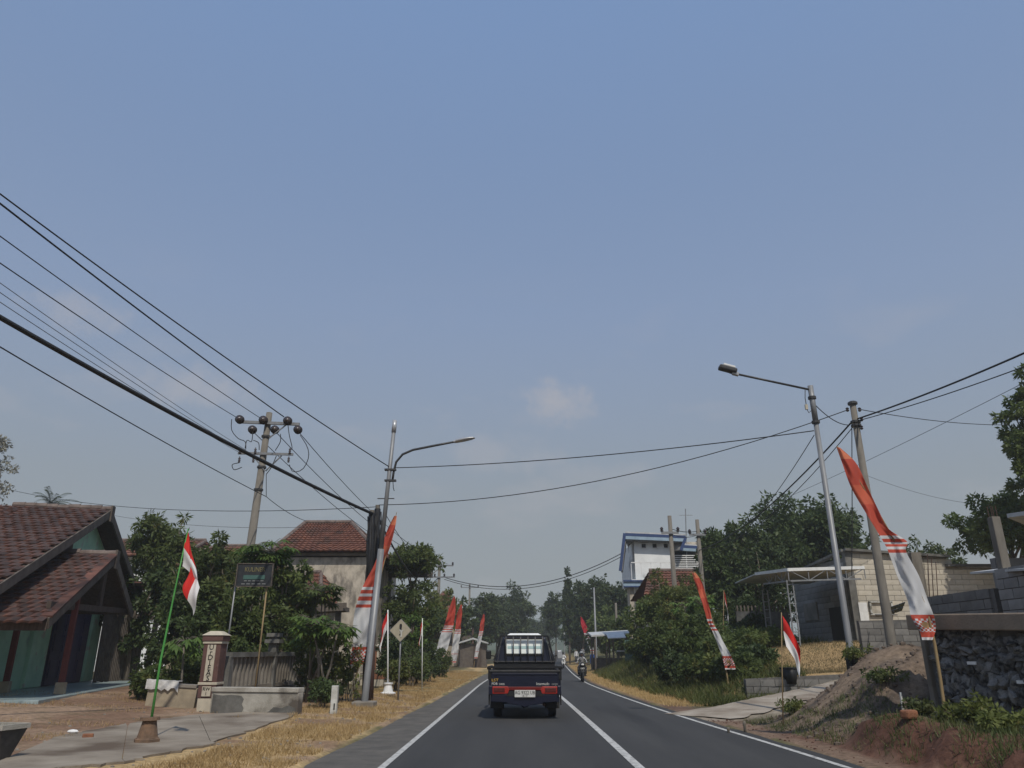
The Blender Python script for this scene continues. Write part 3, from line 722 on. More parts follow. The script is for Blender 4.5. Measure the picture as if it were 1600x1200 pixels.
# concrete balustrade running back from the pillar
bl = thing('balustrade', 'stained grey concrete balustrade with upright slats behind the lettered pillar', 'balustrade', (-7.3, 22.5, .3))
PB = [Vector((-7.35, 20.3, 0)), Vector((-7.0, 22.9, 0)), Vector((-6.75, 25.2, 0))]
for p in PB: p.z = gz1(p.x, p.y)
for p, h in zip(PB, (1.25, 1.75, 1.35)):
    po = MB().box(p + Vector((0, 0, h / 2)), (.24, .24, h)).build('post', M['concrete_dark'], bl, bev=.015)
    if h > 1.5:
        MB().box(p + Vector((0, 0, h - .12)), (.42, .42, .10)).box(p + Vector((0, 0, h + .05)), (.36, .36, .1)).build('cap', M['concrete_dark'], po)
for a, b_ in zip(PB[:-1], PB[1:]):
    MB().bar(a + Vector((0, 0, 1.28)), b_ + Vector((0, 0, 1.28)), .26, .12).build('top_rail', M['concrete_dark'], bl)
    MB().bar(a + Vector((0, 0, .46)), b_ + Vector((0, 0, .46)), .2, .10).build('bottom_rail', M['concrete'], bl)
    MB().bar(a + Vector((0, 0, .2)), b_ + Vector((0, 0, .2)), .18, .5).build('footing', M['concrete_dark'], bl)
    for i in range(11):
        q = a.lerp(b_, (i + .7) / 11.4)
        MB().box(q + Vector((0, 0, .86)), (.08, .15, .72), math.atan2(b_.y - a.y, b_.x - a.x)).build('slat', M['concrete'], bl)
# the dark name board on two thin posts
sb = thing('name_board', 'dark name board with faded gold lettering on thin posts among the trees', 'sign', ground_at(385, 1080, 20.8))
c0, c1 = at(371, 899, 20.8), at(425, 898, 20.8)
ce = (c0 + c1) / 2; bw = (c1 - c0).length
bo = MB().box(ce, (bw, .05, .60)).build('board', M['sign_dark'], sb, bev=.01)
fr = MB()
for s_ in (-1, 1): fr.box(ce + Vector((0, -.01, s_ * .30)), (bw + .04, .07, .022))
for s_ in (-1, 1): fr.box(ce + Vector((s_ * (bw / 2 + .015), -.01, 0)), (.022, .07, .62))
fr.build('frame', M['timber_grey'], sb)
text('lettering', 'KULINER', bo, M['gold_print'], Matrix.Translation(ce + Vector((0, -.032, .14))) @ FACE_CAM, .17, .003, .82)
MB().box(ce + Vector((0, -.031, -.06)), (bw * .62, .012, .11)).build('green_stripe', M['teal_print'], bo)
for z, k in ((-.155, .6), (-.235, .75)):
    for i in range(5): MB().box(ce + Vector(((i - 2) * bw * k / 5, -.03, z)), (bw * k / 5 * .7, .008, .02)).build('print_line', M['grey_print'], bo)
for x0, x1 in ((372, 350), (421, 408)):
    a = at(x0, 884, 20.86); g_ = a.copy(); g_.x += rnd.uniform(-.06, .06); g_.z = gz1(g_.x, g_.y) - .1
    MB().tube([g_, a], .022, n=6).build('post', M['bamboo' if x0 > 400 else 'galv'], sb, smooth=True)
# kilometre marker
km = ground_at(521, 1114, 19.3)
t = thing('marker_post', 'short white roadside marker post with a small black mark', 'marker', km)
MB().box(km + Vector((0, 0, .28)), (.15, .13, .68)).build('post', M['white_dirty'], t, bev=.012)
MB().box(km + Vector((.02, -.068, .16)), (.03, .008, .14)).build('mark', M['ink'], t)
# planter corner at the very left, litter on the apron
pc = gpt(-8, 1186)
t = thing('planter', 'dark tapered planter with a pale rim at the left frame edge', 'planter', pc)
MB().lathe([(.16, 0), (.30, .36), (.27, .36), (.14, .04)], pc, 4, rot=Matrix.Rotation(.6, 3, 'Z')).build('tub', M['planter'], t)
MB().lathe([(.33, .36), (.33, .42), (.27, .42), (.27, .36)], pc, 4, rot=Matrix.Rotation(.6, 3, 'Z')).build('rim', M['concrete_pale'], t)
p = gpt(113, 1147)
mb = MB(); mb.ball(p + Vector((0, 0, .04)), (.10, .05, .035), 8, 4); tag(mb.build('plastic_scrap', M['white']), 'scrap of white plastic lying on the brown yard', 'litter')
p = gpt(137, 1153)
tag(MB().box(p + Vector((0, 0, .03)), (.16, .09, .07), .4).build('broken_brick', M['clay'], bev=.015), 'broken reddish brick lying on the brown yard', 'brick')

# ---------------------------------------------------------------- flags
def flag_cloth(parent, top, L, H, dirx, droop, fold=.05, seed=0, diry=.15, shear=0.0):
    rg = random.Random(seed); nu, nv = 22, 12
    V = []
    ph = rg.uniform(0, 6)
    for j in range(nv + 1):
        for i in range(nu + 1):
            u, v = i / nu, j / nv
            a = droop * (1 - .25 * (1 - u))
            x = u * L * math.cos(a) * dirx; z = -v * H - u * L * math.sin(a) * (1 - .12 * v)
            x *= (1 - .25 * v * u)
            x += shear * v * min(1, u * 2.2) * (1 - .3 * u) * dirx
            y = fold * math.sin(u * 9 + v * 4 + ph) * u + diry * u * L * math.cos(a) + fold * .6 * math.sin(v * 7 - u * 5 + ph)
            x += fold * .5 * math.cos(u * 7 + v * 5 + ph) * u
            V.append((top[0] + x, top[1] + y, top[2] + z))
    for k, (nm, mm) in enumerate((('red_half', 'flag_red'), ('white_half', 'flag_white'))):
        mb = MB(); rows = range(0, nv // 2) if k == 0 else range(nv // 2, nv)
        off = rows[0] * (nu + 1)
        mb.v = V[off: (rows[-1] + 2) * (nu + 1)]
        for j in range(len(rows)):
            for i in range(nu):
                q = j * (nu + 1) + i; mb.f.append((q, q + nu + 1, q + nu + 2, q + 1)); mb.mi.append(0)
        mb.build(nm, M[mm], parent, smooth=True)
FG = 'red and white flags on poles'
# green bamboo pole in a bucket
pb = gpt(229, 1160)
bk = thing('pole_bucket', 'weathered brown concrete-filled bucket holding the green flagpole', 'bucket', pb)
MB().lathe([(.17, 0), (.16, .07), (.15, .075), (.10, .31), (.15, .315), (.14, .36), (.05, .36)], pb, 14).build('bucket', M['pot'], bk)
MB().lathe([(.20, -.01), (.20, .05), (.16, .07)], pb, 6).build('footing', M['pot'], bk)
tp = at(294, 826, pb.y + .25)
fl = thing('flag', 'red and white flag hanging limp on a tall bright green bamboo pole', 'flag', pb, group=FG)
MB().tube([pb + Vector((.02, 0, .2)), pb.lerp(tp, .35) + Vector((-.03, 0, 0)), pb.lerp(tp, .7) + Vector((-.02, 0, 0)), tp], [.022, .019, .014, .008], n=8).build('pole', M['bamboo_green'], fl, smooth=True)
flag_cloth(fl, tp + Vector((-.01, -.01, -.03)), .92, .60, 1.0, 1.47, .045, 4, diry=-.1, shear=.30)
def flag_on(label, xb, yb, Y, ytop, L, H, dirx, droop, pm='bamboo', pr=.018, seed=1, foot=None, xt=None, zoff=0):
    g = ground_at(xb, yb, Y); tp = at(xt if xt is not None else xb, ytop, Y)
    f = thing('flag', label, 'flag', g, group=FG)
    MB().tube([g - Vector((0, 0, .1)), g.lerp(tp, .5), tp], [pr, pr * .9, pr * .7], n=8).build('pole', M[pm], f, smooth=True)
    flag_cloth(f, tp + Vector((0, -.02, -.06 - zoff)), L, H, dirx, droop, .05, seed)
    if foot: MB().lathe([(.27, 0), (.27, .04), (.17, .07), (.12, .30), (.16, .32), (.16, .36), (.04, .36)], g, 12).build('foot', M['white'], f)
    return f
flag_on('small red and white flag on a pedestalled white pole beside the diamond sign', 606, 1085, 28, 953, 1.0, .62, -.55, 1.15, 'white', .03, 2, True)
flag_on('small distant red and white flag in the hedge right of the diamond sign', 660, 1064, 31.5, 966, .85, .55, -.35, 1.3, 'white', .02, 3)
flag_on('red and white flag on a thin bamboo stick beside the concrete driveway', 1221, 1120, 16.2, 957, .80, .60, .72, 1.0, 'bamboo', .014, 5)
flag_on('faded small red and white flag among the bushes left of the canopy', 1131, 1040, 33, 922, 1.0, .5, .35, 1.3, 'bamboo', .02, 6, zoff=.0)
flag_on('tiny far red and white flag under the white shelter roof', 948, 1040, 62, 1000, .9, .6, -.2, 1.35, 'bamboo', .02, 8)

# ---------------------------------------------------------------- umbul-umbul (long festive banners)
def banner_mat(name, style):
    m = bpy.data.materials.new(name); m.use_nodes = True
    n, l = m.node_tree.nodes, m.node_tree.links; b = n['Principled BSDF']; b.inputs['Roughness'].default_value = .75
    uv = n.new('ShaderNodeUVMap'); uv.uv_map = 'UVMap'
    sp = n.new('ShaderNodeSeparateXYZ'); l.new(uv.outputs[0], sp.inputs[0])
    rp = n.new('ShaderNodeValToRGB'); rp.color_ramp.interpolation = 'CONSTANT'
    red, org, wh = (.50, .075, .042, 1), (.66, .20, .10, 1), (.60, .60, .60, 1)
    st = {'a': [(0, org), (.07, red), (.17, (.58, .12, .06, 1)), (.24, red), (.41, wh), (.432, red), (.458, wh), (.48, red), (.505, wh), (.53, red), (.55, wh), (.80, red), (.825, wh), (.925, red), (.965, wh)],
          'b': [(0, (.5, .06, .035, 1)), (.40, wh), (.415, red), (.43, wh), (.45, red), (.465, wh), (.485, red), (.50, wh), (.845, red), (.855, wh), (.96, red), (.985, wh)],
          'c': [(0, (.45, .015, .03, 1)), (.42, wh), (.455, (.2, .01, .03, 1)), (.485, wh), (.52, (.2, .01, .03, 1)), (.545, wh), (.86, red), (.89, wh), (.93, red), (.96, wh)]}[style]
    els = rp.color_ramp.elements
    els[0].position = 0; els[0].color = st[0][1]; els[1].position = st[1][0]; els[1].color = st[1][1]
    for p, c_ in st[2:]: e = els.new(p); e.color = c_
    l.new(sp.outputs['Y'], rp.inputs[0])
    col = rp.outputs[0]
    if style == 'a':                                     # woven red and white pattern low on the cloth, ochre emblem in its middle
        ck = n.new('ShaderNodeTexChecker'); ck.inputs['Color1'].default_value = red; ck.inputs['Color2'].default_value = wh; ck.inputs['Scale'].default_value = 1
        mpn = n.new('ShaderNodeMapping'); mpn.inputs['Scale'].default_value = (8, 62, 1); mpn.inputs['Rotation'].default_value = (0, 0, 0.0)
        l.new(uv.outputs[0], mpn.inputs['Vector']); l.new(mpn.outputs[0], ck.inputs['Vector'])
        g1 = n.new('ShaderNodeMath'); g1.operation = 'GREATER_THAN'; g1.inputs[1].default_value = .825; l.new(sp.outputs['Y'], g1.inputs[0])
        g2 = n.new('ShaderNodeMath'); g2.operation = 'LESS_THAN'; g2.inputs[1].default_value = .925; l.new(sp.outputs['Y'], g2.inputs[0])
        g3 = n.new('ShaderNodeMath'); g3.operation = 'MULTIPLY'; l.new(g1.outputs[0], g3.inputs[0]); l.new(g2.outputs[0], g3.inputs[1])
        mx = n.new('ShaderNodeMix'); mx.data_type = 'RGBA'; l.new(g3.outputs[0], mx.inputs[0]); l.new(col, mx.inputs[6]); l.new(ck.outputs[0], mx.inputs[7])
        vm = n.new('ShaderNodeVectorMath'); vm.operation = 'SUBTRACT'; vm.inputs[1].default_value = (.5, .872, 0); l.new(uv.outputs[0], vm.inputs[0])
        vs = n.new('ShaderNodeVectorMath'); vs.operation = 'MULTIPLY'; vs.inputs[1].default_value = (1, 8, 0); l.new(vm.outputs[0], vs.inputs[0])
        ln = n.new('ShaderNodeVectorMath'); ln.operation = 'LENGTH'; l.new(vs.outputs[0], ln.inputs[0])
        lt = n.new('ShaderNodeMath'); lt.operation = 'LESS_THAN'; lt.inputs[1].default_value = .2; l.new(ln.outputs['Value'], lt.inputs[0])
        m2 = n.new('ShaderNodeMix'); m2.data_type = 'RGBA'; l.new(lt.outputs[0], m2.inputs[0]); l.new(mx.outputs[2], m2.inputs[6]); m2.inputs[7].default_value = (.40, .25, .12, 1)
        col = m2.outputs[2]
    l.new(col, b.inputs['Base Color'])
    tr = n.new('ShaderNodeBsdfTranslucent'); l.new(col, tr.inputs['Color'])
    ms = n.new('ShaderNodeMixShader'); ms.inputs[0].default_value = .3
    l.new(b.outputs[0], ms.inputs[1]); l.new(tr.outputs[0], ms.inputs[2]); l.new(ms.outputs[0], n['Material Output'].inputs['Surface'])
    return m
for s_ in 'abc': M['banner_' + s_] = banner_mat('banner_' + s_, s_)
def cr_interp(ks, t):
    """smooth interpolation through rows of numbers"""
    k = len(ks) - 1; f = min(t * k, k - 1e-6); i = int(f); f -= i
    p0, p1, p2, p3 = (np.array(ks[max(0, min(k, j))], float) for j in (i - 1, i, i + 1, i + 2))
    return .5 * ((2 * p1) + (p2 - p0) * f + (2 * p0 - 5 * p1 + 4 * p2 - p3) * f * f + (3 * p1 - p0 - 3 * p2 + p3) * f ** 3)
def banner(label, style, Y, edge, poles, seed, ripple=.07, tilt=.25):
    """edge: rows (x left, x right, y) down the cloth; poles: points of the bamboo from the ground up"""
    rg = random.Random(seed)
    P = [at(x, y, Y + .05) for x, y in poles]
    g = Vector((P[0].x, P[0].y, gz1(P[0].x, P[0].y)))
    P[0] = g - Vector((0, 0, .15))
    t = thing('festive_banner', label, 'banner', g, group='long red and white festive banners')
    pts = [Vector(cr_interp([tuple(p) for p in P], k / 14)) for k in range(15)]
    MB().tube(pts, [.030 - .0015 * k for k in range(15)], n=7).build('pole', M['bamboo'], t, smooth=True)
    nv, nu = 60, 10; V = []; UV = []
    ph = rg.uniform(0, 6)
    for j in range(nv + 1):
        xl, xr, y = cr_interp(edge, j / nv)
        for i in range(nu + 1):
            u = i / nu; w = abs(xr - xl) / 1243 * Y
            yo = ripple * math.sin(u * 6.5 + j * .17 + ph) * min(1, w * 3) + ripple * .5 * math.sin(j * .42 + ph * 2 + u * 3) + tilt * (u - .5) * w + ripple * .45 * min(1, w * 3) * abs(math.sin(u * 7 - j * .31 + ph * 3)) + ripple * .3 * math.sin(j * .9 + u * 8)
            p = at(xl + (xr - xl) * u, y, Y + yo - .06); V.append(tuple(p)); UV.append((u, j / nv))
    mb = MB(); mb.v = V
    for j in range(nv):
        for i in range(nu):
            q = j * (nu + 1) + i; mb.f.append((q, q + nu + 1, q + nu + 2, q + 1)); mb.mi.append(0)
    mb.build('cloth', M['banner_' + style], t, smooth=True, uv=UV)
    return t
banner('large red and white banner curling above the stone wall on the right', 'a', 12.75,
       [(1307, 1312, 699), (1316, 1338, 724), (1330, 1356, 762), (1352, 1374, 800), (1368, 1388, 826), (1380, 1417, 846), (1388, 1416, 862), (1402, 1436, 900), (1418, 1450, 938), (1424, 1460, 965), (1436, 1462, 984), (1441, 1457, 1000)],
       [(1462, 1040), (1456, 985), (1420, 890), (1372, 800), (1308, 697)], 1)
banner('tall red and white banner half behind the left grey lamp post', 'a', 22.7,
       [(616, 620, 806), (606, 617, 826), (595, 609, 856), (583, 598, 886), (571, 592, 908), (563, 590, 926), (556, 584, 948), (552, 579, 972), (552, 576, 996), (550, 573, 1014), (547, 569, 1030), (548, 566, 1041)],
       [(549, 1105), (558, 1050), (578, 970), (600, 880), (620, 800)], 2)
banner('red and white banner beside the driveway bushes on the right bank', 'a', 25.6,
       [(1081, 1087, 895), (1086, 1097, 910), (1093, 1103, 930), (1101, 1110, 955), (1106, 1113, 972), (1113, 1122, 986), (1121, 1132, 1006), (1127, 1141, 1022), (1131, 1147, 1036), (1133, 1150, 1046)],
       [(1138, 1062), (1131, 1030), (1112, 965), (1098, 925), (1084, 893)], 3)
banner('wide red and white banner at the verge, nearest of three left of the pickup', 'b', 49,
       [(709, 711, 932), (702, 712, 950), (697, 710, 968), (693, 708, 980), (687, 704, 996), (683, 700, 1012), (677, 694, 1026), (675, 688, 1039)],
       [(677, 1066), (684, 1040), (697, 985), (710, 930)], 4)
banner('narrow red and white banner, middle one of three left of the pickup', 'b', 56,
       [(720, 722, 945), (714, 722, 960), (712, 720, 978), (710, 720, 990), (707, 717, 1006), (705, 716, 1020), (704, 712, 1036)],
       [(701, 1053), (705, 1030), (713, 985), (721, 943)], 5)
banner('slim red and white banner, farthest of three left of the pickup', 'b', 74,
       [(755, 757, 960), (751, 757, 972), (749, 755, 986), (746, 752, 1000), (743, 749, 1014), (741, 746, 1029)],
       [(740, 1040), (743, 1022), (750, 990), (756, 958)], 6)
banner('dark red and white banner by the roadside behind the motorcyclists', 'c', 90,
       [(907, 909, 964), (908, 916, 976), (912, 919, 988), (916, 923, 1000), (921, 927, 1012), (924, 928, 1022)],
       [(928, 1042), (925, 1018), (916, 990), (907, 962)], 7)

# ---------------------------------------------------------------- lamps, poles, road sign
def pole(t, base, top, r0, r1, m, name='pole', n=12):
    return MB().tube([Vector(base) - Vector((0, 0, .2)), base, top], [r0, r0, r1], n=n).build(name, M[m], t, smooth=True)
# left lamp post
lb = ground_at(569, 1103, 22); lt = at(617, 658, 22)
L1 = thing('street_lamp', 'left grey street lamp with a curved arm over the road', 'street lamp', lb)
mid = lb.lerp(lt, .52)
MB().tube([lb - Vector((0, 0, .2)), lb, mid], .092, n=12).tube([mid, lt], [.066, .058], n=12).build('pole', M['galv'], L1, smooth=True)
MB().tube([lt - (lt - lb) * .045, lt + Vector((0, 0, .02))], .07, n=12).build('top_sleeve', M['lamp_head'], L1, smooth=True)
MB().box(lb + Vector((0, 0, .05)), (.6, .6, .16)).build('footing', M['concrete'], L1, bev=.03)
A = [at(x, y, 22 - k) for x, y, k in ((613, 752, 0), (615, 738, 0), (619, 722, .02), (629, 710, .05), (645, 703, .1), (680, 696, .2), (712, 690, .3))]
MB().tube(A, [.035] * 6 + [.03], n=8).build('arm', M['dark_metal'], L1, smooth=True)
hd = MB(); a, b_ = at(709, 691, 21.7), at(742, 684.5, 21.6)
hd.v = []; prof = [(0, .05, .05), (.12, .11, .07), (.5, .15, .065), (.85, .12, .045), (1, .05, .02)]
for t_, w_, h_ in prof:
    c_ = a.lerp(b_, t_)
    for ang in range(8):
        th_ = ang * math.pi / 4; hd.v.append((c_.x, c_.y + w_ * math.cos(th_), c_.z + h_ * math.sin(th_) * (1.2 if math.sin(th_) > 0 else .45)))
for i in range(4):
    for j in range(8): hd.f.append((i * 8 + j, i * 8 + (j + 1) % 8, i * 8 + 8 + (j + 1) % 8, i * 8 + 8 + j)); hd.mi.append(0)
hd.f += [tuple(range(8)), tuple(range(39, 31, -1))]; hd.mi += [0, 0]
hd.build('lamp_head', M['lamp_head'], L1, smooth=True)
for y in (734, 751):
    p = at(610, y, 22); MB().box(p, (.34, .14, .05)).build('clamp', M['dark_metal'], L1)
MB().tube([at(603, 779, 22) + Vector((-.25, 0, 0)), at(603, 779, 22) + Vector((.25, 0, 0))], .015).build('climbing_bar', M['dark_metal'], L1)
MB().tube([at(614, 752, 21.95), at(614.5, 762, 21.95), at(616, 767, 21.95)], .012).build('loose_wire', M['wire'], L1)
# right lamp post
rb = at(1340, 1092, 17.2); rb.z = gz1(rb.x, rb.y); rt = at(1266, 603, 17.2)
L2 = thing('street_lamp', 'right grey street lamp with a straight arm, standing on the soil mound', 'street lamp', rb)
mid = rb.lerp(rt, .86)
MB().tube([rb - Vector((0, 0, .2)), rb, mid], [.072, .072, .058], n=12).tube([mid, rt], [.066, .066], n=12).build('pole', M['galv'], L2, smooth=True)
MB().lathe([(.13, -.1), (.13, .28), (.09, .34)], rb, 12).build('base_sleeve', M['black_paint'], L2)
MB().tube([at(1266, 609, 17.2), at(1140, 582, 17.0)], .028, n=8).build('arm', M['dark_metal'], L2, smooth=True)
a, b_ = at(1152, 581, 17.0), at(1122, 573, 16.95)
ax_ = (b_ - a).normalized(); R = Matrix((ax_, Vector((0, 1, 0)), ax_.cross(Vector((0, 1, 0))))).transposed()
hc = (a + b_) / 2
o = MB().box(hc, (.44, .22, .11), R).build('lamp_head', M['dark_metal'], L2, bev=.03)
MB().box(hc + Vector((.03, 0, .07)), (.30, .19, .05), R).build('top_cover', M['white'], o, bev=.012)
MB().box(at(1149, 584, 17.0), (.16, .1, .08), R).build('bracket', M['lamp_head'], L2, bev=.01)
MB().tube([at(1258, 608, 17.15), at(1258, 622, 17.15), at(1261, 640, 17.15), at(1264, 645, 17.15), at(1267, 642, 17.15)], .010).build('loose_wire', M['wire_grey'], L2)
MB().box(at(1260, 636, 17.12), (.06, .05, .12)).build('junction_box', M['cream'], L2)
for y in (672, 626):
    p = rb.lerp(rt, (1092 - y) / (1092 - 603)); MB().lathe([(.095, -.03), (.095, .03)], p, 12).build('collar', M['dark_metal'], L2)
# left electricity pole with crossarms
pt = at(421, 645, 28); pbm = at(393, 842, 28)
dp = (pt - pbm); base = pbm + dp * ((gz1(-9.3, 28) - pbm.z) / dp.z)
U1 = thing('utility_pole', 'tall concrete electricity pole with two crossarms and dark insulators', 'utility pole', base)
pole(U1, base, pt, .19, .115, 'pole_concrete')
def arm(x0, y0, x1, y1, Y, w=.09, h=.11):
    MB().bar(at(x0, y0, Y), at(x1, y1, Y), w, h).build('crossarm', M['galv'], U1)
arm(373, 659, 468, 663, 27.86); arm(372, 708, 458, 710, 27.86, .07, .09)
def insulator(c, r=.16, ln=.2, axis_y=False, par=None):
    R = Matrix.Rotation(math.pi / 2, 3, 'X') if axis_y else Matrix.Identity(3)
    MB().lathe([(r * .25, -ln / 2), (r, -ln * .42), (r * .55, -ln * .3), (r * .98, -ln * .1), (r * .55, 0), (r * .95, ln * .18), (r * .5, ln * .3), (r * .3, ln / 2)], c, 12, rot=R).build('insulator', M['insul'], par or U1, smooth=True)
INS = {}
for k, (x, y) in enumerate(((374, 655), (411, 656), (449, 657), (394, 671), (429, 671), (465, 671))): 
    INS[k] = at(x, y, 27.7 if k < 3 else 28.2); insulator(INS[k], .17, .24, True)
for x, y in ((375, 704), (399, 704), (453, 704), (374, 718), (396, 718), (451, 718)): insulator(at(x, y, 27.8), .055, .24)
jp = [((362, 655), (362, 672), (372, 685), (383, 690), (384, 702)), ((395, 675), (393, 690), (386, 688), (383, 700)), ((396, 688), (404, 692), (405, 703)),
      ((438, 678), (438, 690), (430, 704)), ((450, 665), (452, 680), (456, 697), (456, 703)), ((469, 680), (480, 698), (482, 715), (473, 733), (458, 737), (452, 726)),
      ((374, 723), (363, 726), (366, 734), (378, 730)), ((432, 712), (424, 730), (416, 741))]
for q in jp:
    P = [at(x, y, 27.75) for x, y in q]
    MB().tube([Vector(cr_interp([tuple(p) for p in P], i / 12)) for i in range(13)], .016, n=5).build('jumper_wire', M['wire'], U1, smooth=True)
for (a, b_) in (((421, 684), (447, 664)), ((415, 736), (440, 712)), ((414, 736), (395, 712))): MB().bar(at(*a, 27.9), at(*b_, 27.88), .04, .04).build('brace', M['galv'], U1)
for y in (684, 733, 768):
    p = pbm.lerp(pt, (842 - y) / 197); MB().lathe([(.175, -.035), (.175, .035)], p, 12).build('band', M['dark_metal'], U1)
MB().tube([at(416, 741, 27.8), at(416, 776, 27.8)], .014).build('down_wire', M['wire'], U1)
# cable poles: two black-wrapped poles behind the lamp
for k, (x0, y0, x1, y1, lab, rr) in enumerate(((572, 1095, 581, 803, 'left of two dark cable-wrapped poles beside the left lamp post', .13), (577, 1095, 590, 795, 'right of two dark cable-wrapped poles beside the left lamp post', .125))):
    Yp = 24.2 + .25 * k; g = ground_at(x0, y0, Yp); tpp = at(x1, y1, Yp)
    t = thing('cable_pole', lab, 'utility pole', g, group='cable poles behind the left lamp')
    m_ = g.lerp(tpp, .45)
    MB().tube([g - Vector((0, 0, .2)), m_], [rr, rr * .9], n=10).build('lower_pole', M['rust'], t, smooth=True)
    MB().tube([m_, tpp], [rr * .9, rr * .8], n=10).build('upper_pole', M['black_paint'], t, smooth=True)
    for i in range(5):
        ang = i * 1.26; off = Vector((math.cos(ang), math.sin(ang), 0)) * rr
        pts = [m_.lerp(tpp, q / 8 * .97) + off * (1 + .15 * math.sin(q * 2 + i)) for q in range(9)]
        MB().tube(pts, .022, n=5).build('cable', M['wire'], t, smooth=True)
    MB().tube([m_.lerp(tpp, .985), tpp + Vector((0, 0, .12))], rr * .6, n=8).build('tip', M['pole_concrete'], t)
# right electricity pole
ub = at(1386, 962, 20); ut = at(1332, 630, 20); du = ut - ub
base = ub + du * ((1.15 - ub.z) / du.z)
U2 = thing('utility_pole', 'plain concrete electricity pole right of the straight-armed lamp', 'utility pole', base)
pole(U2, base, ut, .128, .082, 'pole_concrete')
MB().lathe([(.13, -.04), (.13, .02), (.09, .05)], ut, 12).build('cap', M['dark_metal'], U2)
for y, x in ((640, 1324), (655, 1346), (640, 1343), (668, 1346)): MB().lathe([(.02, -.06), (.05, -.03), (.03, 0), (.05, .03), (.02, .06)], at(x, y, 19.9), 8).build('insulator', M['insul'], U2)
for y in (662, 668):
    p = ub.lerp(ut, (962 - y) / 332); MB().lathe([(.135, -.03), (.135, .03)], p, 12).build('band', M['dark_metal'], U2)
MB().tube([at(1331, 668, 20.05), at(1331.5, 800, 20.05), at(1331, 900, 20.05)], .012).build('down_wire', M['wire'], U2)
# diamond warning sign
sg = ground_at(622, 1091, 25.3); scn = at(626, 985, 25.25)
S1 = thing('warning_sign', 'faded diamond warning sign with an exclamation mark on a thin post', 'road sign', sg)
MB().tube([sg - Vector((0, 0, .15)), Vector((scn.x, sg.y + .02, scn.z + .2))], .028, n=8).build('post', M['galv'], S1, smooth=True)
hs_ = .36
dm = lambda s_, y: [scn + Vector((s_ * math.cos(k * math.pi / 2), y, s_ * math.sin(k * math.pi / 2))) for k in range(4)]
pn = MB().prism(dm(hs_, -.01), (0, .02, 0)).build('plate', M['galv'], S1)
MB().prism(dm(hs_ * .95, -.016), (0, .006, 0)).build('face', M['sign_tan'], pn)
mk = MB(); mk.prism([scn + Vector((x, -.024, z)) for x, z in ((-.02, -.06), (.02, -.06), (.042, .14), (.03, .2), (-.03, .2), (-.042, .14))], (0, .007, 0))
mk.build('exclamation_stroke', M['ink'], pn)
MB().lathe([(.035, 0), (.035, .007)], scn + Vector((0, -.017, -.13)), 12, rot=Matrix.Rotation(math.pi / 2, 3, 'X')).build('exclamation_dot', M['ink'], pn)
MB().prism([scn + Vector((x, -.028, z)) for x, z in ((-.05, .05), (.02, .0), (.10, .01), (.05, -.05), (.045, -.2), (.0, -.21), (.01, -.09))], (0, .004, 0)).build('peeled_patch', M['white_dirty'], pn)
# more poles down the road
def far_pole(label, x, yt, Y, r=.14, arms=(), m='pole_concrete', lean=0):
    tpp = at(x, yt, Y); bx_ = tpp.x + lean; b0 = Vector((bx_, Y, gz1(bx_, Y)))
    t = thing('utility_pole', label, 'utility pole', b0, group='poles farther down the road')
    pole(t, b0, tpp, r, r * .7, m, n=8)
    for (ya, wx, ins) in arms:
        c_ = at(x, ya, Y); MB().box(c_ + Vector((0, -.15, 0)), (wx, .09, .11)).build('crossarm', M['galv'], t)
        for i in range(ins):
            MB().lathe([(.03, 0), (.11, .05), (.05, .1), (.1, .16), (.04, .26)], c_ + Vector(((i / (ins - 1) - .5) * wx * .95, -.15, .04)), 8).build('insulator', M['insul'], t)
    return t
far_pole('concrete electricity pole with two crossarms rising behind the left trees', 687, 872, 66, .16, ((884, 2.4, 3), (902, 2.6, 4)))
far_pole('far electricity pole with one short crossarm left of the pickup', 734, 912, 105, .17, ((918, 2.4, 3),))
far_pole('concrete pole with brackets in front of the white building, left of two', 1046, 806, 40, .15, ((833, .9, 2),))
far_pole('concrete pole with brackets in front of the white building, right of two', 1089, 812, 42, .15, ((836, .9, 2),))
far_pole('thin grey pole in front of the dark trees right of the road', 928, 918, 78, .11, (), 'galv')
far_pole('short concrete pole rising beside the white shelter', 962, 942, 72, .13)
far_pole('slim far pole leaning beside the distant road lamp', 886, 960, 132, .12, (), 'galv', .25)
far_pole('dark trunk-like post standing left of the pickup', 739, 975, 82, .13, (), 'rust')
def far_lamp(label, x, yt, Y, xa, ya):
    tpp = at(x, yt, Y); b0 = Vector((tpp.x, Y, gz1(tpp.x, Y)))
    t = thing('street_lamp', label, 'street lamp', b0, group='distant street lamps')
    pole(t, b0, tpp, .09, .07, 'galv', n=8)
    e = at(xa, ya, Y); MB().tube([tpp, tpp.lerp(e, .5) + Vector((0, 0, .12)), e], .045, n=6).build('arm', M['galv'], t)
    MB().box(e, (.7, .3, .14)).build('lamp_head', M['lamp_head'], t, bev=.04)
far_lamp('distant street lamp reaching left over the road ahead', 881, 967, 128, 868, 962)
far_lamp('farthest street lamp above the road ahead', 868, 972, 190, 857, 966)
# antenna mast
a = at(1071, 795, 58); b0 = at(1074, 905, 58)
t = thing('antenna_mast', 'thin guyed antenna mast behind the white building', 'antenna', b0)
MB().tube([b0, a], .035, n=6).build('mast', M['galv'], t)
MB().bar(a + Vector((-.5, 0, -.5)), a + Vector((.5, 0, -.5)), .03).build('crossbar', M['galv'], t)

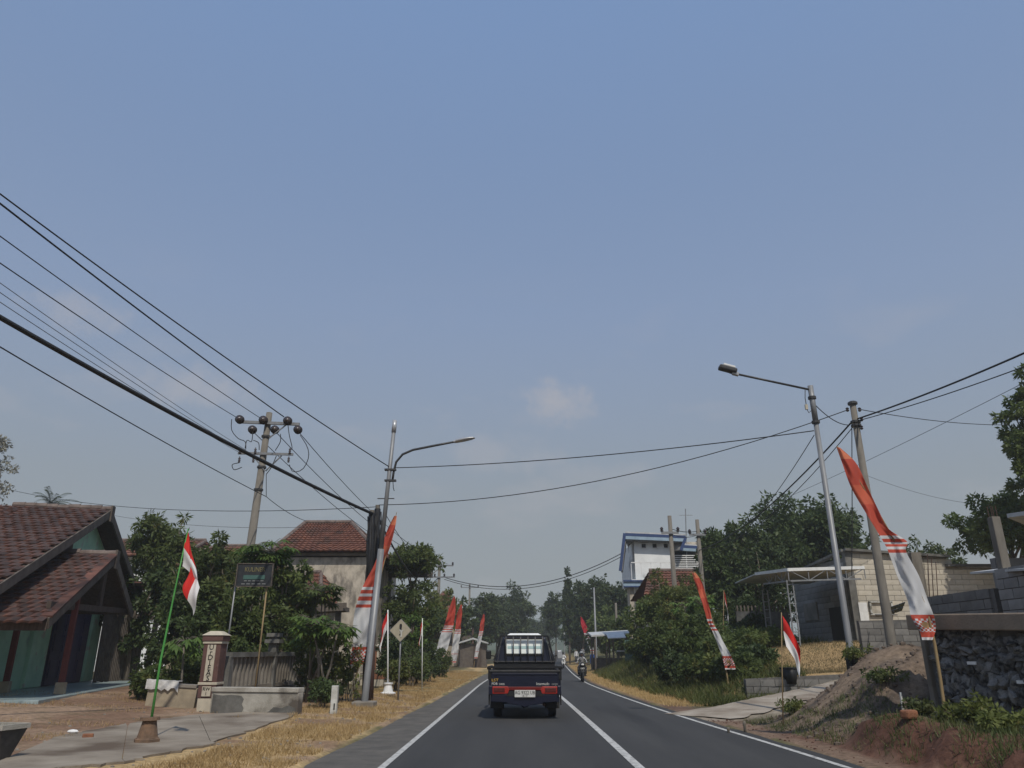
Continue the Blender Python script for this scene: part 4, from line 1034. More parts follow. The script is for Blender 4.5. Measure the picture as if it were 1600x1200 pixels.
# ---------------------------------------------------------------- overhead wires
def wire(label, A, B, r=.014, sag=.3, m='wire', cat='cable', beyond=0.0, wob=0.0, n=22):
    A, B = Vector(A), Vector(B)
    if beyond:
        t0 = beyond / (1 + beyond); A = A + (A - B) * beyond; A.z += sag * 4 * t0
    pts = []
    for i in range(n + 1):
        t = i / n; p = A.lerp(B, t); p.z -= sag * 4 * t * (1 - t)
        if wob: p += Vector((wob * math.sin(t * 160), 0, wob * math.cos(t * 160)))
        pts.append(p)
    o = MB().tube(pts, r, n=5).build('overhead_wire', M[m], None, smooth=True)
    return tag(o, label, cat, 'overhead wires')
YN = 13.0
wire('black wire crossing high at left to the curved-arm lamp, topmost at the left edge', at(0, 303, 11.0), at(609, 730, 22), .015, .28, beyond=.5)
wire('twisted black wire ending at the right insulator of the crossarm pole', at(0, 318, YN), INS[2] + Vector((-.1, -.15, .1)), .022, .14, beyond=.5)
wire('black wire ending at the middle insulator of the crossarm pole', at(0, 369, YN), INS[1] + Vector((-.1, -.15, .05)), .013, .14, beyond=.5)
wire('black wire ending at the leftmost insulator of the crossarm pole', at(0, 411, YN), INS[0] + Vector((-.1, -.15, .05)), .013, .14, beyond=.5)
for k, (y, xe, ye) in enumerate(((442, 384, 703), (457, 378, 704), (472, 372, 706))):
    wire(('upper', 'middle', 'lowest')[k] + ' of three thin grey wires above the thick black cable', at(0, y, YN), at(xe, ye, 27.8), .008, .16, 'wire_grey', beyond=.5)
wire('thick black bundled cable sloping from the left edge to the cable poles', at(0, 496, 11.5), at(583, 803, 24.2), .048, .30, beyond=.5)
wire('lowest single black wire at left, passing below the crossarm pole', at(0, 542, YN), at(416, 776, 27.8), .014, .16, beyond=.5)
wire('black wire from the crossarm pole down to the hipped roof', at(416, 776, 27.8), at(478, 814, 35), .013, .1)
for k, (xe, ye) in enumerate(((676, 884), (688, 884), (699, 884))):
    p = INS[3 + k]
    wire(('left', 'middle', 'right')[k] + ' of three wires running from the crossarm pole down the road', p + Vector((0, .1, -.05)), at(xe, ye - 3, 66), .016, .9)
wire('long black wire across the road between the two street lamps', at(615, 731, 22), at(1272, 673, 17.2), .013, .16)
wire('long sagging black wire across the road to the right electricity pole', at(592, 789, 24.4), at(1323, 641, 20), .013, .62)
wire('black wire reaching left from the cable poles over the treetops', at(42, 771, 40), at(588, 792, 24.3), .012, .55, beyond=.1)
wire('thin faint wire above the left trees', at(150, 800, 44), at(470, 824, 34), .010, .3, 'wire_grey')
wire('dark cable from the cable poles down the left roadside', at(592, 812, 24.4), at(684, 903, 66), .035, 1.2)
wire('thin wire beside the dark cable down the left roadside', at(600, 800, 24.4), at(694, 885, 66), .012, .9)
wire('upper of two far wires spanning the road to the white building', at(694, 902, 66), at(978, 861, 57), .030, 1.55)
wire('lower of two far wires spanning the road to the white building', at(694, 905, 66), at(976, 867, 57), .024, 1.55)
wire('thick twisted black cable leaving the right pole to the upper right', at(1600, 552, 13.5), at(1338, 655, 20), .022, .12, beyond=.5)
wire('lower black wire leaving the right pole to the upper right', at(1600, 573, 13.5), at(1338, 658, 20), .012, .12, beyond=.5)
wire('nearly level wire from the right pole into the right tree', at(1345, 640, 20), at(1578, 664, 26), .012, .12)
wire('faint thin wire crossing behind the right pole', at(1600, 598, 26), at(1160, 806, 60), .012, .3, 'wire_grey', beyond=.2)
wire('faint low wire right of the right pole', at(1352, 742, 30), at(1530, 788, 34), .008, .2, 'wire_grey')
wire('thick wire from the right pole down the right roadside', at(1332, 658, 20), at(1092, 860, 42), .024, .55)
wire('thin wire from the right pole down the right roadside', at(1332, 668, 20), at(1100, 858, 42), .012, .75)
wire('thin wire from the straight-armed lamp down the right roadside', at(1272, 680, 17.2), at(1098, 870, 42), .010, .7)
wire('curled service wire between the right lamp and the right pole', at(1275, 634, 17.25), at(1326, 664, 19.9), .012, .12)
wire('short upper wire between the two poles at the white building', at(1048, 826, 40), at(1090, 830, 42), .018, .1)
wire('short lower wire between the two poles at the white building', at(1048, 834, 40), at(1090, 836, 42), .016, .15)

# ---------------------------------------------------------------- buildings on the left
def tile_sheet(mb, A, B, C, D, nrow, ncol):
    """tiled slope A-B (ridge) to D-C (eave), rows stepped and tiles waved"""
    A, B, C, D = map(Vector, (A, B, C, D)); n_ = (B - A).cross(D - A).normalized()
    if n_.z < 0: n_ = -n_
    K = ncol * 2
    for r_ in range(nrow):
        t0, t1 = r_ / nrow, (r_ + 1.08) / nrow
        base_i = len(mb.v)
        for t_, lift in ((t0, .0), (t1, .06)):
            for i in range(K + 1):
                u = i / K; p = A.lerp(D, t_).lerp(B.lerp(C, t_), u)
                mb.v.append(tuple(p + n_ * (lift + (.045 if i % 2 else 0) + rnd.uniform(0, .012))))
        for i in range(K):
            q = base_i + i; mb.f.append((q, q + K + 1, q + K + 2, q + 1)); mb.mi.append(0)
        k0 = len(mb.v)
        for i in range(K + 1): mb.v.append(tuple(Vector(mb.v[base_i + K + 1 + i]) - n_ * .075))
        for i in range(K): mb.f.append((base_i + K + 1 + i, k0 + i, k0 + i + 1, base_i + K + 2 + i)); mb.mi.append(0)
    k0 = len(mb.v); mb.v += [tuple(p - n_ * .03) for p in (A, B, C, D)]; mb.f.append((k0, k0 + 1, k0 + 2, k0 + 3)); mb.mi.append(0)
for part, G, q0, q1 in ((pr, PORCH, -1.6, -2.6), (mr_, MAIN, -3.2, -8.0)):          # the rest of both slopes, out of the frame
    mb = MB(); dn = Vector((0, 0, .0)); nrow = int(math.hypot(G[2] - G[0], G[1] - G[3]) / TEX)
    tile_sheet(mb, HP(G[0], q0, G[1]) + dn, HP(G[0], q1, G[1]) + dn, HP(G[2], q1, G[3]) + dn, HP(G[2], q0, G[3]) + dn, nrow, int((q0 - q1) / TW))
    tag(mb.build('tile_courses', M['tile'], part), kind='stuff')
mb = MB(); tile_sheet(mb, at(158, 917, 30.2), at(187, 904, 33.5), at(214, 945, 32.6), at(183, 958, 29.4), 5, 7)
mb.build('side_roof', M['tile'], house)
MB().bar(at(183, 960, 29.4), at(214, 947, 32.6), .06, .18).build('fascia', M['timber_dark'], house)
# hipped roof house with the stained wall
YH = 36; ex0, ex1 = at(438, 862, YH).x, at(577, 862, YH).x; ez = at(500, 862, YH).z
hb = thing('house', 'stained grey house wall under a hipped red tile roof', 'house', (ex1 - 2, YH + 3, gz1(ex1, YH)))
g0 = gz1(ex1, YH) - .3
MB().box(((ex0 + ex1) / 2, YH + 4.4, (ez + g0) / 2 - .12), (ex1 - ex0, 8.4, ez - g0 - .24)).build('wall', M['wall_stain'], hb)
MB().box(((ex0 + ex1) / 2, YH + .35, ez - .09), (ex1 - ex0 + .2, .5, .16)).build('eave_beam', M['concrete'], hb, bev=.02)
rf = MB().box(((ex0 + ex1) / 2, YH + 4.4, ez + .03), (ex1 - ex0 + .5, 9.0, .06)).build('roof', M['timber_dark'], hb)
rx0, rx1 = at(474, 816, YH + 3.4).x, at(546, 816, YH + 3.4).x; rzz = at(500, 816, YH + 3.4).z
e = .35; E0 = Vector((ex0 - e, YH - .2, ez)); E1 = Vector((ex1 + e, YH - .2, ez)); E2 = Vector((ex1 + e, YH + 9.1, ez)); E3 = Vector((ex0 - e, YH + 9.1, ez))
Ra, Rb = Vector((rx0, YH + 3.8, rzz)), Vector((rx1, YH + 3.8, rzz))
mb = MB(); tile_sheet(mb, Ra, Rb, E1, E0, 14, 17); tile_sheet(mb, Rb, Rb + Vector((0, .6, 0)), E2, E1, 14, 20); tile_sheet(mb, Ra + Vector((0, .6, 0)), Ra, E0, E3, 14, 20); tile_sheet(mb, Rb + Vector((0, .6, 0)), Ra + Vector((0, .6, 0)), E3, E2, 10, 14)
tag(mb.build('tiles', M['tile_red'], rf), kind='stuff')
mb = MB()
for a, b_ in ((Ra, Rb), (Ra, E0), (Rb, E1), (Rb, E2)): mb.tube([a + Vector((0, 0, .08)), b_ + Vector((0, 0, .08))], .10, n=7)
mb.build('ridge_cap', M['ridge'], rf)
a = at(482, 955, 31); b_ = at(541, 952, 31)
MB().bar(a, b_, 1.2, .16).build('canopy_slab', M['timber_grey'], hb); MB().bar(a + Vector((.1, -.5, .12)), b_ + Vector((.1, -.5, .12)), .12, .2).build('canopy_edge', M['timber_grey'], hb)
for t_ in (.3, .8):
    q = a.lerp(b_, t_); MB().box((q.x, q.y, (q.z + .3) / 2), (.2, .2, q.z - .3)).build('canopy_post', M['concrete_dark'], hb)
# raw concrete frame beyond it
cf = thing('concrete_frame', 'raw concrete portal frame of an unfinished building behind the left lamp', 'building', at(640, 1040, 42))
p0, p1 = at(603, 893, 42), at(676, 893, 42)
MB().bar(p0, p1, .4, .62).build('beam', M['concrete_black'], cf)
for x in (607,):
    q = at(x, 893, 42); MB().box((q.x, 42.05, q.z / 2 - .1), (.36, .36, q.z - .2)).build('column', M['concrete_black'], cf)
def hip_house(label, x0, x1, ytop, yeave, Y, ridge_frac=.35, wm='white_wall', rows=7, cols=14, depth=7, ybase=None):
    A = at(x0, yeave, Y); B = at(x1, yeave, Y); zr = at((x0 + x1) / 2, ytop, Y + depth * .4).z
    g = gz1((A.x + B.x) / 2, Y)
    t = thing('house', label, 'house', ((A.x + B.x) / 2, Y + depth / 2, g))
    w = B.x - A.x
    MB().box(((A.x + B.x) / 2, Y + depth / 2 + .3, (A.z + g) / 2), (w - .7, depth - .8, A.z - g)).build('wall', M[wm], t)
    mb = MB(); cx = (A.x + B.x) / 2; rr = w * ridge_frac / 2; ym = Y + depth / 2
    a, b_ = Vector((cx - rr, ym, zr)), Vector((cx + rr, ym, zr))
    e0, e1, e2, e3 = Vector((A.x, Y, A.z)), Vector((B.x, Y, A.z)), Vector((B.x, Y + depth, A.z)), Vector((A.x, Y + depth, A.z))
    tile_sheet(mb, a, b_, e1, e0, rows, cols); tile_sheet(mb, b_, b_ + Vector((0, .05, 0)), e2, e1, rows, cols); tile_sheet(mb, a + Vector((0, .05, 0)), a, e0, e3, rows, cols); tile_sheet(mb, b_, a, e3, e2, rows, cols)
    mb.build('roof', M['tile_red'], t)
    mb = MB(); mb.tube([a + Vector((0, 0, .06)), b_ + Vector((0, 0, .06))], .11, n=6); mb.tube([a, e0 + Vector((0, 0, .05))], .1, n=6); mb.tube([b_, e1 + Vector((0, 0, .05))], .1, n=6); mb.build('ridge_cap', M['ridge'], t)
    for k in (.3, .7):
        c_ = Vector((A.x + w * k, Y + .68, (A.z + g) / 2 + .2)); f = MB().box(c_, (.9, .08, 1.2)).build('window', M['timber_dark'], t); MB().box(c_ + Vector((0, -.045, 0)), (.74, .02, 1.04)).build('pane', M['glass_dark'], f)
    return t
hip_house('white-walled house with a long red tile roof behind the green house', 120, 285, 843, 868, 46, .96)
hip_house('house with a rusty red tile roof among the trees behind the flag', 262, 392, 852, 884, 40, .6, 'cream_dirty')
hip_house('low house with a sloping red roof behind the name board', 428, 500, 895, 938, 33, .3, 'cream_dirty', depth=5, cols=9)
hip_house('red-roofed house half hidden by trees beside the far crossarm pole', 664, 716, 925, 962, 78, .2, 'cream_dirty', cols=9)
# small roadside huts
def hut(label, x0, x1, yr, ye, Y, wm, depth=3.0, roof='shed_roof', rise=1):
    A = at(x0, ye, Y); B = at(x1, ye, Y); zr = at(x0, yr, Y).z; g = gz1((A.x + B.x) / 2, Y)
    t = thing('roadside_hut', label, 'hut', ((A.x + B.x) / 2, Y + depth / 2, g), group='small roadside huts')
    w = B.x - A.x; cx = (A.x + B.x) / 2
    MB().box((cx, Y + depth / 2 + .2, (A.z + g) / 2), (w * .9, depth - .5, A.z - g)).build('wall', M[wm], t)
    if rise: MB().prism([(A.x, Y, A.z), (cx, Y, zr), (B.x, Y, A.z), (B.x, Y, A.z + .14), (cx, Y, zr + .16), (A.x, Y, A.z + .14)], (0, depth, 0)).build('roof', M[roof], t)
    else: MB().prism([(A.x, Y, A.z), (B.x, Y, zr), (B.x, Y, zr + .12), (A.x, Y, A.z + .12)], (0, depth, 0)).build('roof', M[roof], t)
    MB().box((cx + w * .15, Y + .42, g + .95), (.8, .05, 1.9)).build('door', M['timber_dark'], t)
    return t
hut('small plastered hut with a pale gable roof left of the pickup', 716, 762, 999, 1006, 76, 'timber_grey')
hut('dark hut with a flat pale roof behind the middle banners', 690, 738, 983, 987, 86, 'timber_grey', rise=0)
hut('pale hut roof peeping over the hedge behind the nearest banner', 655, 690, 988, 994, 70, 'timber_grey', rise=0)

# ---------------------------------------------------------------- right: white building with blue roof edges
YB = 55
wb = thing('building', 'two-storey white building with blue roof edges and a balcony', 'building', at(1020, 1040, YB))
def BX(x, y, Y): return at(x, y, Y)
x0, x1 = BX(992, 880, YB).x, BX(1050, 880, YB).x; zt, zb = BX(1000, 846, YB).z, BX(1000, 908, YB).z
MB().box(((x0 + x1) / 2, YB + 3.5, (zt + zb) / 2), (x1 - x0, 7, zt - zb)).build('upper_wall', M['white_wall'], wb)
MB().box(((x0 + x1) / 2 + .6, YB + 4, zb / 2), (x1 - x0 + .5, 6, zb)).build('lower_wall', M['wall_stain'], wb)
for x in (1005.5, 1022.5, 1040):
    q = BX(x, 853, YB); vent = MB().box(q + Vector((0, 0, 0)), (.30, .12, .28)).build('vent', M['ink'], wb)
    fm = MB()
    for s_ in (-1, 1): fm.box(q + Vector((s_ * .17, -.02, 0)), (.04, .14, .36)); fm.box(q + Vector((0, -.02, s_ * .16)), (.30, .14, .04))
    fm.build('frame', M['white_wall'], vent)
rl, rr_ = BX(977, 838, YB - .55), BX(1071, 842, YB - .55)
MB().prism([rl + Vector((0, 0, -.05)), rr_ + Vector((0, 0, -.05)), rr_ + Vector((0, 5, .1)), rl + Vector((.9, 5, .1))], (0, 0, -.25)).build('soffit', M['grey_panel'], wb)
def fascia(a, b_, m, h, dy=0, dz=0): return MB().bar(a + Vector((0, dy, dz)), b_ + Vector((0, dy, dz)), .12, h).build('fascia', M[m], wb)
fascia(rl, rr_, 'blue_fascia', .20, -.05, .12); fascia(rl, rr_, 'sky_fascia', .22, -.05, -.10); fascia(rl, rr_, 'shed_roof', .10, -.02, .28)
ll_ = BX(970, 891, YB - .55)
MB().prism([rl + Vector((-.02, 0, .1)), ll_, ll_ + Vector((.25, 1.6, 0)), rl + Vector((.25, 1.6, .1))], (.12, 0, 0)).build('side_screen', M['grey_panel'], wb)
MB().bar(rl + Vector((-.05, -.06, .2)), ll_ + Vector((-.05, -.06, -.05)), .2, .14, up=(0, 1, 0)).build('screen_edge', M['blue_fascia'], wb)
MB().bar(rr_ + Vector((0, -.05, .1)), BX(1064, 860, YB - .6), .2, .14, up=(0, 1, 0)).build('screen_edge', M['blue_fascia'], wb)
MB().prism([rr_ + Vector((0, .05, -.1)), BX(1063, 860, YB - .5), BX(1050, 860, YB - .02), BX(1050, 848, YB - .02)], (0, .05, 0)).build('gusset', M['grey_panel'], wb)
s0, s1 = BX(974, 909, YB - 1.3), BX(1014, 909, YB - 1.3)
MB().prism([s0, s1, s1 + Vector((0, 2.2, 0)), s0 + Vector((.35, 2.2, 0))], (0, 0, -.28)).build('balcony_slab', M['sky_fascia'], wb)
MB().bar(s0 + Vector((0, -.03, .06)), s1 + Vector((0, -.03, .06)), .14, .10).build('slab_edge', M['blue_fascia'], wb); MB().bar(s0 + Vector((0, -.03, -.33)), s1 + Vector((0, -.03, -.33)), .12, .08).build('slab_edge', M['blue_fascia'], wb)
for x, Yc in ((986, YB - .9), (1003, YB - .9)):
    q = BX(x, 915, Yc); g = gz1(q.x, Yc); MB().box((q.x, Yc, (q.z + g) / 2), (.3, .3, q.z - g)).build('column', M['wall_stain'], wb)
def railing(xa, xb, yt, yb_, Y, bars, rows=2, m='white'):
    a, b_ = BX(xa, yt, Y), BX(xb, yt, Y); zlow = BX(xa, yb_, Y).z
    for k in range(rows):
        z = a.z + (zlow - a.z) * k / max(1, rows - 1); MB().bar((a.x, Y, z), (b_.x, Y, z), .05, .06).build('rail', M[m], wb)
    for i in range(bars): 
        x = a.x + (b_.x - a.x) * i / (bars - 1); MB().box((x, Y + .03, (a.z + zlow) / 2), (.04, .04, a.z - zlow)).build('baluster', M[m], wb)
railing(986, 1048, 879, 906, YB - 1.0, 5, 2)
railing(1054, 1090, 868, 888, YB + .2, 3, 7)
p0, p1 = BX(1048, 889, YB + .1), BX(1095, 889, YB + .1)
MB().bar(p0, p1, .3, .16).build('balcony_slab', M['white'], wb)
q0, q1 = BX(1050, 846, YB + 4), BX(1100, 902, YB + 4)
MB().box(((q0.x + q1.x) / 2, YB + 5.5, (q0.z + .5) / 2), (q1.x - q0.x, 2.5, q0.z - .5)).build('rear_wing', M['wall_stain'], wb)
for i in range(2):
    c_ = BX(1062 + i * 17, 876, YB + 4.2); f = MB().box((c_.x, YB + 4.2, c_.z), (1.0, .1, 1.6)).build('window', M['timber_dark'], wb); MB().box((c_.x, YB + 4.13, c_.z), (.8, .04, 1.4)).build('pane', M['glass_dark'], f)
a, b_ = BX(1066, 854, YB + 2), BX(1098, 856, YB + 2)
MB().bar(a, b_, .3, .2).build('fascia', M['blue_fascia'], wb); MB().bar(a + Vector((0, -.05, -.22)), b_ + Vector((0, -.05, -.22)), .3, .2).build('fascia', M['sky_fascia'], wb)
MB().prism([a + Vector((0, 0, .1)), b_ + Vector((0, 0, .1)), b_ + Vector((0, 4, .6)), a + Vector((0, 4, .6))], (0, 0, .1)).build('rear_roof', M['shed_roof'], wb)
MB().prism([BX(1094, 842, YB + 5), BX(1108, 834, YB + 5), BX(1108, 840, YB + 5), BX(1096, 848, YB + 5)], (0, 3, 0)).build('gable_roof', M['blue_fascia'], wb)
# tile-roofed house in front of it
YT = 46; A, B = at(1014, 893, YT + 2.6), at(1098, 893, YT + 2.6); C, D = at(1112, 932, YT), at(1006, 930, YT)
th_ = thing('house', 'low house with a red tile roof in front of the white building', 'house', (B.x - 2, YT + 3, gz1(B.x, YT)))
MB().box(((C.x + D.x) / 2, YT + 2.8, C.z / 2 + .2), (C.x - D.x - .6, 4.8, C.z - .4)).build('wall', M['wall_stain'], th_)
mb = MB(); tile_sheet(mb, A, B, C, D, 9, 16); tile_sheet(mb, B, A, D + Vector((0, 5.4, 0)), C + Vector((0, 5.4, 0)), 9, 16); mb.build('roof', M['tile_red'], th_)
MB().tube([A + Vector((0, 0, .08)), B + Vector((0, 0, .08))], .11, n=7).build('ridge_cap', M['ridge'], th_)
for k in (.3, .7):
    c_ = Vector((D.x + (C.x - D.x) * k, YT + .38, 1.7)); f = MB().box(c_, (1, .08, 1.2)).build('window', M['timber_dark'], th_); MB().box(c_ + Vector((0, -.05, 0)), (.8, .02, 1.0)).build('pane', M['glass_dark'], f)
# shelter with a white roof, and the green gate
a, b_ = at(924, 995, 64), at(992, 991, 64)
sh = thing('roadside_shelter', 'roadside shelter with a thin white roof behind the nearest motorcyclist', 'shelter', ((a.x + b_.x) / 2, 65.5, 0))
MB().prism([a, b_, b_ + Vector((0, 3.2, .3)), a + Vector((0, 3.2, .3))], (0, 0, .12)).build('roof', M['shed_roof'], sh)
for x in (a.x + .3, (a.x + b_.x) / 2, b_.x - .3):
    for yy in (64.2, 67): MB().box((x, yy, a.z / 2 + .05), (.12, .12, a.z - .05)).build('post', M['timber_grey'], sh)
MB().box(((a.x + b_.x) / 2, 67.1, .55), (b_.x - a.x - .4, .12, 1.0)).build('back_wall', M['timber_grey'], sh)
c0, c1 = at(950, 998, 63), at(978, 997, 63)
MB().prism([c0, c1, c1 + Vector((0, 1.4, .45)), c0 + Vector((0, 1.4, .45))], (0, 0, .06)).build('awning', M['white'], sh)
gt = thing('metal_gate', 'grey-green sheet metal gate beside the bushes, right of the shelter', 'gate', at(985, 1050, 52))
for i in range(6):
    q = at(977 + i * 3.6, 1000, 52 - i * .5); g = gz1(q.x, q.y); MB().box((q.x, q.y, (q.z + g) / 2), (.14, .05, q.z - g)).build('panel', M['gate_green'], gt, bev=.006)
q0, q1 = at(976, 1006, 52.05), at(997, 1006, 49.3); MB().bar(q0, q1, .06, .08).build('rail', M['galv'], gt)

# ---------------------------------------------------------------- right: block building, canopy, stone wall
def block_wall(part, O, a, n_, La, z0, ztop, bw, bh, m, gap=.014, th=.05):
    """single blocks in bond on a wall plane: O start, a along, n_ outwards; ztop may fall along the wall"""
    inv = W[part.name].inverted()
    me = MB().box((0, 0, 0), (bw - gap, th, bh - gap)).build('block', M[m], data_only=True)
    half = MB().box((0, 0, 0), (bw / 2 - gap, th, bh - gap)).build('block', M[m], data_only=True)
    R = Matrix((a, -n_, Vector((0, 0, 1)))).transposed().to_4x4()
    r_ = 0; k = 0
    while True:
        z = z0 + (r_ + .5) * bh
        x = 0.0; first = r_ % 2 == 1; any_ = False
        while x < La - .05:
            w_ = bw / 2 if first or x + bw > La + .01 else bw
            if x + w_ > La + .01: break
            if z + bh / 2 <= ztop(x + w_ / 2) + .02:
                o = bpy.data.objects.new('block', me if w_ == bw else half); COL.objects.link(o); o.parent = part
                o.matrix_local = inv @ Matrix.Translation(Vector((O.x, O.y, 0)) + a * (x + w_ / 2) + n_ * (th * .5 - .02 + rnd.uniform(0, .012)) + Vector((0, 0, z))) @ R
                k += 1; any_ = True
            x += w_; first = False
        r_ += 1
        if not any_ or r_ > 60: return k
YK = 33.0; KC = at(1336, 970, YK); kx = KC.x; zlow = 1.0
zc = at(1336, 861, YK).z
kb = thing('building', 'unfinished cream block building with a white canopy on its shaded side', 'building', (kx + 3, YK + 3, 1.1))
Xv, Yn, Xn = Vector((1, 0, 0)), Vector((0, -1, 0)), Vector((-1, 0, 0))
ztopf = lambda x: zc - .28 * min(1, x / 4.2) - (.0 if x < 4.3 else .38)
fw = MB().prism([(kx, YK, zlow), (kx + 6.3, YK, zlow), (kx + 6.3, YK, zc - .68), (kx + 4.3, YK, zc - .68), (kx + 4.3, YK, zc - .3), (kx, YK, zc)], (0, .2, 0)).build('front_wall', M['mortar'], kb)
block_wall(fw, Vector((kx, YK, 0)), Xv, Yn, 6.3, at(1336, 972, YK).z, ztopf, .6, .215, 'block')
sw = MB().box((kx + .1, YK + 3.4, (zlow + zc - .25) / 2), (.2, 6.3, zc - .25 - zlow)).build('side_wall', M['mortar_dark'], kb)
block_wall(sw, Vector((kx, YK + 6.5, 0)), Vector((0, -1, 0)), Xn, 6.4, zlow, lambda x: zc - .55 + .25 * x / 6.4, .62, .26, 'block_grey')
MB().box((kx + .1, YK + .1, (zlow + zc) / 2), (.30, .30, zc - zlow + .02)).build('corner_column', M['concrete_dark'], kb)
mb = MB(); mb.bar((kx - .06, YK - .08, zc + .05), (kx + 4.35, YK - .08, zc - .24), .3, .1); mb.bar((kx + 4.2, YK - .08, zc - .62), (kx + 6.4, YK - .08, zc - .62), .3, .1); mb.bar((kx - .03, YK, zc + .03), (kx - .03, YK + 6.6, zc - .36), .26, .1)
mb.build('ring_beam', M['concrete_dark'], kb)
# doorway and lintel on the shaded side, dark lower course towards the road
MB().box((kx - .03, YK + 1.6, 2.2), (.12, 1.5, 2.3)).build('doorway', M['ink'], kb)
MB().box((kx - .08, YK + .7, 2.2), (.12, .2, 2.5)).build('door_jamb', M['timber_dark'], kb)
MB().box((kx - .05, YK + 4.6, 3.3), (.08, 1.7, .8)).build('plaster_patch', M['concrete'], kb)
q = at(1349, 955, YK - .05)
MB().box((q.x, YK - .06, q.z - .2), (.36, .06, 1.1)).build('white_board', M['white'], kb)
q = at(1434, 900, YK - .25); MB().box((q.x, YK - .25, (zlow + zc - .1) / 2), (.42, .35, zc - .1 - zlow)).build('column', M['pole_concrete'], kb)
for i, x in enumerate((1449, 1455, 1462)):
    a = at(x, 866 + 6 * i, YK - .3); b_ = at(x + 5, 960, YK - .3); MB().tube([b_, a], .018, n=5).build('rebar', M['rust'], kb)
q = at(1377, 950, YK - .1); fmn = MB()
for s_ in (-1, 1): fmn.box((q.x + s_ * .45, YK - .1, q.z), (.07, .1, .5)); fmn.box((q.x, YK - .1, q.z + s_ * .25), (.97, .1, .07))
fmn.build('window_frame', M['white_dirty'], kb); MB().box((q.x, YK - .03, q.z), (.84, .05, .44)).build('blocked_opening', M['block'], kb)
p0 = at(1401, 951, 26)
sw_ = thing('solar_panel', 'small dark panel on a bracket in front of the cream block wall', 'panel', p0)
Rm = Matrix.Rotation(.9, 3, 'X') @ Matrix.Rotation(.35, 3, 'Z')
for i in range(2):
    for j in range(2): MB().box(p0 + Rm @ Vector(((i - .5) * .30, 0, (j - .5) * .22)), (.27, .02, .19), Rm).build('cell_panel', M['glass_dark'], sw_)
MB().bar(p0 + Vector((0, .02, -.2)), Vector((p0.x + .2, p0.y + 2.05, p0.z - .1)), .03).build('bracket', M['galv'], sw_)
# canopy with trusses and ladder posts
ca_, cb_, cc_ = at(1180, 898, 33.5), at(1231, 891.5, 30.6), at(1350, 888, 30.6)
cn_ = thing('canopy', 'white sheet-metal canopy on light lattice posts beside the block building', 'canopy', (cb_.x + 1.5, 32, 1.1))
MB().prism([cb_, cc_, cc_ + Vector((0, 6, -.1)), ca_ + Vector((0, 3.2, -.1)), ca_], (0, 0, .05)).build('roof_sheet', M['shed_roof'], cn_)
for a, b_ in ((cb_, cc_), (ca_, cb_)): MB().bar(a + Vector((0, -.03, .03)), b_ + Vector((0, -.03, .03)), .05, .12).build('edge_trim', M['white'], cn_)
lo_ = Vector((0, 0, -.40))
for a, b_ in ((cb_ + Vector((.05, 0, 0)), cc_), (ca_ + Vector((.3, -.1, 0)), cb_)):
    MB().bar(a + lo_, b_ + lo_ - (b_ - a) * .06, .05, .06).build('truss_chord', M['galv'], cn_)
    for i in range(4):
        t0 = i / 4; MB().bar(a.lerp(b_, t0) + (lo_ if i % 2 else Vector()), a.lerp(b_, t0 + .25) + (Vector() if i % 2 else lo_), .03).build('truss_web', M['galv'], cn_)
        MB().bar(a.lerp(b_, t0 + .25) + lo_, a.lerp(b_, t0 + .25), .03).build('truss_web', M['galv'], cn_)
for x, xx, Y_ in ((1229, 1238, 30.7), (1191, 1199, 35)):
    a, b_ = at(x, 906 if Y_ < 32 else 922, Y_), at(xx, 906 if Y_ < 32 else 922, Y_); g = gz1(a.x, Y_)
    pt_ = MB().bar((a.x, Y_, g), a, .045).bar((b_.x, Y_, g), b_, .045).build('lattice_post', M['galv'], cn_)
    for i in range(7): z = g + (a.z - g) * (i + .5) / 7; MB().bar((a.x, Y_, z), (b_.x, Y_, z), .035).build('rung', M['galv'], pt_)
# dark lower block wall in front of the building, fence of sticks beside it
def seg_wall(name, label, x0, x1, yt0, yt1, Y, m, bw, bh, zb, th=.18, mortar='mortar_dark', alongY=None):
    A, B = at(x0, yt0, Y), at(x1, yt1, Y)
    t = thing(name, label, 'wall', ((A.x + B.x) / 2, Y, zb))
    core = MB().prism([(A.x, Y, zb), (B.x, Y, zb), (B.x, Y, B.z - .02), (A.x, Y, A.z - .02)], (0, th, 0)).build('core', M[mortar], t)
    block_wall(core, Vector((A.x, Y, 0)), Xv, Yn, B.x - A.x, zb, lambda x: A.z + (B.z - A.z) * x / (B.x - A.x), bw, bh, m)
    return t
seg_wall('block_wall', 'dark grey block wall below the cream block building', 1341, 1480, 969, 966, 28.5, 'block_dark', .5, .22, .95)
seg_wall('block_wall', 'low grey block wall between the driveway and the dry grass', 1164, 1312, 1060, 1053, 24.3, 'block_dark', .44, .2, .1)
A, B = at(1150, 955, 38), at(1232, 956, 36.5)
t = thing('block_wall', 'shaded grey garden wall with a picket row behind the canopy posts', 'wall', (A + B) / 2 * 1)
g = .9
MB().prism([(A.x, A.y, g), (B.x, B.y, g), (B.x, B.y, B.z), (A.x, A.y, A.z)], (0, .18, 0)).build('wall_body', M['concrete_dark'], t)
for i in range(14):
    q = A.lerp(B, (i + .5) / 14); MB().box(q + Vector((0, .05, .10)), (.07, .05, .34)).build('picket', M['timber_grey'], t)
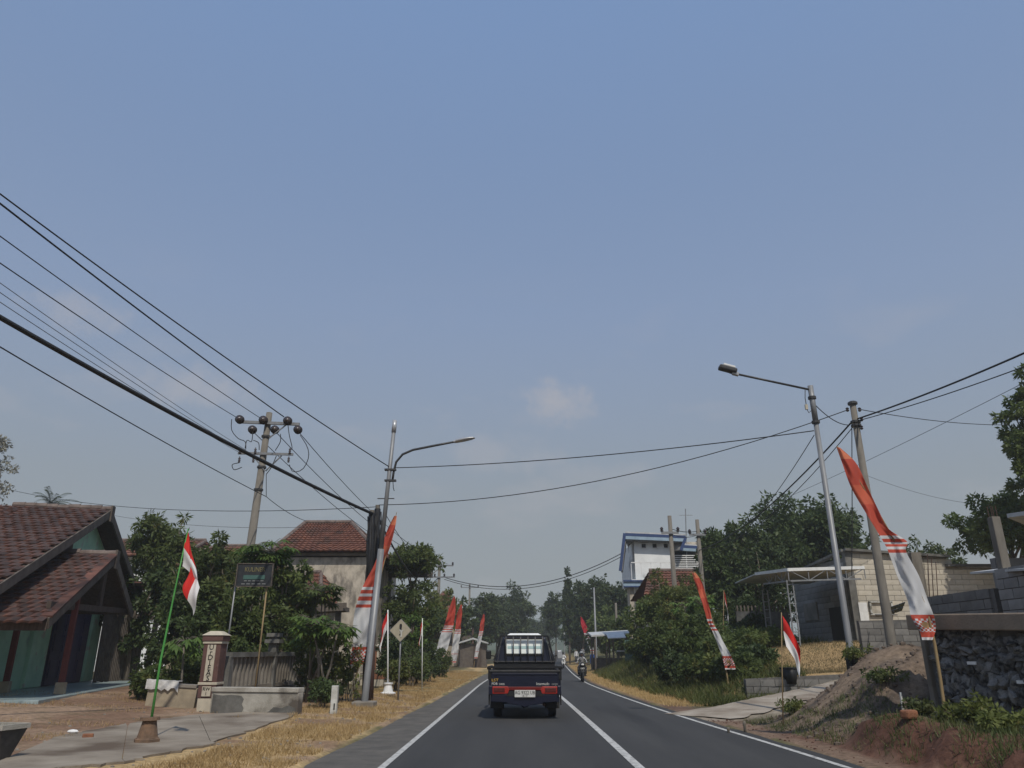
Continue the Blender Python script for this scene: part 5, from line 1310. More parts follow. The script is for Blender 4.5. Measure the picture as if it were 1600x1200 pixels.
# stone retaining wall
sw1 = thing('stone_wall', 'dark rough stone retaining wall with a concrete beam on top', 'wall', (WALLX + .6, 11.4, .1))
WD = Vector((WSL, -1, 0)).normalized(); WNv = Vector((-1, -WSL, 0)).normalized(); WS = Vector((WALLX, WALLY, 0))
def WP(s_, o_, z): return WS + WD * s_ - WNv * o_ + Vector((0, 0, z))       # along the wall from its far end, into the wall, up
MB().bar(WP(-.1, .28, .88), WP(5.6, .28, .84), .36, 1.95).build('mortar_core', M['mortar_dark'], sw1)
MB().bar(WP(-.15, .14, 1.945), WP(5.6, .14, 1.76), .5, .25).build('cap_beam', M['cap'], sw1, bev=.02)
MB().bar(WP(-.02, .12, -.1), WP(-.02, .12, 1.84), .15, .13).build('end_column', M['concrete'], sw1, bev=.02)
stones = []
for s_ in range(9):
    rg = random.Random(100 + s_); mb = MB(); mb.ball((0, 0, 0), (.62, .5, .62), 7, 5)
    mb.v = [tuple(Vector(v) * (1 + rg.uniform(-.34, .26))) for v in mb.v]
    stones.append(mb.build('stone', M['stone'], data_only=True))
inv = W[sw1.name].inverted(); zrow = .0; ns = 0; Rwall = Matrix((-WNv, -WD, Vector((0, 0, 1)))).transposed().to_4x4()
while zrow < 1.76:
    hh = rnd.uniform(.09, .19); yy = .10 + rnd.uniform(0, .12)
    while yy < 2.75:
        ww = rnd.uniform(.11, .27); dz_ = rnd.uniform(-.03, .03)
        if zrow + hh < 1.86 - .035 * yy:
            o = bpy.data.objects.new('stone', rnd.choice(stones)); COL.objects.link(o); o.parent = sw1
            o.matrix_local = inv @ Matrix.Translation(WP(yy + ww / 2, .10 + rnd.uniform(-.06, .04), zrow + hh / 2 + dz_)) @ Rwall @ Matrix.Rotation(rnd.uniform(-.6, .6), 4, 'X') @ Matrix.Diagonal((.20, ww * 1.16, hh * 1.2, 1)) @ Matrix.Rotation(rnd.choice((0, math.pi)), 4, 'Y')
            ns += 1
        yy += ww * .92
    zrow += hh * .9
mb = MB(); zrow = .0                                    # the rest of the wall, nearer than the frame shows
rg = random.Random(55)
while zrow < 1.7:
    hh = rg.uniform(.10, .2); yy = 2.75
    while yy < 5.5:
        ww = rg.uniform(.12, .3)
        if zrow + hh < 1.84 - .035 * yy:
            i0 = len(mb.v); mb.ball((0, 0, 0), (.6, .6, .6), 6, 4)
            for vi in range(i0, len(mb.v)):
                v_ = Vector(mb.v[vi]) * (1 + rg.uniform(-.3, .25)); mb.v[vi] = tuple(WP(yy + ww / 2, .10, zrow + hh / 2) - WNv * (v_.x * .2) + WD * (v_.y * ww * 1.15) + Vector((0, 0, v_.z * hh * 1.2)))
        yy += ww * .92
    zrow += hh * .9
tag(mb.build('stones', M['stone'], sw1), kind='stuff')
for s0_, z_, lab in ((.95, 1.30, 'white scrap caught high in the middle of the stone wall'), (1.75, 1.05, 'white scrap caught in the stone wall at the right frame edge'), (.3, .62, 'small white scrap low on the stone wall near its end column')):
    tag(MB().box(WP(s0_, -.03, z_), (.02, .15, .045), math.atan2(WD.y, WD.x) + math.pi / 2 + .1).build('paper_scrap', M['white']), lab, 'litter')
# block fence along the terrace behind it
fx = 9.2
f1 = thing('block_wall', 'dark block fence with a sloping top behind the stone wall', 'wall', (fx, 16, 1.6))
core = MB().prism([(fx, 17.6, 1.2), (fx, 14.95, 1.2), (fx, 14.95, 2.62), (fx, 17.6, 2.62)], (.16, 0, 0)).build('core', M['mortar_dark'], f1)
block_wall(core, Vector((fx, 17.6, 0)), Vector((0, -1, 0)), Xn, 2.62, 1.3, lambda x: 2.62, .42, .19, 'block_dark')
f2 = thing('block_wall', 'brown-grey block wall under a corrugated roof edge at the right frame edge', 'wall', (fx, 12.5, 2.0))
core = MB().prism([(fx - .02, 14.72, 1.98), (fx - .02, 10.5, 1.98), (fx - .02, 10.5, 2.95), (fx - .02, 14.72, 2.95)], (.16, 0, 0)).build('core', M['mortar_dark'], f2)
block_wall(core, Vector((fx - .02, 14.72, 0)), Vector((0, -1, 0)), Xn, 4.2, 2.0, lambda x: 2.95, .42, .19, 'block_grey')
a = at(1516, 897, 16.2); b_ = at(1640, 889, 12.6)
MB().prism([a, b_, b_ + Vector((2.2, 0, .25)), a + Vector((2.2, 0, .25))], (0, 0, .04)).build('roof_sheet', M['shed_roof'], f2)
MB().box((fx + 1.9, 13.4, 2.95 / 2 + 1.0), (.18, 3.5, 2.6)).build('rear_wall', M['block_grey'], f2)
q = at(1552, 808, 14.85); tpil = thing('concrete_pillar', 'tall bare concrete pillar standing at the block fence on the right', 'pillar', (q.x, 14.85, 1.9))
MB().box((q.x, 14.85, (q.z + 1.9) / 2), (.17, .17, q.z - 1.9)).build('shaft', M['pole_concrete'], tpil, bev=.015)
for sx in (-1, 1):
    for sy in (-1, 1): MB().tube([(q.x + sx * .05, 14.85 + sy * .05, q.z - .05), (q.x + sx * .05, 14.85 + sy * .05, q.z + .22)], .008, n=5).build('rebar', M['rust'], tpil)
a = at(1574, 809, 19); b_ = at(1660, 797, 17)
rr2 = thing('shed', 'grey shed with a pale roof edge behind the right block wall', 'shed', (a.x + 2, 18.5, 2))
MB().prism([a, b_, b_ + Vector((2, 1.5, -.2)), a + Vector((3, 2.5, -.2))], (0, 0, .1)).build('roof', M['shed_roof'], rr2)
q = at(1572, 868, 19.2); MB().box((q.x + 2.0, 19.8, q.z / 2 + .5), (4.0, .2, q.z - 1)).build('wall', M['grey_panel'], rr2)
MB().box((q.x + .1, 19.5, a.z / 2 + .6), (.15, .15, a.z - 1.2)).build('post', M['galv'], rr2); MB().box((q.x + 3.2, 18.6, a.z / 2 + .6), (.15, .15, a.z - 1.2)).build('post', M['galv'], rr2)
# small things on the right bank
g = ground_at(1414, 1132, 13.3)
tag(MB().tube([g - Vector((0, 0, .1)), g + Vector((.01, 0, .42))], .02, n=6).build('stake', M['white_dirty']), 'short pale stake in the grass before the stone wall', 'stake')
g = ground_at(1427, 1157, 11.9)
tag(MB().box(g + Vector((0, 0, .07)), (.24, .15, .12), .5).build('brick', M['clay'], bev=.03), 'lone orange brick on the red earth bank', 'brick')
g = ground_at(1233, 1052, 24.4)
t = thing('bucket', 'black plastic bucket behind the flag at the driveway', 'bucket', g)
MB().lathe([(.2, 0), (.26, .45), (.23, .45), (.18, .05)], g, 14).build('tub', M['black_paint'], t, smooth=True); MB().lathe([(.27, .42), (.28, .46), (.25, .46)], g, 14).build('rim', M['rubber'], t)
g = ground_at(1157, 1127, 15.9)
for k, (dx, h) in enumerate(((-.25, .16), (.1, .26))):
    mb = MB(); mb.lathe([(.03, -.05), (.026, h * .6), (.038, h * .8), (.018, h)], g + Vector((dx, .1 * k, 0)), 7)
    tag(mb.build('tree_stump', M['bark_pale'], smooth=True), ('taller' if k else 'shorter') + ' of two cut stumps at the road end of the driveway', 'stump')

# ---------------------------------------------------------------- pickup truck
tr = thing('pickup_truck', 'dark navy pickup truck with a barred rack behind its cab, seen from behind', 'pickup truck')
def T(mb, name, m, par=tr, **k): return mb.build(name, M[m], par, **k)
BW = 1.70
bed = MB()
bed.box((0, 1.2, .62), (BW - .08, 2.3, .12)); T(bed, 'bed_floor', 'black_paint')
tg = T(MB().box((0, .03, .86), (BW - .02, .06, .42)), 'tailgate', 'navy', bev=.025)
T(MB().bar((-BW / 2 + .02, .0, 1.055), (BW / 2 - .02, .0, 1.055), .07, .035), 'top_rail', 'rack_metal', tg)
MB().box((0, -.004, .98), (BW - .16, .02, .05)).build('rib', M['navy'], tg, bev=.008)
for s_ in (-1, 1):
    sdp = T(MB().box((s_ * (BW / 2 - .03), 1.2, .86), (.05, 2.28, .42)), 'bed_side', 'navy', bev=.02)
    T(MB().bar((s_ * (BW / 2 + .012), .02, 1.11), (s_ * (BW / 2 + .012), 2.3, 1.11), .06, .06), 'side_rail', 'black_paint', sdp)
    T(MB().box((s_ * (BW / 2 - .02), .02, .99), (.07, .07, .28)), 'corner_post', 'black_paint', bev=.01)
T(MB().bar((-BW / 2 - .02, .0, 1.13), (BW / 2 + .02, .0, 1.13), .07, .05), 'rear_rail', 'black_paint', tg)
# lamp strip, lamps, bumper
T(MB().box((0, -.02, .665), (BW * .56, .05, .075)), 'reflector_strip', 'tail_strip', bev=.008)
for s_ in (-1, 1):
    tl = T(MB().prism([(s_ * x, -.05, z) for x, z in ((.80, .71), (.40, .71), (.36, .64), (.40, .55), (.80, .55))], (0, .08, 0)), 'tail_light', 'tail_red', bev=.012)
    T(MB().box((s_ * .60, -.055, .635), (.26, .02, .09)), 'lens', 'tail_dark', tl, bev=.006)
    T(MB().box((s_ * .80, -.04, .63), (.09, .10, .20)), 'lamp_housing', 'navy', bev=.02)
bp_ = MB(); bp_.prism([(-.80, -.03, .54), (.80, -.03, .54), (.80, -.03, .38), (.42, -.03, .36), (.40, -.03, .33), (.12, -.03, .30), (0, -.03, .26), (-.12, -.03, .30), (-.40, -.03, .33), (-.42, -.03, .36), (-.80, -.03, .38)], (0, .10, 0))
T(bp_, 'bumper', 'navy', bev=.012)
T(MB().box((0, -.036, .625 - .07), (BW * .50, .012, .11)), 'plate_recess', 'black_paint')
pl = T(MB().box((0, -.075, .555), (.48, .015, .155)), 'number_plate', 'plate', bev=.006)
text('plate_text', 'AG 9322 UB', pl, M['ink'], Matrix.Translation((0, -.085, .575)) @ FACE_CAM, .112, .002, .80)
text('plate_date', '08 · 27', pl, M['ink'], Matrix.Translation((0, -.085, .505)) @ FACE_CAM, .045, .002, .9)
text('badge', 'LST', tg, M['yellow_print'], Matrix.Translation((-.70, -.008, .845)) @ FACE_CAM, .085, .003, 1.25)
text('badge', 'PDB', tg, M['plate'], Matrix.Translation((-.71, -.008, .765)) @ FACE_CAM, .075, .003, 1.0)
text('badge', 'DIESEL', tg, M['plate'], Matrix.Translation((-.535, -.008, .757)) @ FACE_CAM, .055, .003, .85)
text('lettering', 'Intermudo', tg, M['plate'], Matrix.Translation((.42, -.008, .765)) @ FACE_CAM, .088, .003, .82)
text('lettering', 'cargo', tg, M['grey_print'], Matrix.Translation((.70, -.008, .765)) @ FACE_CAM, .08, .003, .82)
# cab
cab = MB()
prof = [(2.42, .55), (2.42, 1.20), (2.50, 1.84), (2.62, 1.90), (3.70, 1.90), (3.95, 1.80), (4.35, 1.20), (4.42, .55)]
for s_ in (-1, 1):
    for y, z in prof:
        w = .82 if z <= 1.21 else .82 - .27 * (z - 1.2) / .7
        cab.v.append((s_ * w, y, z))
n_ = len(prof)
cab.f = [tuple(range(n_)), tuple(range(2 * n_ - 1, n_ - 1, -1))] + [(i, (i + 1) % n_, n_ + (i + 1) % n_, n_ + i)[::-1] for i in range(n_)]; cab.mi = [0] * len(cab.f)
cabo = T(cab, 'cab', 'navy', bev=.04)
T(MB().box((0, 3.0, 1.925), (.95, 1.0, .05), taper=.8), 'roof_panel', 'white', cabo, bev=.02)
Rw = Matrix.Rotation(math.radians(-7), 3, 'X')
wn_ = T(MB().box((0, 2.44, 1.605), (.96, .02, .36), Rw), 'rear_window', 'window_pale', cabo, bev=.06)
T(MB().box((0, 2.428, 1.585), (.90, .012, .07), Rw), 'tint_band', 'window_band', wn_)
T(MB().box((0, 2.452, 1.605), (1.06, .02, .46), Rw), 'window_seal', 'rubber', cabo, bev=.06)
T(MB().box((0, 4.16, 1.52), (1.1, .03, .6), Matrix.Rotation(math.radians(-34), 3, 'X')), 'windscreen', 'glass_dark', cabo)
for s_ in (-1, 1):
    T(MB().box((s_ * .75, 3.35, 1.48), (.03, 1.0, .45), Matrix.Rotation(s_ * -.37, 3, 'Y')), 'side_window', 'glass_dark', cabo)
    mi_ = T(MB().bar((s_ * .78, 4.0, 1.35), (s_ * 1.0, 3.98, 1.38), .03), 'mirror_arm', 'black_paint', cabo)
    T(MB().box((s_ * 1.02, 3.96, 1.40), (.15, .07, .24)), 'mirror', 'lamp_head' if s_ > 0 else 'black_paint', mi_, bev=.03)
T(MB().box((0, 4.5, .62), (1.6, .2, .28)), 'front_bumper', 'black_paint', bev=.04)
# rack of bars
rk = MB()
for (a, b_) in (((-.80, 2.34, 1.20), (-.63, 2.34, 1.87)), ((.80, 2.34, 1.20), (.63, 2.34, 1.87)), ((-.65, 2.34, 1.87), (.65, 2.34, 1.87)), ((-.82, 2.34, 1.22), (.82, 2.34, 1.22))): rk.bar(a, b_, .045)
rko = T(rk, 'rack_frame', 'black_paint')
T(MB().bar((-.80, 2.31, 1.235), (.80, 2.31, 1.235), .025), 'lower_tube', 'rack_metal', rko)
for i in range(6):
    x = (i - 2.5) * .196; T(MB().tube([(x, 2.31, 1.22), (x, 2.31, 1.86)], .016, n=8), 'rack_bar', 'rack_metal', rko, smooth=True)
for s_ in (-1, 1): T(MB().bar((s_ * .72, 2.31, 1.2), (s_ * .60, 2.31, 1.85), .02), 'edge_tube', 'rack_metal', rko)
T(MB().box((0, 2.36, 1.14), (1.62, .05, .16)), 'headboard', 'black_paint')
# chassis and wheels
ch = MB()
for s_ in (-1, 1): ch.box((s_ * .38, 2.2, .45), (.10, 4.2, .14))
ch.box((0, .9, .33), (1.2, .10, .10)); ch.ball((0, .9, .33), (.14, .16, .14)); T(ch, 'chassis', 'black_paint')
T(MB().tube([(.45, .2, .30), (.45, 1.6, .30)], .035, n=8), 'exhaust', 'rust')
for y in (.92, 3.65):
    for s_ in (-1, 1):
        RY = Matrix.Rotation(math.pi / 2, 3, 'Y')
        wh = T(MB().lathe([(.20, -.09), (.28, -.095), (.30, -.07), (.30, .07), (.28, .095), (.20, .09)], (s_ * .66, y, .30), 20, rot=RY), 'wheel', 'rubber', smooth=True)
        T(MB().lathe([(.05, -.07), (.19, -.06), (.20, .06), (.05, .07)], (s_ * .66, y, .30), 14, rot=RY), 'rim', 'rack_metal', wh)
for s_ in (-1, 1):
    T(MB().box((s_ * .67, .45, .38), (.30, .02, .34)), 'mud_flap', 'rubber')
    T(MB().box((s_ * .80, 1.0, .60), (.06, .9, .16)), 'wheel_arch', 'black_paint', bev=.02)
    T(MB().box((s_ * .835, .1, .46), (.03, .2, .3)), 'side_flap', 'rubber')
tr.location = (.21, 18.9, 0); tr.rotation_euler = (0, 0, math.radians(-.4)); W[tr.name] = Matrix.Translation(tr.location)

# ---------------------------------------------------------------- motorcycles and riders
def skin_body(name, joints, edges, mat_, parent, extra=None, sub=1):
    me = bpy.data.meshes.new(name); me.from_pydata([j[0] for j in joints], edges, []); me.update()
    o = bpy.data.objects.new(name, me); COL.objects.link(o)
    if parent: o.parent = parent
    reg(o, parent)
    md = o.modifiers.new('skin', 'SKIN'); md.use_smooth_shade = True
    lay = me.skin_vertices[0] if me.skin_vertices else None
    for i, j in enumerate(joints):
        r_ = j[1] if isinstance(j[1], tuple) else (j[1], j[1]); me.skin_vertices[0].data[i].radius = r_; me.skin_vertices[0].data[i].use_root = (i == 0)
    s_ = o.modifiers.new('sub', 'SUBSURF'); s_.levels = sub; s_.render_levels = sub + 1
    me.materials.append(mat_); return o
def motorcycle(label, pos, front, body):
    t = thing('motorcycle', label, 'motorcycle', pos, group='oncoming motorcycles')
    P = Vector(pos)                                      # faces the camera: front at -y
    for y, nm in ((-.62, 'front'), (.62, 'rear')):
        RY = Matrix.Rotation(math.pi / 2, 3, 'Y')
        wv = MB().lathe([(.22, -.04), (.28, -.045), (.29, 0), (.28, .045), (.22, .04)], P + Vector((0, y, .29)), 18, rot=RY).build('wheel', M['rubber'], t, smooth=True)
        MB().lathe([(.03, -.05), (.21, -.02), (.21, .02), (.03, .05)], P + Vector((0, y, .29)), 12, rot=RY).build('rim', M['rack_metal'], wv)
    MB().prism([P + Vector((x, -.42, z)) for x, z in ((-.16, .38), (.16, .38), (.22, .72), (.17, .98), (-.17, .98), (-.22, .72))], (0, .12, 0)).build('front_shield', M[front], t, bev=.03)
    MB().prism([P + Vector((x, -.72, z)) for x, z in ((-.09, .50), (.09, .50), (.10, .60), (-.10, .60))], (0, .28, .02)).build('front_mudguard', M[front], t, bev=.02)
    hl = MB().ball(P + Vector((0, -.46, 1.02)), (.16, .10, .10)).build('headlight_cowl', M[body], t, smooth=True)
    MB().ball(P + Vector((0, -.53, 1.0)), (.10, .05, .06)).build('lens', M['white'], hl, smooth=True)
    for s_ in (-1, 1):
        MB().tube([P + Vector((s_ * .06, -.62, .29)), P + Vector((s_ * .05, -.40, .9))], .025, n=7).build('fork', M['dark_metal'], t)
        mrr = MB().tube([P + Vector((s_ * .28, -.3, 1.06)), P + Vector((s_ * .34, -.3, 1.22))], .01, n=5).build('mirror_arm', M['dark_metal'], t)
        MB().ball(P + Vector((s_ * .36, -.3, 1.26)), (.06, .02, .045)).build('mirror', M['black_paint'], mrr)
        MB().box(P + Vector((s_ * .2, .05, .34)), (.2, .12, .04)).build('footrest', M['rubber'], t)
    MB().tube([P + Vector((-.36, -.24, 1.03)), P + Vector((-.2, -.34, 1.05)), P + Vector((.2, -.34, 1.05)), P + Vector((.36, -.24, 1.03))], .018, n=7).build('handlebar', M['dark_metal'], t)
    MB().box(P + Vector((0, .25, .58)), (.26, 1.0, .26)).box(P + Vector((0, -.1, .40)), (.30, .6, .10)).build('body', M[body], t, bev=.05)
    MB().box(P + Vector((0, .38, .76)), (.26, .75, .10)).build('seat', M['rubber'], t, bev=.04)
    MB().box(P + Vector((0, -.445, .78)), (.22, .012, .09)).build('number_plate', M['plate'], t)
    return t
def rider(label, pos, shirt, helm, visor=True):
    P = Vector(pos); t = thing('person', label, 'person', pos)
    v = lambda x, y, z: tuple(P + Vector((x, y, z)))
    J = [(v(0, .30, .88), (.15, .13)), (v(0, .24, 1.08), (.145, .11)), (v(0, .17, 1.30), (.17, .12)), (v(0, .14, 1.40), (.10, .09)), (v(0, .11, 1.47), (.055, .055)), (v(0, .08, 1.58), (.085, .10)), (v(0, .08, 1.68), (.075, .085))]
    Ed = [(0, 1), (1, 2), (2, 3), (3, 4), (4, 5), (5, 6)]
    for s_ in (-1, 1):
        k = len(J)
        J += [(v(s_ * .19, .14, 1.36), .062), (v(s_ * .30, .0, 1.16), .05), (v(s_ * .31, -.20, 1.07), .036), (v(s_ * .31, -.27, 1.06), (.04, .03))]
        Ed += [(3, k), (k, k + 1), (k + 1, k + 2), (k + 2, k + 3)]
        k = len(J)
        J += [(v(s_ * .12, .24, .84), .095), (v(s_ * .21, -.18, .80), .07), (v(s_ * .20, .02, .42), .05), (v(s_ * .20, -.12, .385), (.045, .035))]
        Ed += [(0, k), (k, k + 1), (k + 1, k + 2), (k + 2, k + 3)]
    body = skin_body('body', [(tuple(Vector(p) - P), r_) for p, r_ in J], Ed, M[shirt], t)
    for s_ in (-1, 1):
        mb = MB(); mb.tube([v(s_ * .12, .22, .86), v(s_ * .215, -.17, .82), v(s_ * .205, .02, .46)], [.12, .09, .075], n=9); mb.build('trouser_leg', M['trousers'], t, smooth=True)
        mb = MB(); mb.ball(v(s_ * .20, -.08, .39), (.05, .13, .045)); mb.build('shoe', M['rubber'], t, smooth=True)
        hnd = MB(); hnd.ball(v(s_ * .31, -.26, 1.06), (.045, .05, .03))
        for f in range(4): x = s_ * (.275 + f * .022); hnd.tube([v(x, -.27, 1.085), v(x, -.325, 1.075), v(x, -.33, 1.035), v(x, -.29, 1.025)], [.011, .011, .010, .008], n=5)
        hnd.tube([v(s_ * .272, -.24, 1.05), v(s_ * .268, -.29, 1.03), v(s_ * .285, -.315, 1.02)], [.012, .011, .009], n=5)
        hnd.build('hand', M['skin'], t, smooth=True)
    fc = MB(); fc.ball(v(0, .01, 1.585), (.07, .06, .085)); fc.ball(v(0, -.052, 1.58), (.012, .015, .018)); fc.build('face', M['skin'], t, smooth=True)
    for s_ in (-1, 1): MB().ball(v(s_ * .028, -.046, 1.605), (.012, .008, .007)).build('eye', M['ink'], t)
    MB().box(v(0, -.048, 1.545), (.04, .008, .008)).build('mouth', M['red_paint'], t)
    hm = MB(); hm.ball(v(0, .08, 1.66), (.135, .15, .125), 12, 8); hm.build('helmet', M[helm], t, smooth=True)
    if visor: MB().box(v(0, -.065, 1.665), (.2, .03, .06), Matrix.Rotation(-.3, 3, 'X')).build('visor', M['glass_dark'], t, bev=.01)
    return t
m1 = (3.55, 43.0, 0.0)
motorcycle('black motorcycle with a white number plate, nearer of two oncoming bikes', m1, 'black_paint', 'black_paint')
rider('person in a grey printed shirt and pale helmet riding the nearer black motorcycle', m1, 'shirt_print', 'helmet_grey')
m2 = (4.75, 80.0, 0.0)
motorcycle('white scooter, farther of two oncoming bikes', m2, 'white', 'white')
rider('person in a white shirt and dark helmet riding the farther white scooter', m2, 'shirt_white', 'black_paint')
for o in [o for o in COL.objects if o.parent is None and o.get('category') in ('motorcycle', 'person')]: o.scale = (.86, .86, .86)
# people and clutter by the roadside far ahead
def stander(label, pos, shirt):
    P = Vector(pos); t = thing('person', label, 'person', pos)
    v = lambda x, y, z: (x, y, z)
    J = [(v(0, 0, .95), (.14, .10)), (v(0, 0, 1.15), (.13, .095)), (v(0, 0, 1.36), (.16, .10)), (v(0, 0, 1.44), (.09, .08)), (v(0, -.01, 1.50), .05), (v(0, -.02, 1.58), (.075, .09)), (v(0, -.02, 1.66), (.07, .08))]
    Ed = [(0, 1), (1, 2), (2, 3), (3, 4), (4, 5), (5, 6)]
    for s_ in (-1, 1):
        k = len(J); J += [(v(s_ * .19, 0, 1.40), .055), (v(s_ * .24, .02, 1.12), .045), (v(s_ * .24, -.06, .88), .034), (v(s_ * .24, -.09, .80), (.035, .02))]; Ed += [(3, k), (k, k + 1), (k + 1, k + 2), (k + 2, k + 3)]
        k = len(J); J += [(v(s_ * .10, 0, .88), .09), (v(s_ * .11, -.02, .48), .062), (v(s_ * .11, .02, .09), .042), (v(s_ * .11, -.12, .05), (.04, .03))]; Ed += [(0, k), (k, k + 1), (k + 1, k + 2), (k + 2, k + 3)]
    skin_body('body', J, Ed, M[shirt], t)
    for s_ in (-1, 1): MB().tube([P + Vector((s_ * .10, 0, .92)), P + Vector((s_ * .11, -.01, .48)), P + Vector((s_ * .11, .02, .1))], [.115, .085, .07], n=8).build('trouser_leg', M['trousers'], t, smooth=True)
    MB().ball(P + Vector((0, .0, 1.66)), (.09, .10, .08)).build('hair', M['ink'], t, smooth=True)
    MB().ball(P + Vector((0, -.06, 1.57)), (.07, .06, .08)).build('face', M['skin'], t, smooth=True)
q = gp(890, 1033.5, 0); stander('person in a white shirt standing at the right roadside beyond the scooter', (8.2, 108, gz1(8.2, 108)), 'shirt_white')
stander('person in dark grey clothes standing right of the white-shirted one', (9.0, 107, gz1(9.0, 107)), 'shirt_print')
t = thing('water_drum', 'small blue drum by the road beneath the dark red banner', 'drum', (8.1, 84, gz1(8.1, 84)))
MB().lathe([(.28, 0), (.30, .1), (.29, .45), (.30, .8), (.27, .9)], (8.1, 84, gz1(8.1, 84)), 14).build('drum', M['blue_tarp'], t, smooth=True); MB().lathe([(.12, .9), (.12, .96)], (8.1, 84, gz1(8.1, 84)), 10).build('lid', M['white'], t)
t = thing('stall_table', 'low white-topped stall table by the verge left of the green gate', 'table', (8.4, 60, gz1(8.4, 60)))
g = gz1(8.4, 60); MB().box((8.4, 60, g + .62), (1.5, .8, .06)).build('table_top', M['white'], t)
for sx in (-.65, .65):
    for sy in (-.33, .33): MB().box((8.4 + sx, 60 + sy, g + .3), (.06, .06, .6)).build('leg', M['timber_grey'], t)
# truck with a blue tarpaulin far ahead, mostly hidden by the pickup's roof
fy = 150; fxx = at(838, 1000, fy).x; fz = float(rz(fy))
t = thing('cargo_truck', 'far cargo truck under a blue tarpaulin, just above the pickup roof', 'truck', (fxx, fy, fz))
ztp = at(838, 990, fy).z
MB().prism([(fxx - .95, fy, fz + .9), (fxx + .95, fy, fz + .9), (fxx + .95, fy, ztp - .7), (fxx + .55, fy, ztp), (fxx - .55, fy, ztp), (fxx - .95, fy, ztp - .7)], (0, 4, 0)).build('tarpaulin', M['blue_tarp'], t)
MB().box((fxx, fy + 2, fz + .75), (2.0, 4.4, .3)).build('bed', M['timber_dark'], t); MB().box((fxx, fy + 5, fz + 1.5), (1.9, 1.5, 1.8)).build('cab', M['white_dirty'], t, bev=.1)
for sx in (-.8, .8):
    for yy in (.8, 4.8): MB().lathe([(.25, -.12), (.42, -.12), (.42, .12), (.25, .12)], (fxx + sx, fy + yy, fz + .42), 14, rot=Matrix.Rotation(math.pi / 2, 3, 'Y')).build('wheel', M['rubber'], t)

# ---------------------------------------------------------------- vegetation
def leaves(clumps, n, size, seed, droop=.35, asp=.42, shell=.45, up=.0):
    rg = np.random.RandomState(seed); C = np.asarray(clumps, float)
    wgt = (C[:, 3] * C[:, 4] * C[:, 5]) ** (2 / 3); wgt /= wgt.sum()
    k = rg.choice(len(C), n, p=wgt)
    d = rg.normal(size=(n, 3)); d /= np.linalg.norm(d, axis=1)[:, None]
    rad = shell + (1 - shell) * rg.rand(n) ** .6; rad *= 1 + .18 * rg.normal(size=n) * (rg.rand(n) < .25)
    pos = C[k, :3] + d * C[k, 3:6] * rad[:, None]
    a = d * .7 + rg.normal(size=(n, 3)) * .55; a[:, 2] += up - droop; a /= np.linalg.norm(a, axis=1)[:, None]
    b_ = np.cross(a, rg.normal(size=(n, 3))); b_ /= np.linalg.norm(b_, axis=1)[:, None] + 1e-9
    nn = np.cross(a, b_)
    L = size * (.6 + .8 * rg.rand(n))[:, None]; w = L * asp * .5
    V = np.stack([pos, pos + a * L * .45 + b_ * w + nn * L * .06, pos + a * L, pos + a * L * .45 - b_ * w + nn * L * .06], 1).reshape(-1, 3)
    return V, np.arange(4 * n).reshape(n, 4)
def make_clumps(base, h, rad, c0, nc, rg, form='round'):
    out = []; z0, z1 = base[2] + c0, base[2] + h; zm = (z0 + z1) / 2; hz = (z1 - z0) / 2
    for i in range(nc):
        for _ in range(50):
            p = Vector((rg.uniform(-1, 1), rg.uniform(-1, 1), rg.uniform(-1, 1)))
            if p.length > 1 or p.length < .25: continue
            break
        if form == 'cone': k = 1 - .85 * (p.z * .5 + .5); p.x *= k; p.y *= k
        if form == 'flat': p.z = abs(p.z) * .9 + .05
        if form == 'shrub': p.z = p.z * .9; k = 1 - .35 * max(0, p.z); p.x *= k; p.y *= k
        s_ = rg.uniform(.19, .38) * (.8 if form == 'cone' else 1)
        f = .82
        out.append((base[0] + p.x * rad * f, base[1] + p.y * rad * f, zm + p.z * hz * .8, rad * s_, rad * s_, min(rad * s_, hz * .62) * rg.uniform(.65, .95)))
    for i in range(int(nc * 1.5)):                        # sprigs that break the outline
        p = Vector((rg.gauss(0, 1), rg.gauss(0, 1), rg.gauss(.25, .8))).normalized() * rg.uniform(.72, 1.16)
        if form == 'cone': k = 1 - .85 * (p.z * .5 + .5); p.x *= k; p.y *= k
        if form == 'flat': p.z = abs(p.z) * .6
        s_ = rg.uniform(.08, .19); out.append((base[0] + p.x * rad, base[1] + p.y * rad, zm + p.z * hz, rad * s_, rad * s_, rad * s_))
    out.sort(key=lambda c: c[2])
    return out
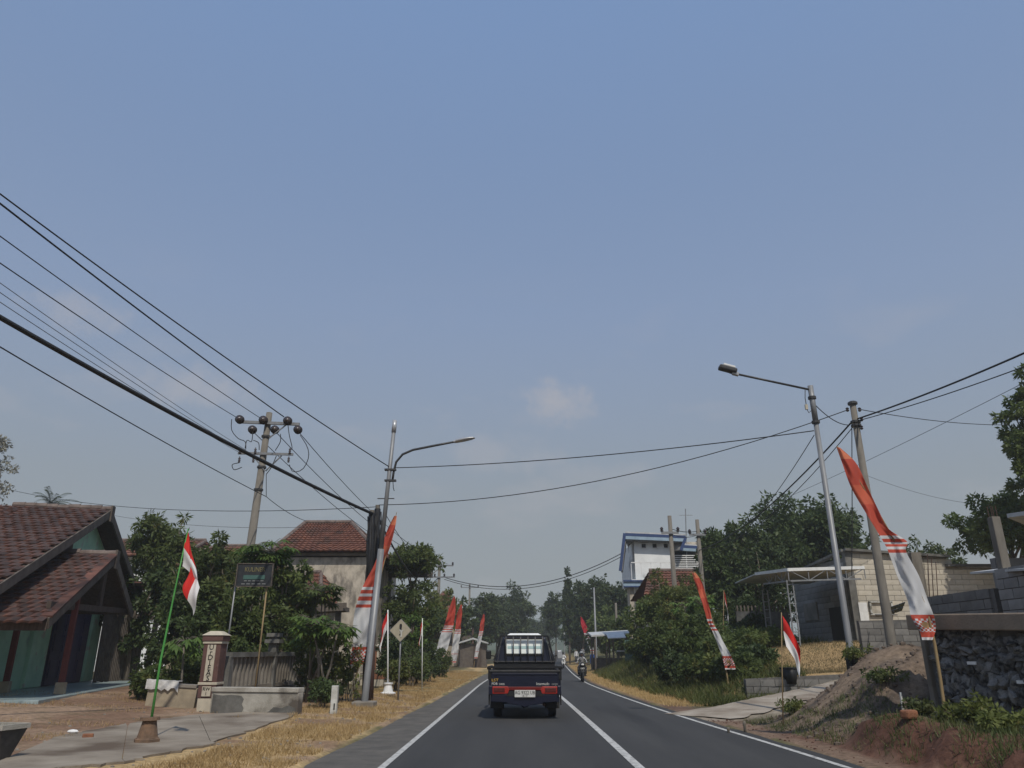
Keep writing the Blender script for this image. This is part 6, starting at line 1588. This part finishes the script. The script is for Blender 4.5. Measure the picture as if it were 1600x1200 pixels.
def tree(name, label, cat, base, h, rad, c0, lm, n, ls, seed, nc=14, tr_r=.12, bark='bark', group=None, form='round', droop=.35, asp=.42, lean=(0, 0), stems=1):
    rg = random.Random(seed); base = Vector(base)
    t = thing(name, label, cat, base, group=group)
    cb = base + Vector((lean[0], lean[1], 0))
    C = make_clumps(cb, h, rad, c0, nc, rg, form)
    V, F = leaves(C, n, ls, seed, droop, asp)
    low = V[:, 2] < base.z + .02; V[low, 2] = base.z + .02
    link('crown' if cat == 'tree' else 'foliage', mesh_np('crown', V, F), M[lm], t)
    mb = MB()
    for s_ in range(stems):
        b0 = base + Vector((rg.uniform(-1, 1), rg.uniform(-1, 1), 0)) * (.3 * rad if stems > 1 else 0)
        fork = base.lerp(cb, .6) + Vector((rg.uniform(-.1, .1) * h * .3, rg.uniform(-.1, .1) * h * .3, max(c0 + (h - c0) * .25, h * .35)))
        mb.tube([b0 - Vector((0, 0, .2)), b0.lerp(fork, .35) + Vector((rg.uniform(-.08, .08), 0, 0)), b0.lerp(fork, .7), fork], [tr_r * 1.15, tr_r, tr_r * .85, tr_r * .7], n=7)
        for c_ in rg.sample(C, min(len(C), 9 if stems == 1 else 4)):
            e_ = Vector(c_[:3]); st_ = b0.lerp(fork, rg.uniform(.65, 1)); m_ = st_.lerp(e_, .5) + Vector((0, 0, rg.uniform(0, .12) * h * .3))
            mb.tube([st_, m_, e_], [tr_r * .5, tr_r * .33, tr_r * .12], n=5)
    mb.build('trunk' if cat == 'tree' else 'stems', M[bark], t, smooth=True)
    return t
def tpx(name, label, cat, x, yt, ycb, Y, wpx, lm, n, ls, seed, **k):
    """tree whose crown spans the given frame rows and width when seen at distance Y"""
    top = at(x, yt, Y); cb_ = at(x, ycb, Y); g = gz1(top.x, Y); rad = wpx / 1243 * Y / 2
    h_ = max(.7, top.z - g)
    return tree(name, label, cat, (top.x, Y, g), h_, rad, min(h_ * .6, max(.05, cb_.z - g)), lm, n, ls, seed, **k)
GL = 'trees behind the yard on the left'
tpx('tree', 'pale-leaved tree at the left frame edge above the brown roof', 'tree', -2, 664, 800, 48, 82, 'leaf_pale', 3600, .22, 11, nc=20, bark='bark_pale', tr_r=.12)
tpx('mango_tree', 'tall leafy tree reaching up behind the hanging flag', 'tree', 268, 800, 930, 33, 118, 'leaf_mid', 7000, .24, 12, nc=18, asp=.3, droop=.6, group=GL)
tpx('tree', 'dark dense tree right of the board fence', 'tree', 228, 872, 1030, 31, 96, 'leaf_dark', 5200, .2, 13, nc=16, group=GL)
tpx('tree', 'broad green tree between the flag and the name board', 'tree', 335, 846, 1000, 30, 128, 'leaf_mid', 8000, .2, 14, nc=20, group=GL)
tpx('tree', 'leafy tree right of the name board under the hipped roof', 'tree', 450, 880, 1000, 27.5, 104, 'leaf_mid', 7500, .19, 15, nc=18, group=GL)
tpx('tree', 'shady tree directly below the name board', 'tree', 392, 918, 1040, 25.5, 112, 'leaf_mid', 7500, .17, 16, nc=18, group=GL)
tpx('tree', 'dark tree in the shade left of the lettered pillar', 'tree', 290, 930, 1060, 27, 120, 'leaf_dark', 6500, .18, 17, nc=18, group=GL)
tpx('tree', 'rust-tinged small tree top behind the broad green tree', 'tree', 362, 846, 890, 34, 50, 'leaf_olive', 1800, .18, 18, nc=9, group=GL)
tpx('shrub', 'low green shrub by the left planter wall', 'shrub', 245, 1042, 1088, 21.5, 74, 'leaf_mid', 3000, .12, 19, form='shrub', tr_r=.03, stems=4)
tpx('shrub', 'green shrub behind the lettered pillar', 'shrub', 300, 1020, 1080, 22.5, 64, 'leaf_mid', 2600, .13, 20, form='shrub', tr_r=.03, stems=3)
tpx('shrub', 'leafy shrub growing through the concrete balustrade', 'shrub', 395, 1000, 1075, 24, 84, 'leaf_mid', 3200, .13, 21, form='shrub', tr_r=.03, stems=3)
tpx('shrub', 'leafy bush at the far end of the balustrade', 'shrub', 468, 960, 1060, 25.5, 74, 'leaf_mid', 3600, .15, 22, form='shrub', tr_r=.04, stems=3)
# thin upright hedge plants behind the marker post
ORD = ('leftmost of eleven', 'second from the left', 'third from the left', 'fourth from the left', 'fifth from the left', 'middle of eleven', 'fifth from the right', 'fourth from the right', 'third from the right', 'second from the right', 'rightmost of eleven')
for i in range(11):
    x = 476 + i * 8.2 + rnd.uniform(-2, 2); Yh = 22.6 + rnd.uniform(0, 1.6)
    tpx('hedge_plant', 'thin upright hedge plant behind the white marker post, ' + ORD[i], 'plant', x, 1000 + rnd.uniform(-6, 22), 1085, Yh, 22, 'leaf_olive' if i % 3 else 'leaf_mid', 520, .11, 40 + i, nc=9, form='shrub', tr_r=.012, bark='bark_pale', stems=3, group='upright hedge behind the marker post')
tpx('shrub', 'low dark shrub beside the white marker post', 'shrub', 508, 1058, 1098, 20.6, 44, 'leaf_dark', 1500, .1, 52, form='shrub', tr_r=.02, stems=3)
def palmate(name, label, x, yt, Y, n_stem, spread, leaflet, lm, seed, arms=10, tiers=2, drop=.5, group=None):
    """plant with drooping fingered leaves on long stalks (cassava, papaya)"""
    rg = random.Random(seed); top = at(x, yt, Y); g = gz1(top.x, Y); base = Vector((top.x, Y, g))
    t = thing(name, label, 'plant', base, group=group)
    st = MB(); V = []; F = []
    for s_ in range(n_stem):
        tp = Vector((top.x + rg.uniform(-1, 1) * spread * .7, Y + rg.uniform(-1, 1) * spread * .5, top.z - rg.uniform(0, .35) * spread))
        b0 = base + Vector((rg.uniform(-.2, .2), rg.uniform(-.2, .2), -.1))
        st.tube([b0, b0.lerp(tp, .5) + Vector((rg.uniform(-.1, .1), 0, 0)), tp], [.045, .035, .02], n=6)
        for k in range(arms * tiers):
            tier = k // arms; ang = k * 2.399 + rg.uniform(-.2, .2); rr_ = spread * rg.uniform(.45, .75) * (1 - .2 * tier)
            st0 = tp - Vector((0, 0, tier * .25 * spread))
            e_ = st0 + Vector((math.cos(ang) * rr_, math.sin(ang) * rr_, rg.uniform(-.25, .25) * spread))
            st.tube([st0, st0.lerp(e_, .6) + Vector((0, 0, .10 * spread)), e_], [.010, .008, .006], n=4)
            out = (e_ - st0).normalized(); side = out.cross(Vector((0, 0, 1))).normalized()
            for q in range(7):
                fa = (q - 3) / 3 * 1.9
                d = (out * math.cos(fa) + side * math.sin(fa)); d.z -= drop * rg.uniform(.6, 1.3); d.normalize()
                wv = d.cross(Vector((0, 0, 1))).normalized(); L = leaflet * rg.uniform(.7, 1.1); i0 = len(V)
                V += [tuple(e_), tuple(e_ + d * L * .5 + wv * L * .15), tuple(e_ + d * L + Vector((0, 0, -.1 * L))), tuple(e_ + d * L * .5 - wv * L * .15)]; F.append((i0, i0 + 1, i0 + 2, i0 + 3))
    link('foliage', mesh_np('foliage', V, F), M[lm], t); st.build('stems', M['bark_pale'], t, smooth=True)
palmate('papaya_plant', 'bright fingered-leaf plant crowning the trees below the crossarm pole', 405, 850, 26.5, 3, .95, .42, 'leaf_bright', 61, 12, 3)
palmate('cassava_plant', 'feathery bright plant left of the lamp post, nearest the road', 512, 966, 22.2, 3, .62, .34, 'leaf_bright', 62, 11, 2)
palmate('cassava_plant', 'feathery bright plant between the balustrade end and the marker post', 492, 968, 23, 3, .8, .34, 'leaf_bright', 63, 11, 2)
palmate('cassava_plant', 'feathery green plant above the grey canopy slab', 508, 918, 27, 3, .8, .34, 'leaf_mid', 64, 11, 2)
palmate('papaya_plant', 'small papaya plant with yellowing leaves beside the green flagpole', 296, 992, 21.6, 1, .55, .32, 'leaf_bright', 65, 11, 2, .8)
palmate('cassava_plant', 'bright fingered-leaf plant over the low beige wall', 318, 1010, 23.5, 2, .6, .3, 'leaf_bright', 66, 10, 2)
# coconut palm over the roof
pt_ = at(80, 786, 62); pm = thing('palm_tree', 'coconut palm top showing over the brown roof ridge', 'tree', (pt_.x, 62, gz1(pt_.x, 62)))
MB().tube([(pt_.x + .4, 62, gz1(pt_.x, 62) - .2), (pt_.x + .1, 62, pt_.z * .5), tuple(pt_)], [.2, .16, .12], n=8).build('trunk', M['bark_pale'], pm, smooth=True)
V = []; F = []; rg = random.Random(5)
for k in range(17):
    ang = k * 2.399; el = rg.uniform(.3, 1.35); Lf = rg.uniform(2.0, 2.8); d = Vector((math.cos(ang), math.sin(ang), 0)); sd_ = Vector((-d.y, d.x, 0))
    for i in range(22):
        s_ = i / 22; p = pt_ + d * (s_ * Lf * math.cos(el)) + Vector((0, 0, s_ * Lf * math.sin(el) - 1.3 * s_ * s_))
        for sg_ in (-1, 1):
            dd = (sd_ * sg_ * .9 + d * .5 + Vector((0, 0, -.35))).normalized(); L = .5 * (1 - .6 * s_); i0 = len(V); tw = d * .03
            V += [tuple(p - tw), tuple(p + tw), tuple(p + dd * L + tw * .3), tuple(p + dd * L - tw * .3)]; F.append((i0, i0 + 1, i0 + 2, i0 + 3))
link('crown', mesh_np('crown', V, F), M['leaf_far'], pm)
# beyond the left lamp
tpx('tree', 'open flat-topped tree above the concrete frame', 'tree', 643, 846, 912, 40.5, 96, 'leaf_mid', 5200, .2, 70, nc=13, form='flat', tr_r=.09, stems=2)
tpx('tree', 'dark tree below the concrete frame beam', 'tree', 640, 900, 1010, 40, 84, 'leaf_mid', 5200, .2, 71, nc=18)
tpx('tree', 'green tree below the far crossarm pole', 'tree', 686, 912, 1010, 60, 64, 'leaf_olive', 4000, .24, 72, nc=14)
tpx('tree', 'leafy tree filling the gap under the concrete frame', 'tree', 620, 925, 1030, 45, 70, 'leaf_mid', 4500, .2, 74, nc=16)
tpx('tree', 'dark tree left of the nearest verge banner', 'tree', 672, 945, 1040, 54, 60, 'leaf_dark', 4000, .22, 75, nc=15)
tpx('tree', 'bright yellow-green small tree behind the diamond sign', 'tree', 648, 958, 1020, 38, 40, 'leaf_bright', 1800, .18, 73, nc=9)
for k, (x, yt, Y, w, lm, lab) in enumerate(((612, 985, 32, 50, 'leaf_dark', 'dark hedge shrub behind the white flagpole'), (640, 1000, 34, 60, 'leaf_mid', 'rounded hedge shrub right of the diamond sign post'), (668, 1004, 39, 44, 'leaf_dark', 'hedge shrub below the small distant flag'),
     (690, 1010, 46, 30, 'leaf_mid', 'small hedge shrub at the foot of the nearest verge banner'), (622, 1032, 30, 36, 'leaf_olive', 'low dry shrub behind the diamond sign post'), (652, 1020, 36, 44, 'leaf_dark', 'dark shrub at the hedge end facing the road'), (598, 1000, 36, 40, 'leaf_mid', 'shrub behind the lettered twin pillars'))):
    tpx('hedge_shrub', lab, 'shrub', x, yt, 1068, Y, w, lm, 2200, .14, 80 + k, form='shrub', tr_r=.03, stems=3)
tpx('tree', 'slender green tree behind the three verge banners', 'tree', 716, 935, 1010, 82, 54, 'leaf_far', 5500, .36, 90, nc=20)
tpx('tree', 'round green tree right of the far short-armed pole', 'tree', 758, 930, 1015, 100, 62, 'leaf_far', 6500, .42, 91, nc=22)
tpx('tree', 'tall spreading tree straight above the pickup cab', 'tree', 797, 918, 1005, 125, 78, 'leaf_far', 9000, .46, 92, nc=28)
tpx('tree', 'grey-green tree on the left of the road above the pickup roof', 'tree', 775, 945, 1012, 112, 52, 'leaf_far', 5500, .4, 93, nc=20)
tpx('tree', 'green tree at the road bend right of the pickup roof', 'tree', 826, 965, 1008, 170, 40, 'leaf_far', 4500, .5, 94, nc=18)
# right, far to near
tpx('cypress_tree', 'pointed dark tree standing highest right of the road', 'tree', 887, 892, 1000, 108, 30, 'leaf_dark', 6500, .36, 95, nc=34, form='cone', tr_r=.12)
for k, (x, yt, yb_, Y, w, lm, lab) in enumerate(((866, 924, 1000, 128, 30, 'leaf_dark', 'narrow dark tree left of the pointed tree'), (908, 926, 1010, 112, 40, 'leaf_dark', 'dark tree just right of the pointed tree'), (926, 902, 1005, 98, 58, 'leaf_dark', 'tall dark tree behind the thin grey pole'),
     (963, 905, 1005, 90, 52, 'leaf_dark', 'rounded dark tree left of the white building'), (858, 962, 1008, 190, 34, 'leaf_far', 'hazy tree where the road bends away'), (905, 962, 1022, 118, 44, 'leaf_dark', 'low dark tree behind the dark red banner'), (945, 955, 1022, 84, 52, 'leaf_mid', 'green tree behind the white shelter'),
     (980, 965, 1025, 70, 40, 'leaf_mid', 'leafy tree beside the balcony columns'), (842, 978, 1010, 240, 30, 'leaf_far', 'farthest hazy tree above the road'))):
    tpx('roadside_tree', lab, 'tree', x, yt, yb_, Y, w * 1.12, lm, 7500, .42, 100 + k, nc=26, group='trees along the right roadside')
sh_list = ((1016, 918, 1060, 40, 70, 'leaf_mid', 'green bush right of the sheet metal gate'), (1042, 896, 1010, 43, 92, 'leaf_olive', 'rust-tipped bush in front of the red tile roof'), (1066, 896, 1060, 39, 84, 'leaf_olive', 'olive bush left of the bank banner'),
     (1045, 960, 1075, 36, 86, 'leaf_mid', 'broad bush at the road edge below the tile roof'), (1092, 955, 1080, 33, 76, 'leaf_mid', 'thick bush behind the bank banner'), (1020, 1005, 1072, 40, 50, 'leaf_dark', 'dark bush beside the verge near the gate'),
     (1060, 1020, 1090, 30.5, 66, 'leaf_dark', 'dark low bush at the road edge before the driveway'), (1104, 1030, 1098, 28.5, 76, 'leaf_mid', 'leafy bush at the driveway mouth'), (1155, 985, 1075, 31, 66, 'leaf_mid', 'tangled bush right of the bank banner'),
     (1180, 1030, 1078, 27.5, 56, 'leaf_dark', 'dark bush above the low block wall'), (1210, 1005, 1050, 33, 60, 'leaf_mid', 'bush behind the driveway flag'), (1130, 1060, 1100, 27, 56, 'leaf_olive', 'low weedy bush by the driveway'), (1000, 985, 1060, 44, 44, 'leaf_mid', 'leafy bush hiding the right end of the gate'), (1068, 985, 1085, 32.5, 70, 'leaf_mid', 'tall bush in the middle of the bank'), (1120, 1000, 1085, 30.5, 66, 'leaf_mid', 'bush at the foot of the bank banner'), (1150, 1035, 1090, 26.2, 70, 'leaf_mid', 'spreading bush behind the low block wall end'), (1176, 960, 1030, 36, 60, 'leaf_dark', 'shady bush before the picket-topped wall'))
for k, (x, yt, yb_, Y, w, lm, lab) in enumerate(sh_list):
    tpx('bank_bush', lab, 'shrub', x, yt, yb_, Y, w, lm, 9000 if k in (1, 2, 3) else 5200, .17, 120 + k, nc=18, form='shrub', tr_r=.035, stems=4, bark='bark_pale', group='bushes on the right bank')
palmate('cassava_plant', 'bright fingered-leaf plant on top of the bank bushes', 1085, 935, 37, 3, .8, .36, 'leaf_bright', 67, 10, 2)
palmate('cassava_plant', 'fingered-leaf plant left of the small faded flag', 1112, 968, 34, 2, .7, .34, 'leaf_bright', 68, 10, 2)
tpx('tree', 'dark rounded tree between the white building and the biggest tree', 'tree', 1136, 822, 965, 45, 96, 'leaf_dark', 12000, .25, 140, nc=28, group='big trees behind the canopy')
tpx('tree', 'dark tree touching the right side of the white building', 'tree', 1118, 836, 960, 43.5, 78, 'leaf_dark', 9000, .25, 148, nc=26, group='big trees behind the canopy')
tpx('tree', 'dark tree closing the gap left of the biggest crown', 'tree', 1168, 832, 960, 45, 90, 'leaf_dark', 10000, .25, 149, nc=26, group='big trees behind the canopy')
tpx('tree', 'biggest broad dark tree behind the canopy', 'tree', 1252, 783, 940, 47, 190, 'leaf_dark', 30000, .29, 141, nc=52, tr_r=.25, group='big trees behind the canopy')
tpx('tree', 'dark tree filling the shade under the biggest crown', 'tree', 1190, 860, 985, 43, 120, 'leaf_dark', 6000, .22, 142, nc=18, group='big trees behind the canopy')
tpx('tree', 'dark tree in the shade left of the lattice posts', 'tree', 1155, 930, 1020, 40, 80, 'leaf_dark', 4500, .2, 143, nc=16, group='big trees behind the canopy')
tpx('tree', 'tall leafy tree cut by the right frame edge', 'tree', 1603, 586, 830, 29, 118, 'leaf_mid', 12000, .21, 144, nc=30, tr_r=.15, bark='bark')
tpx('tree', 'lower leafy tree behind the tall bare pillar', 'tree', 1562, 765, 890, 32, 150, 'leaf_mid', 11000, .2, 145, nc=20)
tpx('tree', 'small green tree peeping over the block building, left of two', 'tree', 1432, 840, 900, 46, 66, 'leaf_mid', 2600, .22, 146, nc=10)
tpx('tree', 'small green tree peeping over the block building, right of two', 'tree', 1478, 856, 905, 48, 56, 'leaf_mid', 2000, .22, 147, nc=9)
for k, (x, y, Y, w, lab) in enumerate(((1345, 1068, 16.8, 40, 'tuft of weeds around the right lamp base'), (1500, 1128, 11.8, 60, 'green weeds at the foot of the stone wall'), (1570, 1150, 10.6, 70, 'green weeds below the stone wall at the right frame edge'), (1390, 1110, 14.2, 60, 'weeds at the end of the stone wall'), (1235, 1100, 17.2, 44, 'weeds right of the driveway flag stick'), (1440, 1122, 12.9, 46, 'weeds left of the stone wall weeds'), (1530, 1118, 11.5, 40, 'taller weed against the stone wall'))):
    p = ground_at(x, y, Y)
    tree('weeds', lab, 'plant', p, .42 if k in (0, 6) else .27, w / 1243 * Y / 2, .02, 'grass_green' if k in (3, 5) else 'leaf_olive', 620, .075, 160 + k, nc=10, tr_r=.008, form='shrub', stems=3)
# wooded rise at the end of the view
hx, hy = 30.0, 640.0
hm = MB(); K = 26
for i in range(K + 1):
    for j in range(K + 1):
        u, v = i / K * 2 - 1, j / K * 2 - 1; r2 = min(1, u * u + v * v)
        hm.v.append((hx + u * 330, hy + v * 170, 2.4 + 17 * (1 - r2) ** 1.3 * (.75 + .5 * float(vnoise(np.array([i * .4]), np.array([j * .4]))[0])) - (1.5 if r2 >= 1 else 0)))
for i in range(K):
    for j in range(K): q = i * (K + 1) + j; hm.f.append((q, q + K + 1, q + K + 2, q + 1)); hm.mi.append(0)
M['hill'] = mat('hill', (.045, .065, .03), (.07, .085, .04), scale=.05, rough=.95)
tag(hm.build('hill', M['hill'], smooth=True), kind='structure')
rg = np.random.RandomState(9); C = []
for i in range(420):
    u, v = rg.uniform(-.95, .95), rg.uniform(-.95, .5); r2 = min(1, u * u + v * v)
    s_ = rg.uniform(3, 6); C.append((hx + u * 330, hy + v * 170, 2.4 + 17 * (1 - r2) ** 1.3 + s_ * .6, s_, s_, s_ * .9))
V, F = leaves(C, 26000, 1.5, 10, .2, .6)
tag(link('distant_wood', mesh_np('distant_wood', V, F), M['leaf_far']), 'hazy wooded rise closing the view down the road', 'wood', kind='stuff')
# tree line behind the houses on both sides, farther away
proto = {}
k = 0
for x, yt, Y, w in ((30, 905, 150, 60), (90, 915, 170, 60), (545, 905, 120, 60), (600, 930, 140, 50), (1000, 950, 150, 50), (1400, 880, 95, 70), (1500, 900, 110, 60), (1580, 880, 100, 80), (735, 955, 180, 40), (700, 960, 160, 40), (675, 950, 130, 40)):
    labs = ('far tree behind the green house, leftmost', 'far tree behind the green house, second from the left', 'far tree behind the hipped house', 'far tree beyond the concrete frame', 'far tree beyond the gate', 'far tree behind the block building, left', 'far tree behind the block building, middle', 'far tree behind the block building, right',
            'far tree behind the short-armed pole', 'far tree behind the verge huts', 'far tree beyond the left hedge')
    tpx('background_tree', labs[k], 'tree', x, yt, 1005, Y, w, 'leaf_far', 2200, .45, 200 + k, nc=12, group='far trees'); k += 1

# ---------------------------------------------------------------- grass
def blades(n, xr, yr, keep, h, w, seed, bend=.5):
    rg = np.random.RandomState(seed); x = rg.uniform(*xr, n * 3); y = yr[0] + (yr[1] - yr[0]) * rg.rand(n * 3) ** 1.5
    m = keep(x, y, rg) ; x, y = x[m][:n], y[m][:n]; k = len(x); z = gz(x, y)
    hh = h * (.4 + .9 * rg.rand(k)); a = rg.rand(k) * 6.283; bx, by = np.cos(a), np.sin(a); a2 = rg.rand(k) * 6.283; bd = bend * hh * rg.rand(k)
    V = np.stack([np.stack([x - bx * w, y - by * w, z - .01], 1), np.stack([x + bx * w, y + by * w, z - .01], 1), np.stack([x + np.cos(a2) * bd, y + np.sin(a2) * bd, z + hh], 1)], 1).reshape(-1, 3)
    return V, np.arange(3 * k).reshape(k, 3)
def in_apron(x, y):
    px_ = 806 + 1243 * x / y; py_ = 1020 + 1243 * 1.33 / y
    return (px_ < 460) & (py_ > 1108 + (455 - px_) * .11) & (py_ < np.interp(px_, [-60, 190, 330, 462], [1215, 1192, 1163, 1117]))
def k_left(x, y, rg):
    l_ = EL(y) - x; nzz = fbm(x * .7, y * .7)
    return (l_ > .08) & (l_ + 1.2 * (nzz - .5) < 2.9) & (rg.rand(len(x)) < 3.2 * (fbm(x * 1.6, y * 1.6) - .36)) & ~in_apron(x, y)
V, F = blades(70000, (-7, -2), (7, 62), k_left, .085, .007, 21, 1.3)
tag(link('dry_grass', mesh_np('dry_grass', V, F), M['grass_dry']), 'dry straw-coloured grass along the left verge', 'grass', kind='stuff')
def k_yard(x, y, rg): return (EL(y) - x > 3) & (fbm(x * .9 + 7, y * .9) > .56) & ~in_apron(x, y)
V, F = blades(9000, (-14, -5), (11, 24), k_yard, .07, .006, 22, 1.2)
tag(link('yard_grass', mesh_np('yard_grass', V, F), M['grass_dry']), 'thin dry grass tufts on the brown yard', 'grass', kind='stuff')
def k_bank(x, y, rg):
    r_ = x - ER(y); d_, _ = ramp_d(x, y)
    return (r_ > .55) & (x < wallx(y)) & (y < 19) & (d_ > 1.9) & (fbm(x * 1.3, y * 1.3) > .47) & ~((y > 13.6) & (x > 6.4))
V, F = blades(9000, (4.4, 8), (7.5, 19), k_bank, .11, .007, 23, 1.1)
tag(link('bank_grass', mesh_np('bank_grass', V, F), M['grass_green']), 'green and dry grass on the right bank below the stone wall', 'grass', kind='stuff')
def k_terr(x, y, rg):
    d_, _ = ramp_d(x, y); return (x > 8.8) & (d_ > 1.2) & (y > 24.6)
V, F = blades(13000, (7, 16), (25, 33), k_terr, .075, .010, 24, 1.3)
tag(link('terrace_grass', mesh_np('terrace_grass', V, F), M['grass_straw']), 'yellow dry grass on the terrace before the block building', 'grass', kind='stuff')
def k_rverge(x, y, rg):
    r_ = x - ER(y); d_, _ = ramp_d(x, y); return (r_ > .15) & (r_ < 2.6) & (d_ > 2.2) & (rg.rand(len(x)) < .2 + fbm(x, y))
V, F = blades(16000, (3.6, 11), (23, 90), k_rverge, .10, .010, 25, 1.0)
tag(link('verge_grass', mesh_np('verge_grass', V, F), M['grass_dry']), 'dry grass along the right verge beyond the driveway', 'grass', kind='stuff')
def k_cover(x, y, rg):
    r_ = x - ER(y); d_, _ = ramp_d(x, y); return (r_ > 1.2 + .8 * (fbm(x, y) - .5)) & (d_ > 1.5) & ((x < 8.9) | (y > 33)) & (y > 22.5)
V, F = blades(26000, (4.5, 13), (23, 60), k_cover, .30, .018, 26, 1.5)
tag(link('bank_weeds', mesh_np('bank_weeds', V, F), M['leaf_olive']), 'rank green weeds under the bushes on the right bank', 'weeds', kind='stuff')
rg = random.Random(79); mb = MB()
for i in range(600):
    y_ = rg.uniform(13.2, 18.2); x_ = rg.uniform(5.1, 8.2)
    s_ = rg.choice((.012, .015, .02, .02, .03, .045)) * rg.uniform(.7, 1.3); mb.ball((x_, y_, gz1(x_, y_) + s_ * .2), (s_ * 1.3, s_, s_ * .8), 5, 3)
tag(mb.build('mound_clods', M['soil_mound']), 'loose clods and gravel spilled over the soil mound', 'gravel', kind='stuff')
# stones and clods along the cut bank
rg = random.Random(77); mb = MB()
for i in range(240):
    y_ = rg.uniform(7.5, 19); x_ = float(ER(y_)) + abs(rg.gauss(.45, .35)) + .05
    if x_ > wallx(y_) - .1: continue
    s_ = rg.choice((.006, .008, .01, .012, .02)); mb.ball((x_, y_, gz1(x_, y_) + s_ * .3), (s_ * 1.3, s_, s_ * .8), 5, 3)
tag(mb.build('clods', M['red_soil']), 'loose red clods and gravel along the right road edge', 'gravel', kind='stuff')
rg = random.Random(78); mb = MB()
for i in range(420):
    y_ = rg.uniform(9, 26); x_ = float(EL(y_)) - abs(rg.gauss(.0, 2.6)) - .05
    s_ = rg.uniform(.008, .03); mb.ball((x_, y_, gz1(x_, y_) + s_ * .3), (s_ * 1.3, s_, s_ * .7), 5, 3)
tag(mb.build('pebbles', M['concrete']), 'scattered pebbles on the left verge and yard', 'gravel', kind='stuff')

# ---------------------------------------------------------------- hazy air
hz_ = MB().box((0, 0, 18.5), (7600, 7600, 41)).build('haze', M['white'])
hz_.data.materials.clear()
hm_ = bpy.data.materials.new('haze'); hm_.use_nodes = True
n = hm_.node_tree.nodes; n.remove(n['Principled BSDF'])
pv = n.new('ShaderNodeVolumePrincipled'); pv.inputs['Density'].default_value = .00085; pv.inputs['Color'].default_value = (.90, .93, .95, 1); pv.inputs['Anisotropy'].default_value = 0.2
hm_.node_tree.links.new(pv.outputs[0], n['Material Output'].inputs['Volume'])
hz_.data.materials.append(hm_)
tag(hz_, 'thin dusty haze', 'haze', kind='stuff')
